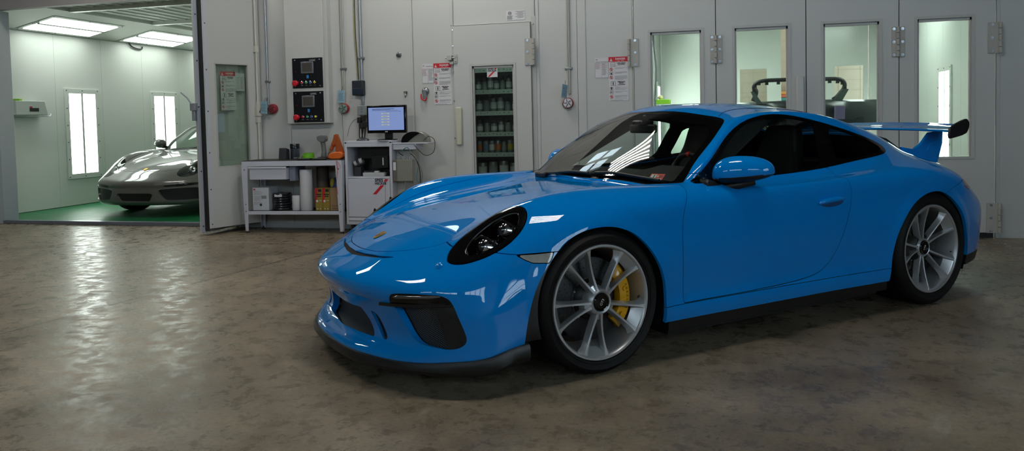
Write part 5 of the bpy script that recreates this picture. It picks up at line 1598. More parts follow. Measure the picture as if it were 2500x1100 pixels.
grey_car = build_grey_car()
# ------------------------------------------------------------------ things on the back wall
paper_w = pm('white paper', '#d8d6da', rough=.55, noise=(20, .03))
print_k = pm('black print', '#1a1c22', rough=.5)
print_g = pm('grey print', '#8f9096', rough=.5)
print_r = pm('red print', '#c4172c', rough=.45)
print_b = pm('blue print', '#5f7fa0', rough=.5)

def rect(mb, M, x0, x1, y0, y1, z, mi): mb.add([(x0, y0, z), (x1, y0, z), (x1, y1, z), (x0, y1, z)], [(0, 1, 2, 3)], mi, M)
def ring(mb, M, cx, cy, r0, r1, z, mi, n=24):
    vs = []
    for i in range(n):
        t = 2 * PI * i / n; vs += [(cx + r0 * math.cos(t), cy + r0 * math.sin(t), z), (cx + r1 * math.cos(t), cy + r1 * math.sin(t), z)]
    mb.add(vs, [(2 * i, 2 * i + 1, (2 * i + 3) % (2 * n), (2 * i + 2) % (2 * n)) for i in range(n)], mi, M)
def disc(mb, M, cx, cy, r, z, mi, n=16): mb.add([(cx + r * math.cos(2 * PI * i / n), cy + r * math.sin(2 * PI * i / n), z) for i in range(n)], [tuple(range(n))], mi, M)

def danger_sign(name, label, cat, M, w, h, grp=None, dim=None, parent=None):
    """white safety sheet with a red DANGER header; M: centre of the sheet, x right, y up"""
    t = thing(name, label, cat, (0, 0, 0), 0, grp) if parent is None else parent
    if parent is None: t.matrix_world = M; K = Matrix.Identity(4)
    else: K = M
    pw = dim or paper_w
    mb = MB(); rect(mb, K, -w / 2, w / 2, -h / 2, h / 2, .0008, 0); rect(mb, K @ Matrix.Rotation(PI, 4, 'Y'), -w / 2, w / 2, -h / 2, h / 2, .0004, 0); mb.build('sheet', pw, t, 0, fix=False)
    Y = lambda f: h / 2 - h * f
    X = lambda f: -w / 2 + w * f
    mb = MB(); rect(mb, K, -w / 2, w / 2, Y(.113), Y(0), .0014, 0); mb.build('header_band', print_r, t, 0, fix=False)
    mb = MB()
    put_text(mb, 'DANGER', K @ Matrix.Translation((X(.61), Y(.047), .002)), width=w * .52, bold=.03)
    mb.add([(X(.06), Y(.098), .002), (X(.20), Y(.098), .002), (X(.13), Y(.028), .002)], [(0, 1, 2)], 0, K)
    for x0, x1 in ((.43, .58), (.63, .80)): rect(mb, K, X(x0), X(x1), Y(.094), Y(.088), .002, 0)
    mb.build('header_lettering', paper_w, t, 0, fix=False)
    mb = MB(); rect(mb, K, X(.122), X(.138), Y(.080), Y(.050), .0026, 0); disc(mb, K, X(.13), Y(.088), w * .010, .0026, 0); mb.build('header_mark', print_r, t, 0, fix=False)
    mb = MB()
    put_text(mb, 'EXPLOSION', K @ Matrix.Translation((X(.655), Y(.143), .002)), width=w * .44, bold=.04)
    put_text(mb, 'HAZARDS', K @ Matrix.Translation((X(.655), Y(.172), .002)), width=w * .36, bold=.04)
    put_text(mb, 'PERSONAL', K @ Matrix.Translation((X(.655), Y(.570), .002)), width=w * .40, bold=.04)
    put_text(mb, 'INJURY', K @ Matrix.Translation((X(.655), Y(.602), .002)), width=w * .27, bold=.04)
    put_text(mb, 'HAZARDS', K @ Matrix.Translation((X(.655), Y(.634), .002)), width=w * .36, bold=.04)
    mb.build('heading_lettering', print_k, t, 0, fix=False)
    mb = MB()
    def frame(x0, x1, y0, y1, e=.006):
        rect(mb, K, X(x0), X(x1), Y(y0 + e), Y(y0), .0018, 0); rect(mb, K, X(x0), X(x1), Y(y1), Y(y1 - e), .0018, 0)
        rect(mb, K, X(x0), X(x0 + .014), Y(y1), Y(y0), .0018, 0); rect(mb, K, X(x1 - .014), X(x1), Y(y1), Y(y0), .0018, 0)
    frame(.11, .34, .128, .222); frame(.11, .34, .56, .66); frame(.045, .22, .335, .412, .003); frame(.045, .22, .69, .765, .003); frame(.045, .22, .775, .85, .003)
    for a in (30, 70, 110, 150):
        c, s_ = math.cos(math.radians(a)), math.sin(math.radians(a))
        mb.tube([K @ Vector((X(.225) + c * w * .03, Y(.20) + s_ * w * .03, .0015)), K @ Vector((X(.225) + c * w * .09, Y(.20) + s_ * w * .09, .0015))], w * .008, 4)
    def man(cx, cy, s_):
        disc(mb, K, cx, cy + s_ * .36, s_ * .12, .002, 0); rect(mb, K, cx - s_ * .14, cx + s_ * .14, cy - s_ * .10, cy + s_ * .22, .002, 0); rect(mb, K, cx - s_ * .12, cx - s_ * .015, cy - s_ * .48, cy - s_ * .10, .002, 0); rect(mb, K, cx + s_ * .015, cx + s_ * .12, cy - s_ * .48, cy - s_ * .10, .002, 0)
    man(X(.225), Y(.61), h * .085)
    disc(mb, K, X(.135), Y(.71), w * .045, .002, 0); rect(mb, K, X(.11), X(.16), Y(.755), Y(.725), .002, 0)
    disc(mb, K, X(.13), Y(.375), w * .04, .002, 0); rect(mb, K, X(.09), X(.18), Y(.405), Y(.392), .002, 0)
    for a in (25, 100, 160, 215, 300):
        c, s_ = math.cos(math.radians(a)), math.sin(math.radians(a))
        mb.tube([K @ Vector((X(.13), Y(.81), .0015)), K @ Vector((X(.13) + c * w * .075, Y(.81) + s_ * w * .075, .0015))], w * .011, 4)
    for y in (.282, .470, .912): rect(mb, K, X(.115), X(.15), Y(y + .022), Y(y - .022), .0018, 0)
    mb.build('pictograms', print_k, t, 0, fix=False)
    mb = MB()
    for y in (.282, .470, .912):
        ring(mb, K, X(.13), Y(y), w * .066, w * .088, .0022, 0)
        c = math.cos(PI / 4) * w * .07
        p, q = Vector((X(.13) - c, Y(y) + c, .002)), Vector((X(.13) + c, Y(y) - c, .002)); d = Vector((c, c, 0)).normalized() * w * .012
        mb.add([p - d, q - d, q + d, p + d], [(0, 1, 2, 3)], 0, K)
    mb.build('prohibition_rings', print_r, t, 0, fix=False)
    mb = MB(); rr = random.Random(3)
    for y, n in ((.205, 1), (.25, 2), (.345, 3), (.435, 5), (.50, 2), (.662, 1), (.695, 2), (.73, 2), (.79, 2), (.885, 3), (.945, 1), (.985, 1)):
        for k in range(n):
            x1 = .95 if k < n - 1 else rr.uniform(.55, .9)
            rect(mb, K, X(.31 if y < .98 else .05), X(x1), Y(y + .016 * k + .006), Y(y + .016 * k), .0016, 0)
    mb.build('small_print', print_g, t, 0, fix=False)
    return t

def notice(name, label, cat, M, w, h, head, red_left):
    t = thing(name, label, cat); t.matrix_world = M
    I = Matrix.Identity(4)
    mb = MB(); rect(mb, I, -w / 2, w / 2, -h / 2, h / 2, .0008, 0); mb.build('sheet', paper_w, t, 0, fix=False)
    X = lambda f: -w / 2 + w * f
    Y = lambda f: h / 2 - h * f
    mb = MB(); put_text(mb, 'GFS', Matrix.Translation((X(.14), Y(.085), .0014)), width=w * .15, bold=.03); put_text(mb, head, Matrix.Translation((X(.52 if len(head) > 14 else .64), Y(.20 if len(head) > 14 else .12), .0014)), width=w * (.92 if len(head) > 14 else .58), bold=.02)
    rect(mb, I, X(0), X(1), Y(.245), Y(.24), .0013, 0); rect(mb, I, X(.495), X(.505), Y(.98), Y(.245), .0013, 0); rect(mb, I, X(0), X(.012), Y(.98), Y(.245), .0013, 0); rect(mb, I, X(.988), X(1), Y(.98), Y(.245), .0013, 0); rect(mb, I, X(.0), X(1), Y(.985), Y(.975), .0013, 0)
    mb.build('lettering', print_k, t, 0, fix=False)
    rr = random.Random(len(head)); mb = MB()
    y = .27
    while y < .62 if red_left else y < .55:
        mi = 1 if rr.random() < .35 else 0
        rect(mb, I, X(.04), X(rr.uniform(.3, .47)), Y(y + .014), Y(y), .0013, mi); y += .032
    y = .27
    while y < .86:
        mi = rr.choice([0, 2, 2, 0, 1]) if not red_left else 0
        rect(mb, I, X(.54), X(rr.uniform(.75, .97)), Y(y + .014), Y(y), .0013, mi); y += .030
    mb.build('small_print', [print_g, pm('faded red print', '#c98a90', rough=.5), print_b], t, 0, fix=False)
    return t
danger_sign('danger_sign', 'DANGER safety sheet between the mixing-room door and a red-handled latch', 'sign', wall_M(-1.744, 1.589, -.002), .203, .445, 'danger sheets')
danger_sign('danger_sign', 'DANGER safety sheet beside the hinge of the closed booth doors', 'sign', wall_M(.156, 1.579, -.002), .198, .445, 'danger sheets')
notice('notice_sheet', 'small white notice of grey print beside the danger sheet near the mixing-room door', 'notice', wall_M(-1.909, 1.703, -.002), .138, .21, 'Open Mix Room', True)
notice('notice_sheet', 'small white notice with coloured columns of print beside the closed booth danger sheet', 'notice', wall_M(-.015, 1.693, -.002), .138, .206, 'Preparation and Spray Booth', False)
doorA_sign = danger_sign('danger_sign', 'DANGER safety sheet seen through the tall window of the folded booth door', 'sign', MA @ plane_M((.315, .045, 1.575), (1, 0, 0), (0, 0, 1)), .185, .43, 'danger sheets')
t = thing('notice_sheet', 'small grey-print notice seen through the tall window of the folded booth door', 'notice'); t.matrix_world = MA @ plane_M((.468, .046, 1.675), (1, 0, 0), (0, 0, 1))
mb = MB(); I4 = Matrix.Identity(4); rect(mb, I4, -.055, .055, -.10, .10, 0, 0); mb.build('sheet', paper_w, t, 0, fix=False)
mb = MB(); put_text(mb, 'GFS', Matrix.Translation((-.035, .082, .001)), width=.02)
for k in range(14): rect(mb, I4, -.048, -.006 - .01 * (k % 3), .055 - .010 * k, .058 - .010 * k, .001, 0); rect(mb, I4, .006, .045 - .008 * (k % 2), .055 - .010 * k, .058 - .010 * k, .001, 0)
mb.build('small_print', print_g, t, 0, fix=False)
# spray-booth name plate over the mixing-room door
t = thing('name_plate', 'white plate with round emblem and print above the mixing-room door', 'sign'); t.matrix_world = wall_M(-.914, 2.281, -.002)
mb = MB(); mb.box((-.102, -.05, 0), (.102, .05, .002)); mb.build('plate', paper_w, t, 0)
mb = MB(); ring(mb, I4, -.062, .022, .014, .018, .003, 0); put_text(mb, 'GFS', Matrix.Translation((-.062, .022, .003)), width=.026, bold=.03)
for k in range(5): rect(mb, I4, -.092, -.03 - .006 * (k % 3), -.008 - .008 * k, -.005 - .008 * k, .003, 0)
for k in range(6): rect(mb, I4, .0 + .02 * (k % 2), .095 - .012 * (k % 2), .036 - .013 * k, .039 - .013 * k, .003, 0)
mb.build('plate_print', print_k, t, 0, fix=False)

# pilaster with the two booth control panels
mb = MB(); mb.box((-3.575, -.10, 1.195), (-3.10, 0, HZ)); mb.box((-3.10, -.085, 1.195), (-3.055, 0, HZ))
struct(mb.build('trim_12', wall_p, None, 30, bevel=.003))
pan_k = pm('panel black', '#0b0d12', rough=.3, noise=(20, .1))
def control_panel(z0, z1, label):
    t = thing('booth_controller', label, 'control panel', (-3.302, -.10, (z0 + z1) / 2), 0, 'booth control panels'); H = (z1 - z0) / 2; Wd = .187
    M = plane_M((0, 0, 0), (1, 0, 0), (0, 0, 1))
    mb = MB(); mb.box((-Wd, -.008, -H), (Wd, 0, H)); mb.build('face_plate', pan_k, t, 30, bevel=.002)
    mb = MB(); mb.box((-.078, -.016, -.005), (.078, -.007, .125)); s_ = mb.build('touch_screen', pm('screen bezel', '#8f929a', rough=.25, metal=.6), t, 30, bevel=.004)
    mb = MB(); mb.box((-.060, -.0175, .012), (.060, -.0158, .110)); mb.build('screen_glass', pm('screen glass', '#4c4846', rough=.15, noise=(60, .25)), s_, 0)
    mb = MB(); put_text(mb, 'LOGIC', M @ Matrix.Translation((.066, H - .028, .009)), width=.075); mb.build('panel_lettering', white_print, t, 0, fix=False)
    mb = MB(); mb.box((-.012, -.0095, -.060), (.014, -.0078, -.025)); mb.build('blue_sticker', pm('sticker blue', '#2f7fc8', rough=.4), t, 0)
    mb = MB(); mb.lathe([(.030, .008), (.030, .02), (.024, .03), (.034, .032), (.034, .046), (.026, .054), (.0001, .056)], (-.142, 0, -H + .055), (0, -1, 0), 24); mb.build('stop_button', print_r, t, 40)
    for x, c, nm in ((-.070, '#d82b48', 'red'), (-.016, '#2fb56a', 'green'), (.036, '#2a63c8', 'blue'), (.088, '#e8cf2a', 'yellow')):
        mb = MB(); mb.lathe([(.016, .008), (.016, .014), (.011, .017)], (x, 0, -H + .062), (0, -1, 0), 16); b_ = mb.build('push_button', chrome, t, 40); b_['label'] = nm + ' push button'
        mb = MB(); mb.lathe([(.0115, .012), (.0115, .022), (.0001, .024)], (x, 0, -H + .062), (0, -1, 0), 16); mb.build('button_lens', pm('lens ' + nm, c, rough=.15, coat=1), b_, 40)
    for x in (-.155, .150):
        for z in (-H + .022, H - .022):
            mb = MB(); mb.lathe([(.010, .008), (.008, .012), (.0001, .013)], (x, 0, z), (0, -1, 0), 10); mb.build('panel_screw', bolt_p, t, 30)
    mb = MB(); disc(mb, M, -.145, .02, .010, .0086, 0); rect(mb, M, -.085, -.06, -H + .028, -H + .032, .0086, 1); rect(mb, M, -.03, -.005, -H + .028, -H + .032, .0086, 1); rect(mb, M, .022, .048, -H + .028, -H + .032, .0086, 1); rect(mb, M, .075, .10, -H + .028, -H + .032, .0086, 1)
    mb.build('panel_marks', [pm('dull red', '#5a1420', rough=.3), print_g], t, 0, fix=False)
control_panel(1.590, 1.925, 'upper of two black booth control panels with coloured buttons on the pilaster')
control_panel(1.208, 1.553, 'lower of two black booth control panels with coloured buttons on the pilaster')

# conduits, alarm drums, tags, boxes
def conduit(label, runs, zend, r, mat, lean=0.0):
    t = thing('conduit', label, 'pipe', (runs[0], 0, zend), 0, 'wall conduits')
    for k, x in enumerate(runs):
        mb = MB(); mb.cyl((x - runs[0] + lean * 0, -r - .004, 0), (x - runs[0], -r - .004, 4.2 - zend), r, r, 12); mb.build('pipe', mat, t, 50)
    z = .25
    while z < 3.9 - zend:
        mb = MB(); mb.box((-r - .02, -.006 - 2 * r, z), (max(runs) - runs[0] + r + .02, 0, z + .025)); mb.build('pipe_clip', steel, t, 30, bevel=.004); z += 1.1
    return t
galv = pm('galvanised pipe', '#a9adb3', rough=.32, metal=.8, noise=(10, .1))
grey_pipe = pm('painted pipe', '#b2b1ab', rough=.45)
conduit('thin grey twin conduit running down to the alarm drum beside the control panels', [-2.918, -2.900], 1.53, .008, grey_pipe)
conduit('stout galvanised conduit running down to the black box above the monitor', [-2.685], 1.64, .015, galv)
conduit('thin twin conduit running down between the mixing-room door and the closed booth', [-.366, -.348], 1.44, .009, grey_pipe)
conduit('thin grey conduit in the corner beside the folded booth door', [-3.862], 1.42, .011, galv)
def alarm(label, x, z, face):
    t = thing('alarm_drum', label, 'alarm', (x, 0, z), 0, 'red alarm drums')
    mb = MB(); mb.lathe([(.052, 0), (.055, .008), (.055, .040), (.050, .050), (.048, .052)], (0, 0, 0), (0, -1, 0), 32); mb.build('drum', pm('alarm red', '#9b2430', rough=.35), t, 40)
    mb = MB(); mb.lathe([(.049, .046), (.046, .053), (.0001, .054)], (0, 0, 0), (0, -1, 0), 32); mb.build('face', pm('alarm face ' + face, face, rough=.35, noise=(30, .12)), t, 40)
    mb = MB()
    for k in range(5):
        a = math.radians(90 + 72 * k + 12)
        mb.tube([(.008 * math.cos(a), -.056, .008 * math.sin(a)), (.028 * math.cos(a + .2), -.057, .028 * math.sin(a + .2)), (.042 * math.cos(a), -.056, .042 * math.sin(a))], .0035, 6)
    mb.tube(catmull([(-.03, -.05, .03), (-.055, -.055, -.01), (-.03, -.06, -.055), (.02, -.06, -.058)], 6), .003, 6)
    mb.build('wires', pm('dark wire', '#20302c', rough=.5), t, 50)
def tag_plate(label, x, z, tilt, y=-.03):
    t = thing('hanging_tag', label, 'tag', (x, y, z), 0, 'blue-grey hanging tags'); t.rotation_euler = (0, tilt, 0)
    mb = MB(); mb.box((-.043, -.002, -.14), (.043, 0, 0)); mb.build('card', pm('tag blue', '#8fb0c0', rough=.5, noise=(30, .06)), t, 30, bevel=.0015)
    mb = MB()
    for k in range(7): mb.box((-.032, -.0032, -.035 - .013 * k), (.028 - .006 * (k % 3), -.0021, -.030 - .013 * k))
    mb.build('tag_print', pm('tag print', '#5d7f94', rough=.5), t, 0)
    mb = MB(); mb.tube([(0, -.003, -.01), (.004, .004, .02), (.01, .012, .045)], .002, 5); mb.build('tag_string', print_k, t, 40)
alarm('red drum alarm below the blue tag beside the control panels', -2.905, 1.352, '#7d9a8e')
alarm('red-rimmed drum alarm with white face between the mixing-room door and the closed booth', -.366, 1.345, '#e0dee6')
alarm('red drum alarm half hidden behind the lock rod of the folded booth door', -3.80, 1.37, '#8d3540')
tag_plate('blue-grey tag hanging over the alarm drum beside the control panels', -2.930, 1.555, 0.06)
tag_plate('blue-grey tag hanging edge-on over the white-faced alarm drum', -.388, 1.535, .12)
bpy.data.objects['hanging_tag.001'].rotation_euler = (0, .16, 1.05); bpy.data.objects['hanging_tag.001'].location.y = -.062
tag_plate('blue-grey tag hanging beside the lock rod of the folded booth door', -3.865, 1.455, .05, -.10)
t = thing('junction_box', 'black box on the galvanised conduit above the monitor', 'box', (-2.718, 0, 1.575))
mb = MB(); mb.box((-.064, -.075, -.082), (.064, 0, .080)); b_ = mb.build('case', pm('box blue black', '#141c26', rough=.45), t, 30, bevel=.006)
mb = MB(); mb.box((-.058, -.080, -.076), (.058, -.074, -.005)); mb.build('cover', pm('cover blue black', '#1b2634', rough=.3), t, 30, bevel=.004)
t = thing('outlet_box', 'grey metal outlet box with black plugs under the black box', 'socket', (-2.683, 0, 1.325))
mb = MB(); mb.box((-.052, -.05, -.055), (.052, 0, .055)); mb.build('case', pm('outlet grey', '#9fa4a8', rough=.35, metal=.6), t, 30, bevel=.006)
mb = MB(); mb.box((-.015, -.03, .055), (.015, -.005, .165)); mb.build('riser', galv, t, 40, bevel=.006)
for z in (.03, .008, -.015):
    mb = MB(); mb.cyl((0, -.05, z), (0, -.056, z), .007, .005, 8); mb.build('outlet_screw', bolt_p, t, 30)
t = thing('power_plugs', 'cluster of black plugs and cables hanging under the outlet box', 'plug', (-2.683, 0, 1.27))
for k, (x, z) in enumerate(((-.028, -.05), (.018, -.03), (-.01, -.115), (.026, -.10))):
    mb = MB(); mb.box((x - .022, -.075, z - .035), (x + .022, -.015, z + .03)); mb.build('plug', black_satin, t, 30, bevel=.006)
for k, x in enumerate((-.036, -.012, .010, .034)):
    mb = MB(); mb.tube(catmull([(x, -.045, -.13), (x + .012 * math.sin(k * 2), -.055, -.22), (x * .8, -.055, -.25), (x * .7 + .01, -.05, -.262)], 6), .006, 6); mb.build('cable', black_satin, t, 50)
t = thing('yellow_wire', 'thin yellow and black wires beside the galvanised conduit', 'wire', (-2.738, -.014, 1.665))
for dx, m_ in ((0, pm('wire yellow', '#8d8a3a', rough=.5)), (.012, black_satin)):
    mb = MB(); mb.tube(catmull([(dx, 0, 0), (dx - .006, 0, .2), (dx - .018, -.004, .5), (dx - .02, 0, .9), (dx - .01, 0, 1.4)], 6), .004, 6); mb.build('strand', m_, t, 50)
t = thing('thin_wire', 'thin dark wire drooping from the outlet box to the cart', 'wire', (-2.75, -.01, 1.24))
mb = MB(); mb.tube(catmull([(.03, 0, 0), (-.04, -.01, -.02), (-.10, -.01, -.09), (-.13, -.012, -.20)], 6), .0022, 6); mb.build('strand', print_k, t, 50)
t = thing('round_wall_cap', 'small round grey cap high on the wall above the monitor', 'cap', (-2.243, 0, 1.921))
mb = MB(); mb.lathe([(.030, 0), (.030, .010), (.022, .018), (.0001, .020)], (0, 0, 0), (0, -1, 0), 24); mb.build('cap', pm('cap grey', '#77767a', rough=.35, metal=.5), t, 40)
mb = MB()
for k in (-1, 0, 1): mb.box((-.016, -.0225, .008 * k - .0015), (.016, -.018, .008 * k + .0015))
mb.build('cap_slots', print_k, t, 0)
t = thing('wall_hook', 'small metal hook on the wall above the monitor', 'hook', (-2.174, 0, 1.50))
mb = MB(); mb.box((-.022, -.012, .0), (.022, 0, .022)); mb.build('hook_base', pm('hook brown', '#6d665c', rough=.4, metal=.5), t, 30, bevel=.003)
mb = MB(); mb.tube(catmull([(0, -.012, .008), (.004, -.04, -.01), (.016, -.045, -.03), (.004, -.04, -.045)], 6), .007, 8); mb.build('hook', steel, t, 50)
t = thing('rotary_latch', 'round grey latch with a red curved grip beside the danger sheet', 'latch', (-1.942, 0, 1.495))
mb = MB(); mb.lathe([(.042, 0), (.042, .008), (.032, .02), (.018, .026), (.0001, .028)], (0, 0, .02), (0, -1, 0), 24); mb.box((-.016, -.04, -.065), (.018, -.02, .03)); mb.build('latch_body', pm('latch grey', '#8d8f92', rough=.3, metal=.7), t, 40)
mb = MB(); mb.tube(catmull([(-.042, -.03, -.01), (-.040, -.035, -.05), (-.018, -.038, -.075), (.008, -.036, -.075), (.020, -.034, -.050)], 6), .008, 8); mb.build('red_grip', print_r, t, 50)
# ------------------------------------------------------------------ workbench and what stands on it
white_steel = pm('white steel', '#c8cad6', rough=.35, noise=(6, .05))
bench_top = pm('bench rubber top', '#2b2b2b', rough=.6, noise=(12, .25))
BA = math.radians(3.2)
bx = Vector((math.cos(BA), math.sin(BA), 0)); by = Vector((-math.sin(BA), math.cos(BA), 0)); BO = Vector((-3.945, -.465, 0))
def bp(x, y, z): return BO + bx * x + by * y + Vector((0, 0, z))
bench = thing('workbench', 'white steel workbench with black top, splayed legs and a lower shelf', 'bench', BO, BA)
BWd, BDp = 1.175, .40
mb = MB(); mb.box((0, 0, .790), (BWd, BDp, .798)); mb.build('bench_top', bench_top, bench, 30, bevel=.002)
mb = MB(); mb.box((0, -.002, .737), (BWd, .012, .792)); mb.box((0, BDp - .012, .737), (BWd, BDp, .792)); mb.box((0, 0, .737), (.012, BDp, .792)); mb.box((BWd - .012, 0, .737), (BWd, BDp, .792)); mb.build('top_frame', white_steel, bench, 30, bevel=.002)
for sx in (0, 1):
    for sy in (0, 1):
        mb = MB()
        xo = lambda a: a if sx == 0 else BWd - a
        yo = lambda a: a if sy == 0 else BDp - a
        z0, z1 = .022, .745
        # angle-section leg: a wide face and a return, tapering towards the foot
        f = lambda a, z: (xo(a[0]), yo(a[1]), z)
        t_ = [(-.004, -.006), (.072, -.006), (.072, .0), (.004, .0), (.004, .07), (-.004, .07)]
        b_ = [(.012, .012), (.048, .012), (.048, .018), (.020, .018), (.020, .052), (.012, .052)]
        vs = [f(a, z0) for a in b_] + [f(a, z1) for a in t_]
        mb.add(vs, [tuple(range(6)), tuple(range(6, 12))] + [(i, (i + 1) % 6, 6 + (i + 1) % 6, 6 + i) for i in range(6)])
        lg = mb.build('leg', white_steel, bench, 30, bevel=.0015)
        mb = MB(); mb.cyl((xo(.03), yo(.03), 0), (xo(.03), yo(.03), .010), .022, .018, 14); mb.cyl((xo(.03), yo(.03), .010), (xo(.03), yo(.03), .03), .008, .008, 10); mb.build('foot', black_satin, lg, 40)
        for z in (.70, .32, .24):
            k = (z - z0) / (z1 - z0); p = Vector((xo(.030 + .004 * k), yo(.012 - .018 * k) , z)); d = Vector((0, -1 if sy == 0 else 1, 0))
            mb = MB(); mb.cyl(p, p + d * .006, .008, .006, 8); mb.build('leg_bolt', bolt_p, lg, 30)
mb = MB(); mb.box((.035, .012, .205), (BWd - .035, .022, .243)); mb.box((.035, BDp - .022, .205), (BWd - .035, BDp - .012, .243)); mb.build('shelf_rail', white_steel, bench, 30, bevel=.002)
mb = MB(); mb.box((.035, .022, .225), (BWd - .035, BDp - .022, .241)); mb.build('lower_shelf', bench_top, bench, 30)
mb = MB(); mb.box((.105, -.025, .592), (.535, .30, .718)); dr = mb.build('drawer', white_steel, bench, 30, bevel=.004)
mb = MB(); mb.box((.095, -.040, .712), (.545, -.024, .732)); mb.build('drawer_lip', white_steel, dr, 30, bevel=.004)
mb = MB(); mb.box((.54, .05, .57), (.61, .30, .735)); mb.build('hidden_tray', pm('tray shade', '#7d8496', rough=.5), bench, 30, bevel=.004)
SH = .2415; TP = .7985
def bth(name, label, cat, x, y, z, rz=0, group=None): return thing(name, label, cat, bp(x, y, z), BA + rz, group)

t = bth('boxed_respirators', 'white printed carton with a round black hole at the left end of the bench shelf', 'carton', .165, .16, SH)
mb = MB(); mb.box((-.098, -.07, 0), (.098, .14, .255)); mb.build('carton', pm('carton white', '#d2d3da', rough=.55), t, 30, bevel=.003)
M = plane_M((0, -.0712, 0), (1, 0, 0), (0, 0, 1))
mb = MB(); put_text(mb, '3M', M @ Matrix.Translation((-.075, .232, 0)), width=.028, bold=.05); mb.build('carton_mark', print_r, t, 0, fix=False)
mb = MB(); disc(mb, M, .0, .062, .014, 0, 0, 20); mb.build('carton_hole', print_k, t, 0, fix=False)
mb = MB()
for k in range(16):
    if k in (5, 12): continue
    z = .212 - .0095 * k
    rect(mb, M, -.082, -.082 + .07 + .05 * ((k * 7) % 5) / 5, z, z + .003, 0, 0)
rect(mb, M, .01, .07, .13, .165, 0, 0)
mb.build('carton_print', print_g, t, 0, fix=False)
t = bth('disc_stack', 'stack of clear-wrapped dark sanding rolls on the bench shelf', 'stack', .375, .19, SH)
for k in range(7):
    mb = MB(); r = .098 - .004 * (k % 2)
    mb.lathe([(.02, .0), (r, .002), (r + .006, .012), (r, .024), (.02, .026)], (.004 * (k % 3 - 1), .003 * (k % 2), .0275 * k), (0, 0, 1), 32)
    mb.build('wrapped_roll', pm('dark film', '#2a2d33', rough=.18, coat=.6, noise=(18, .4)), t, 40)
mb = MB(); mb.box((-.045, -.100, .150), (.045, -.094, .178)); mb.build('roll_tag', paper_w, t, 0)
t = bth('short_paper_roll', 'short white paper roll beside the tall roll on the bench shelf', 'roll', .575, .13, SH)
mb = MB(); mb.lathe([(.018, 0), (.047, 0), (.049, .003), (.049, .161), (.047, .164), (.018, .164), (.018, 0)], (0, 0, 0), (0, 0, 1), 32); mb.build('paper', paper_w, t, 40)
t = bth('tall_paper_roll', 'tall white masking-paper roll standing on the bench shelf', 'roll', .696, .13, SH)
mb = MB(); mb.lathe([(.022, 0), (.066, 0), (.068, .003), (.068, .445), (.066, .448), (.022, .448), (.022, 0)], (0, 0, 0), (0, 0, 1), 40); mb.build('paper', paper_w, t, 40)
t = bth('brown_paper_roll', 'tall brown masking-paper roll behind the white roll on the bench shelf', 'roll', .815, .298, SH)
mb = MB(); mb.lathe([(.022, 0), (.066, 0), (.068, .003), (.068, .462), (.066, .465), (.022, .465), (.022, 0)], (0, 0, 0), (0, 0, 1), 40); mb.build('paper', pm('kraft paper', '#4a4038', rough=.7, noise=(12, .12)), t, 40)
kraft = pm('carton kraft', '#9a7c5c', rough=.7, noise=(9, .08))
for k, (x, lab) in enumerate(((.862, 'red and gold carton next to the tall rolls on the bench shelf'), (.948, 'red and gold carton half hidden by the plain kraft carton on the bench shelf'))):
    t = bth('tape_carton', lab, 'carton', x, .13, SH, 0, 'red and gold cartons')
    mb = MB(); mb.box((-.042, -.05, 0), (.042, .08, .245)); mb.build('carton', pm('carton gold', '#8f7a2c', rough=.5, noise=(8, .1)), t, 30, bevel=.003)
    M = plane_M((0, -.0512, 0), (1, 0, 0), (0, 0, 1))
    mb = MB(); rect(mb, M, -.042, -.024, .09, .245, 0, 0); mb.add([(-.024, .245, 0), (-.024, .11, 0), (-.012, .17, 0), (-.010, .245, 0)], [(0, 1, 2, 3)], 0, M); mb.build('red_panel', print_r, t, 0, fix=False)
    mb = MB(); rect(mb, M, -.026, .034, .172, .184, .0003, 0); rect(mb, M, -.018, .030, .152, .163, .0003, 0); rect(mb, M, -.006, .034, .205, .235, .0003, 0); mb.build('black_print', print_k, t, 0, fix=False)
    mb = MB(); disc(mb, M, -.020, .105, .013, .0004, 0); rect(mb, M, .004, .032, .108, .113, .0003, 0); rect(mb, M, -.024, -.010, .014, .024, .0003, 0); rect(mb, M, .012, .022, .014, .024, .0003, 0); mb.build('white_print', paper_w, t, 0, fix=False)
t = bth('kraft_carton', 'plain kraft carton at the right end of the bench shelf', 'carton', 1.052, .12, SH)
mb = MB(); mb.box((-.055, -.05, 0), (.062, .13, .248)); mb.build('carton', kraft, t, 30, bevel=.004)
M = plane_M((0, -.0512, 0), (1, 0, 0), (0, 0, 1)); mb = MB()
for k, z in enumerate((.055, .045, .028, .018)): rect(mb, M, -.035, .045 - .012 * (k % 2), z, z + .004, 0, 0)
rect(mb, M, -.055, .062, .225, .227, 0, 0); mb.build('carton_print', pm('kraft print', '#5f4a34', rough=.7), t, 0, fix=False)
t = bth('blue_yellow_bag', 'blue and yellow bag crumpled behind the cartons on the bench shelf', 'bag', .985, .31, SH + .0)
mb = MB(); mb.sphere((0, 0, .20), .10, 18, 12, 0, (1.0, .45, 1.55))
for i, v in enumerate(mb.v):
    n = math.sin(v.x * 60) * math.cos(v.z * 45); mb.v[i] = Vector((v.x + .006 * n, v.y + .006 * n, max(v.z, 0)))
bag = mb.build('bag', pm('bag blue', '#22407c', rough=.35, noise=(14, .2)), t, 60)
mb = MB(); mb.sphere((-.05, -.022, .285), .038, 14, 10, 0, (.8, .6, 1.5)); mb.build('bag_print', pm('bag yellow', '#c9b13a', rough=.4), bag, 60)

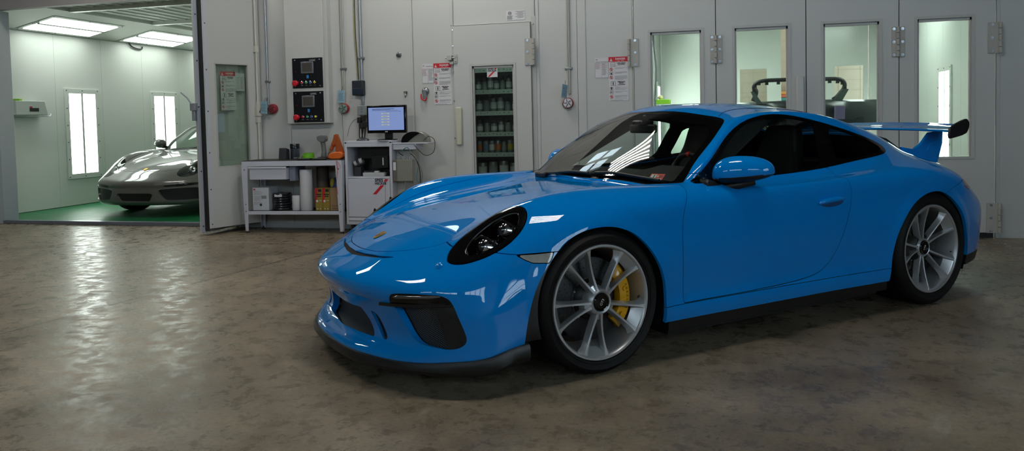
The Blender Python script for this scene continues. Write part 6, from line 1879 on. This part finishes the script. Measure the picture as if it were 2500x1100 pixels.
# on top
t = bth('black_wedge_stand', 'black wedge-shaped box at the left end of the bench top', 'box', .395, .20, TP)
mb = MB(); mb.prism([(-.05, 0), (.05, 0), (.05, .11), (-.03, .13)], plane_M((-.03, 0, 0), (0, 1, 0), (0, 0, 1)) , .085); mb.build('case', pm('box charcoal', '#25272c', rough=.4), t, 30, bevel=.004)
t = bth('dark_spray_can', 'dark cylindrical can behind the black wedge box on the bench', 'can', .475, .325, TP)
mb = MB(); mb.lathe([(.05, 0), (.052, .004), (.052, .118)], (0, 0, 0), (0, 0, 1), 28); mb.build('can', pm('can slate', '#3a404a', rough=.2, coat=.5), t, 40)
mb = MB(); mb.lathe([(.054, .118), (.054, .165), (.05, .17), (.0001, .17)], (0, 0, 0), (0, 0, 1), 28); mb.build('lid', pm('lid black', '#15161a', rough=.2), t, 40)
t = bth('green_tape_roll', 'roll of bright green masking tape lying on the bench top', 'tape', .715, .16, TP)
mb = MB(); mb.lathe([(.040, 0), (.066, 0), (.066, .048), (.040, .048), (.040, 0)], (0, 0, 0), (0, 0, 1), 36); mb.build('tape', pm('tape green', '#69b01c', rough=.45), t, 40)
mb = MB(); mb.lathe([(.050, .044), (.058, .046), (.058, .070), (.048, .072)], (.004, .008, 0), (0, 0, 1), 30); mb.build('upper_roll', pm('tape green', '#69b01c'), t, 40)
t = bth('hose_coil', 'small grey hose fitting beside the green tape on the bench', 'fitting', .600, .16, TP)
mb = MB(); mb.tube(catmull([(-.06, 0, .012), (-.02, .02, .015), (.03, -.01, .014), (.055, .015, .022)], 5), .011, 8); mb.build('hose', pm('fitting grey', '#54575a', rough=.4, metal=.4), t, 50)
t = bth('colour_scanner', 'grey handheld scanner gun standing on its base on the bench', 'scanner', .872, .22, TP)
mb = MB(); mb.lathe([(.08, 0), (.08, .012), (.065, .02), (.03, .026), (.0001, .026)], (0, 0, 0), (0, 0, 1), 30); mb.build('scanner_base', black_satin, t, 40)
mb = MB(); mb.tube(catmull([(.0, 0, .02), (.005, 0, .08), (0, 0, .15), (-.012, 0, .205)], 5), [.030] * 5 + [.026] * 5 + [.026] * 5 + [.03], 14); mb.build('scanner_grip', pm('scanner grey', '#66676a', rough=.4), t, 50)
mb = MB(); mb.prism(chaikin([(-.060, .205), (-.065, .245), (-.045, .262), (.025, .262), (.042, .235), (.035, .19), (-.01, .185)], 1), plane_M((0, .038, 0), (1, 0, 0), (0, 0, 1)), .076); h = mb.build('scanner_head', pm('scanner grey', '#8b8b8d'), t, 40, bevel=.006)
mb = MB(); mb.box((-.067, -.028, .205), (-.058, .028, .238)); mb.build('scanner_window', pm('scanner pale', '#c9c9c4', rough=.3), h, 30)
for x, lab in ((.72, 'flat black tray on the bench top in front of the green tape'), (.90, 'flat black tray with pale sheet at the foot of the scanner gun')):
    t = bth('flat_tray', lab, 'tray', x, .07, TP, .05, 'flat black trays')
    mb = MB(); mb.box((-.075, -.035, 0), (.075, .035, .016)); mb.build('tray', black_satin, t, 30, bevel=.005)
    mb = MB(); mb.box((-.06, -.028, .016), (.05, .028, .018)); mb.build('tray_sheet', pm('tray sheet', '#5d5e60' if x < .8 else '#8f9296', rough=.5), t, 0)
t = bth('orange_gun_stand', 'orange glue gun propped in an orange holder at the right end of the bench', 'tool', 1.045, .18, TP)
org = pm('orange plastic', '#d8651a', rough=.45, noise=(14, .12))
mb = MB(); mb.prism(chaikin([(-.085, 0), (.085, 0), (.095, .05), (.07, .082), (-.03, .078), (-.08, .05)], 1), plane_M((0, .06, 0), (1, 0, 0), (0, 0, 1)), .12); mb.build('holder', org, t, 40, bevel=.01)
mb = MB(); mb.tube(catmull([(-.085, -.01, .06), (-.055, -.005, .12), (-.02, 0, .19), (.0, 0, .262)], 6), [.007] * 4 + [.020] * 5 + [.027] * 5 + [.026] * 5, 14); g_ = mb.build('gun_body', pm('burnt orange plastic', '#a04a18', rough=.5, noise=(14, .2)), t, 50)
mb = MB(); mb.prism([(-.01, .08), (.09, .07), (.02, .27), (-.01, .275)], plane_M((0, .015, 0), (1, 0, 0), (0, 0, 1)), .03); mb.build('gun_flap', pm('burnt orange plastic', '#a04a18'), g_, 40, bevel=.006)
mb = MB(); mb.lathe([(.006, 0), (.012, .03), (.016, .055), (.0001, .056)], (-.105, -.012, .022), (.45, .05, .9), 14); mb.build('gun_nozzle', steel, g_, 40)
t = thing('red_string', 'thin red string hanging down the right leg of the bench', 'string', bp(1.12, -.014, .79))
mb = MB(); mb.tube(catmull([(0, 0, 0), (.012, 0, -.10), (-.004, 0, -.24), (.008, 0, -.36)], 5), .0022, 5); mb.tube(catmull([(0, 0, 0), (.03, 0, -.03), (.05, 0, -.08)], 5), .0022, 5); mb.build('string', print_r, t, 50)

# ------------------------------------------------------------------ computer cart
CX, CY = -2.752, -.36
cart = thing('computer_cart', 'white steel computer cart with an open bay and a red slash emblem on its door', 'cart', (CX, CY, 0))
cw, cd = .545, .33
mb = MB()
mb.box((0, 0, .10), (.028, cd, .985)); mb.box((cw - .028, 0, .10), (cw, cd, .985)); mb.box((0, cd - .02, .10), (cw, cd, .985)); mb.box((0, 0, .965), (cw, cd, .995)); mb.box((.028, .0, .595), (cw - .028, cd, .610)); mb.box((.028, .0, .10), (cw - .028, cd, .135)); mb.box((.028, 0, .93), (cw - .028, .03, .966))
mb.build('carcass', white_steel, cart, 30, bevel=.004)
mb = MB(); mb.box((.032, -.012, .180), (cw - .085, .004, .592)); cdoor = mb.build('door', white_steel, cart, 30, bevel=.004)
mb = MB(); mb.box((cw - .082, -.010, .14), (cw - .03, .004, .592)); mb.box((.032, -.010, .14), (cw - .085, .004, .176)); mb.build('front_strip', white_steel, cart, 30, bevel=.003)
M = plane_M((0, -.0128, 0), (1, 0, 0), (0, 0, 1))
mb = MB(); put_text(mb, 'SPIES', M @ Matrix.Translation((.395, .575, 0)), width=.095, bold=.04); put_text(mb, 'HECKER', M @ Matrix.Translation((.415, .541, 0)), width=.135, bold=.04); mb.build('emblem_lettering', print_k, cdoor, 0, fix=False)
mb = MB(); mb.add([(.320, .425, 0), (.362, .425, 0), (.455, .522, 0), (.413, .522, 0)], [(0, 1, 2, 3)], 0, M); mb.add([(.452, .558, 0), (.478, .558, 0), (.506, .588, 0), (.464, .588, 0)], [(0, 1, 2, 3)], 0, M); mb.build('emblem_slash', print_r, cdoor, 0, fix=False)
for x in (.05, cw - .05):
    for y in (.05, cd - .05):
        mb = MB(); mb.cyl((x - .012, y, .036), (x + .012, y, .036), .036, .036, 18); mb.box((x - .018, y - .02, .05), (x + .018, y + .02, .10)); mb.build('caster', black_satin, cart, 40)
mb = MB(); mb.box((cw + .002, .03, .895), (cw + .265, .25, .956)); mb.box((cw, .02, .955), (cw + .40, .26, .967)); mb.build('side_tray', white_steel, cart, 30, bevel=.004)
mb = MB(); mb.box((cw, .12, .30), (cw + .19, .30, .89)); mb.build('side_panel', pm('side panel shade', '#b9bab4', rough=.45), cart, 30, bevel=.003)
def ct(name, label, cat, x, y, z, rz=0, group=None): return thing(name, label, cat, (CX + x, CY + y, z), rz, group)
t = ct('printer_drawer', 'black slotted unit at the top of the cart bay', 'device', .10, .05, .875 - .265)
mb = MB(); mb.box((.0, .08, .19), (.36, .22, .31)); mb.box((.17, .04, .09), (.36, .20, .22)); mb.build('case', pm('device black', '#0c0d10', rough=.4), t, 30, bevel=.004)
mb = MB(); mb.box((.30, .032, .12), (.312, .041, .20)); mb.build('pale_bar', paper_w, t, 0)
mb = MB(); mb.box((-.02, .20, .05), (.36, .23, .20)); mb.build('rear_bracket', black_satin, t, 0)
t = ct('power_strip', 'pale power strip lying on the floor of the cart bay', 'power strip', .33, .08, .6105)
mb = MB(); mb.box((-.15, -.03, 0), (.10, .03, .042)); mb.build('strip_case', pm('strip grey', '#b5b6b8', rough=.4), t, 30, bevel=.006)
mb = MB(); mb.box((-.02, -.02, .042), (.03, .02, .058)); mb.build('strip_plug', paper_w, t, 30, bevel=.004)
t = ct('bay_adapter', 'pale round-topped adapter standing on the power strip in the cart bay', 'adapter', .115, .13, .6105)
mb = MB(); mb.box((-.06, -.03, 0), (.02, .06, .10)); mb.cyl((-.05, -.01, .12), (.04, .03, .16), .04, .03, 18); mb.build('case', pm('adapter dark', '#2c2e33', rough=.4), t, 40, bevel=.006)
mb = MB(); mb.cyl((-.055, -.035, .135), (-.03, -.025, .145), .028, .028, 18); mb.cyl((.0, -.02, .16), (.03, -.01, .172), .03, .03, 18); mb.build('pale_cap', pm('strip grey', '#b5b6b8'), t, 40)
t = ct('bay_cables', 'tangle of black cables at the back of the cart bay', 'cables', .42, .12, .6105)
rr = random.Random(5)
for k in range(7):
    mb = MB(); pts = [(rr.uniform(-.09, .09), rr.uniform(-.04, .06), max(.008, rr.uniform(.0, .075))) for _ in range(6)]
    pts[0] = (pts[0][0], pts[0][1], .006); pts[-1] = (pts[-1][0], pts[-1][1], .006)
    mb.tube([(a, b, max(c, .006)) for a, b, c in catmull(pts, 6)], .0045, 6); mb.build('cable', black_satin, t, 50)
t = ct('monitor', 'black computer monitor with a pale blue screen standing on the cart', 'monitor', .428, .17, .9955, math.radians(-4))
mb = MB(); mb.lathe([(.11, 0), (.11, .008), (.09, .014), (.0001, .016)], (0, 0, 0), (0, 0, 1), 32); mb.build('base', black_gloss, t, 40)
mb = MB(); mb.box((-.045, .02, .012), (.045, .05, .20)); mb.build('neck', black_satin, t, 30, bevel=.006)
TLT = Matrix.Rotation(math.radians(-3), 4, 'X')
mb = MB(); mb.box((-.233, -.02, .075), (.233, .025, .375)); sc_ = mb.build('screen_case', black_gloss, t, 30, bevel=.006)
mb = MB(); mb.box((-.212, -.0215, .108), (.212, -.0198, .352)); mb.build('screen', pm('screen glow', '#5c6f9c', rough=.3, emis='#93a9e2', emis_s=.5, noise=(3, .05)), sc_, 0)
M = plane_M((0, -.0222, 0), (1, 0, 0), (0, 0, 1)); mb = MB()
rect(mb, M, -.165, .10, .333, .338, 0, 0); rect(mb, M, -.165, .05, .325, .328, 0, 0); rect(mb, M, -.165, .14, .318, .320, 0, 0); rect(mb, M, .0, .17, .308, .310, 0, 0); rect(mb, M, .165, .177, .303, .307, 0, 0)
mb.build('screen_text', pm('screen text', '#2d3b60', rough=.4, emis='#2d3b60', emis_s=.3), sc_, 0, fix=False)
for k in range(5):
    mb = MB(); z = .285 - .030 * k; rect(mb, M, -.055, .04, z - .006, z + .006, 0, 0); rect(mb, M, -.035, .02, z - .002, z + .001, .0004, 1); mb.build('screen_button', [pm('screen button', '#c6c8c0', rough=.4, emis='#c0c4b8', emis_s=.4), pm('screen text', '#2d3b60')], sc_, 0, fix=False)
mb = MB(); put_text(mb, 'ASUS', plane_M((.0, -.0208, .091), (1, 0, 0), (0, 0, 1)), width=.034, bold=.03); mb.build('monitor_lettering', white_print, sc_, 0, fix=False)
t = ct('computer_mouse', 'dark mouse-like scanner lying left of the monitor foot', 'mouse', .19, .06, .9955)
mb = MB(); mb.sphere((0, 0, 0), .075, 20, 10, 0, (1.0, .55, .42))
mb.v = [Vector((v.x, v.y, max(v.z, 0))) for v in mb.v]; mb.build('shell', pm('mouse slate', '#2a3138', rough=.35), t, 60)
t = ct('loose_papers', 'few flat papers right of the monitor foot on the cart', 'papers', .46, .06, .9955)
for k, (x, a) in enumerate(((0, .1), (.012, -.25))):
    mb = MB(); mb.box((-.06, -.09, .0015 * k), (.045, .07, .0015 * k + .001), 0, Matrix.Rotation(a, 4, 'Z')); mb.build('sheet', paper_w, t, 0)
t = ct('dome_device', 'glossy black and silver half-round device on the side tray of the cart', 'device', cw + .255, .14, .9685)
mb = MB(); vs = []
N_ = 16
prof = [(.135 * math.cos(PI * i / N_), .115 * math.sin(PI * i / N_) ** .9) for i in range(N_ + 1)]
mb.prism(prof, plane_M((-.02, .07, 0), (1, 0, 0), (0, 0, 1)), .10); mb.build('dome', pm('dome silver', '#8f8f87', rough=.25, metal=.5), t, 40, bevel=.006)
mb = MB(); mb.prism([(a * 1.02 - .03, b * 1.01 - .002) for a, b in prof[5:]] + [(-.10, 0), (-.02, .06)], plane_M((-.02, -.03, 0), (1, 0, 0), (0, 0, 1)), .006); mb.build('dome_front', black_gloss, t, 40)
t = ct('control_box', 'silver metal control box hanging on the side of the cart under the tray', 'box', cw + .06, -.0, .565)
mb = MB(); mb.box((-.03, 0, 0), (.165, .09, .225)); mb.build('case', pm('box silver', '#a6a49c', rough=.3, metal=.5), t, 30, bevel=.003)
mb = MB(); mb.box((-.052, -.006, .0), (-.006, .07, .225)); f = mb.build('side_plate', pm('plate brown grey', '#77726e', rough=.35, metal=.4), t, 30, bevel=.002)
mb = MB(); mb.box((-.044, -.0085, .115), (-.014, -.006, .200)); mb.build('side_label', paper_w, f, 0)
for x, z in ((.03, .225), (.10, .225), (.13, .225)):
    mb = MB(); mb.cyl((x, .03, z), (x, .03, z + .04), .011, .008, 10); mb.build('gland', steel, t, 40)
t = ct('side_cables', 'dark and grey cables looping around the control box on the cart', 'cables', cw + .12, .0, .84)
for pts, c in (([(.0, .02, -.01), (-.03, 0, .02), (-.05, .01, .05)], black_satin), ([(.09, .0, .02), (.16, -.01, -.05), (.20, -.01, -.20), (.18, .0, -.42)], black_satin), ([(.08, 0, .03), (.15, -.02, -.02), (.22, -.02, -.16), (.21, -.01, -.30)], pm('cable grey', '#73726c', rough=.5)), ([(.17, .0, -.14), (.16, -.01, -.25), (.20, 0, -.35)], pm('cable teal', '#3d6f80', rough=.5)), ([(.10, -.015, .04), (.06, -.02, .08), (.0, -.02, .04)], pm('cable teal', '#3d6f80')), ([(.02, 0, -.28), (.03, -.01, -.34), (.01, 0, -.42)], pm('cable grey', '#73726c'))):
    mb = MB(); mb.tube(catmull(pts, 6), .0045, 6); mb.build('cable', c, t, 50)
t = ct('loop_cable', 'thin cable looping out from the half-round device on the cart tray', 'cable', cw + .30, .10, .985)
mb = MB(); mb.tube(catmull([(.02, 0, .0), (.09, -.02, .045), (.155, -.02, .0), (.14, -.02, -.12), (.05, -.05, -.15), (-.05, -.09, -.04)], 7), .0035, 6); mb.build('cable', black_satin, t, 50)
# ------------------------------------------------------------------ mixing room behind the glazed door
mb = MB(); mb.box((-1.75, .10, 0), (-1.70, 1.6, 2.6)); mb.box((-.20, .10, 0), (-.15, 1.6, 2.6)); mb.box((-1.75, 1.6, 0), (-.15, 1.65, 2.6)); struct(mb.build('wall_mixing', pm('mixing room wall', '#26292a', rough=.7), None, 0))
mb = MB(); mb.box((-1.75, .08, 2.6), (-.15, 1.65, 2.65)); struct(mb.build('ceiling_mixing', pm('mixing room ceiling', '#7a7f7c', rough=.8), None, 0))
t = thing('mixing_room_fill', 'added unseen tube light brightening the paint shelves in the mixing room', 'lamp', (-1.165, .35, 2.5))  # unseen fill lamp, added so the tins show in the unlit room
mb = MB(); mb.box((-.3, -.05, .03), (.3, .05, .06)); mb.build('tray', tray_m, t, 30)
mb = MB(); mb.cyl((-.28, 0, 0), (.28, 0, 0), .015, .015, 10); mb.build('tube', emit_mat('mixing fill tube', (.8, 1.0, .9), 52.0), t, 50)
shelf = thing('paint_shelf', 'green-grey metal shelf unit full of paint tins behind the glazed door', 'shelf', (-1.345, .62, 0))
sp = pm('shelf enamel', '#bccabf', rough=.45, noise=(8, .06))
SZ = [.30, .540, .808, 1.043, 1.283, 1.528, 1.775]
for z in SZ:
    mb = MB(); mb.box((-.34, 0, z - .012), (.34, .28, z)); mb.box((-.34, -.006, z - .045), (.34, .004, z + .004)); s_ = mb.build('shelf_board', sp, shelf, 30)
    mb = MB(); rr = random.Random(int(z * 100))
    M = plane_M((0, -.0068, z - .02), (1, 0, 0), (0, 0, 1))
    for k in range(14): disc(mb, M, -.31 + .047 * k + rr.uniform(-.01, .01), rr.uniform(-.006, .006), .006, 0, rr.choice([0, 0, 1, 2, 3]), 8)
    mb.build('shelf_dots', [print_k, print_b, print_r, pm('dot yellow', '#c8a92c', rough=.5)], s_, 0, fix=False)
for x in (-.34, .34):
    for y in (0, .27):
        mb = MB(); mb.box((x - .012, y - .004, 0), (x + .012, y + .012, 2.2)); mb.build('upright', sp, shelf, 0)
tin = pm('tin metal', '#8b9090', rough=.3, metal=.6, noise=(30, .1)); lid_m = pm('tin lid', '#3c4042', rough=.4)
lab_m = [pm('tin label pale', '#d3d6d4', rough=.5), pm('tin label grey', '#8d9494', rough=.5), pm('tin label blue', '#5f86a8', rough=.5), pm('tin label orange', '#c7681f', rough=.5), pm('tin label yellow', '#c7b52a', rough=.5)]
def tin_proto(r, h, li, spout):
    t = thing('paint_tin', 'paint tin', 'tin')
    mb = MB(); mb.lathe([(r * .96, 0), (r, .004), (r, h - .004), (r * .96, h)], (0, 0, 0), (0, 0, 1), 18); mb.build('tin_body', tin, t, 40)
    mb = MB(); mb.lathe([(r * 1.01, h * .22), (r * 1.01, h * .72)], (0, 0, 0), (0, 0, 1), 18); mb.build('tin_label', lab_m[li], t, 40)
    mb = MB(); mb.lathe([(r * .96, h), (r * .8, h + .008), (r * .3, h + .012), (.0001, h + .012)], (0, 0, 0), (0, 0, 1), 18)
    if spout: mb.cyl((r * .3, 0, h), (r * .3, 0, h + .05), .008, .008, 8); mb.box((-r * .8, -.004, h), (r * .1, .004, h + .045))
    mb.build('tin_lid', lid_m, t, 40)
    return t
names = {1: 'tins on the lowest stocked shelf', 2: 'bottles and tins on the second paint shelf', 3: 'tins on the third paint shelf', 4: 'tins on the fourth paint shelf', 5: 'tins on the fifth paint shelf', 6: 'tins on the top paint shelf'}
protos = {}
def place(kind, x, y, z, label, grp):
    if kind not in protos: protos[kind] = tin_proto(*kind); o = protos[kind]
    else: o = copy_tree(protos[kind])
    o.location = (x, y, z + .0005); o['label'] = label; o['group'] = grp
rr = random.Random(11)
words = ['first', 'second', 'third', 'fourth', 'fifth', 'sixth', 'seventh', 'eighth']
shelf_words = {1: 'bottom visible shelf', 2: 'shelf of coloured bottles', 3: 'middle shelf, just above the bottles', 4: 'second shelf above the bottles', 5: 'shelf under the red-slash sign', 6: 'topmost shelf, behind the red-slash sign'}
plan = {6: [(.030, .10)] * 7, 5: [(.034, .10), (.033, .10), (.035, .15), (.03, .11), (.03, .11), (.034, .13), (.034, .14)], 4: [(.038, .13), (.040, .13), (.040, .15), (.040, .16), (.034, .11), (.034, .11)], 3: [(.036, .10), (.034, .11), (.036, .10), (.034, .12), (.036, .11), (.034, .10)], 2: [(.026, .13), (.033, .13), (.034, .135), (.034, .135), (.030, .12), (.034, .14), (.03, .13)], 1: [(.05, .15), (.05, .16), (.052, .17), (.05, .15)]}
for s_, L in plan.items():
    z = SZ[s_]; x = -1.345 - .245; n = len(L)
    step = .51 / n
    for k, (r, h) in enumerate(L):
        li = {2: [3, 2, 0, 3, 1, 4, 0]}.get(s_, [0, 1, 0, 0, 1, 0, 1])[k % 7]
        col = ['pale', 'grey', 'blue', 'orange', 'yellow'][li]
        place((r, h, li, s_ in (3, 4, 5)), x + step * (k + .5), .70, z, '%s-labelled paint tin, %s from the left on the %s' % (col, words[k], shelf_words[s_]), names[s_])
t = thing('emblem_sign', 'small white sign with a red slash hanging behind the mixing-room glass', 'sign'); t.matrix_world = wall_M(-1.177, 1.692, -.026)
mb = MB(); rect(mb, I4, -.058, .058, -.052, .052, .0006, 0); mb.build('sheet', paper_w, t, 0, fix=False)
mb = MB(); put_text(mb, 'SPIES', Matrix.Translation((-.016, .040, .0012)), width=.062, bold=.04); put_text(mb, 'HECKER', Matrix.Translation((0, .016, .0012)), width=.098, bold=.04); mb.build('emblem_lettering', print_k, t, 0, fix=False)
mb = MB(); mb.add([(-.052, -.048, .0012), (-.028, -.048, .0012), (.030, .006, .0012), (.006, .006, .0012)], [(0, 1, 2, 3)]); mb.add([(.020, .030, .0012), (.042, .030, .0012), (.056, .05, .0012), (.034, .05, .0012)], [(0, 1, 2, 3)]); mb.build('emblem_slash', print_r, t, 0, fix=False)

# ------------------------------------------------------------------ inside the closed booth: a bumper skin on a stand
t = thing('bumper_skin', 'black car bumper skin with a looped frame hung on a stand in the closed booth', 'bumper', (1.6, 2.4, 0))
K = 10.55 / 1938.19
def px(u, v): return ((u - 1250) , v)
def at_y(X0, Z0, y):      # a point seen at (X0, Z0) on the wall plane, moved back to depth y along the line of sight
    k = (y + 8.146) / 8.146
    return Vector((1.159 + (X0 - 1.159) * k - 1.6, y - 2.4, 1.2 + (Z0 - 1.2) * k))
loop = [(1.470, 1.312), (1.500, 1.40), (1.478, 1.455), (1.545, 1.505), (1.75, 1.512), (2.10, 1.508), (2.26, 1.500), (2.305, 1.455), (2.290, 1.40), (2.235, 1.33), (2.20, 1.305)]
mb = MB(); P = [at_y(a, b, 2.35) for a, b in loop]
pts = catmull(P, 6); mb.tube(pts, [.030 if i < 10 or i > len(pts) - 12 else .026 for i in range(len(pts))], 10); bt = mb.build('loop_frame', black_satin, t, 50)
mb = MB(); rr = random.Random(2)
for i in range(8, len(pts) - 10, 3):
    p = Vector(pts[i]) + Vector((0, 0, -.03)); mb.box((p.x - .02, p.y - .02, p.z - rr.uniform(.01, .03)), (p.x + .02, p.y + .02, p.z + .02))
mb.build('frame_clips', black_satin, bt, 30)
for pl in ([(1.445, 1.41), (1.485, 1.40), (1.535, 1.32), (1.56, 1.285), (1.50, 1.285)], [(2.345, 1.405), (2.29, 1.41), (2.235, 1.34), (2.19, 1.29), (2.28, 1.29)]):
    mb = MB(); Q = [at_y(a, b, 2.30) for a, b in pl]; n = len(Q)
    mb.add(Q + [q + Vector((0, .03, 0)) for q in Q], [tuple(range(n - 1, -1, -1)), tuple(range(n, 2 * n))] + [(i, (i + 1) % n, n + (i + 1) % n, n + i) for i in range(n)]); mb.build('side_lug', pm('lug grey green', '#3e4a48', rough=.35), t, 30)
mb = MB(); vs, fs = [], []
xs_ = np.linspace(1.28, 2.66, 15)
for i, x in enumerate(xs_):
    u = (x - 1.97) / .69; top = 1.315 - .015 * abs(u); bot = 1.05 - .02 * math.cos(u * 6) + (.08 if abs(u) < .35 else 0)
    y = 2.25 + .35 * abs(u) ** 2.5
    for z, dy in ((top, .06), (top - .02, -.01), ((top + bot) / 2, -.05), (bot, 0), (bot, .05), (top - .03, .08)): vs.append(at_y(x, z, y + dy))
for i in range(14):
    for j in range(6): fs.append((i * 6 + j, i * 6 + (j + 1) % 6, i * 6 + 6 + (j + 1) % 6, i * 6 + 6 + j))
fs += [tuple(range(6)), tuple(range(84, 90))]
mb.add(vs, fs); mb.build('skin', pm('bumper primer black', '#0f1a1c', rough=.3, noise=(6, .3)), t, 50)
for x in (1.75, 2.2):
    mb = MB(); a = at_y(x, 1.10, 2.45); mb.tube([a, (a.x, a.y + .05, .5), (a.x, a.y + .05, .03)], .02, 8); mb.build('stand_leg', steel, t, 50)
mb = MB(); a = at_y(1.98, 1.1, 2.5); mb.box((a.x - .5, a.y - .05, .02), (a.x + .5, a.y + .05, .06)); mb.build('stand_foot', steel, t, 30)
t = thing('violet_block', 'small violet block clipped on the bumper skin in the closed booth', 'block', tuple(at_y(2.265, 1.12, 2.14) + Vector((1.6, 2.4, 0))))
mb = MB(); mb.box((-.06, -.03, 0), (.05, .06, .16)); mb.build('block', pm('violet block', '#6c5f86', rough=.5), t, 30, bevel=.003)
t = thing('colour_strip_rack', 'stack of coloured sheets on a rack against the tan block wall behind the booth', 'rack', (2.44, CD + .95, 0))
for k, c in enumerate(('#c7cfc8', '#3f7d77', '#d8b02c', '#c9752c', '#3c7f7a', '#b9532c', '#d08a3a')):
    mb = MB(); mb.box((-.16, -.10, 1.18 + .062 * k), (.16, .12, 1.235 + .062 * k)); mb.build('colour_sheet', pm('sheet ' + c, c, rough=.5), t, 30, bevel=.004)
mb = MB()
for x in (-.18, .17): mb.box((x, -.12, 0), (x + .02, .13, 1.70))
mb.box((-.18, -.12, 1.15), (.19, .13, 1.175)); mb.build('rack_frame', steel, t, 30)
t = thing('tape_box', 'pale box topped with green tape near the far light of the closed booth', 'box', tuple(Vector((CX0 + .14, 5.55, 1.10))))
mb = MB(); mb.box((-.14, -.15, 0), (.14, .15, .28)); mb.build('case', pm('box enamel', '#b8beb8'), t, 30, bevel=.01)
mb = MB(); mb.box((-.10, -.12, .28), (.14, .12, .36)); mb.build('green_tape', pm('green tape', '#7fb51e'), t, 30, bevel=.01)
mb = MB(); mb.sphere((-.02, 0, .39), .045, 12, 8); mb.build('cream_knob', pm('cream', '#c8b98a', rough=.5), t, 50)
t = thing('white_hose', 'thin white hose hanging just inside the first closed-booth window', 'hose', (.50, .10, 0))
mb = MB(); mb.tube(catmull([(-.01, 0, 2.6), (.0, .0, 2.1), (.012, .01, 1.85), (.028, 0, 1.65), (.012, .01, 1.35), (.01, 0, .9), (.02, 0, .02)], 8), .009, 8); mb.build('hose', paper_w, t, 50)
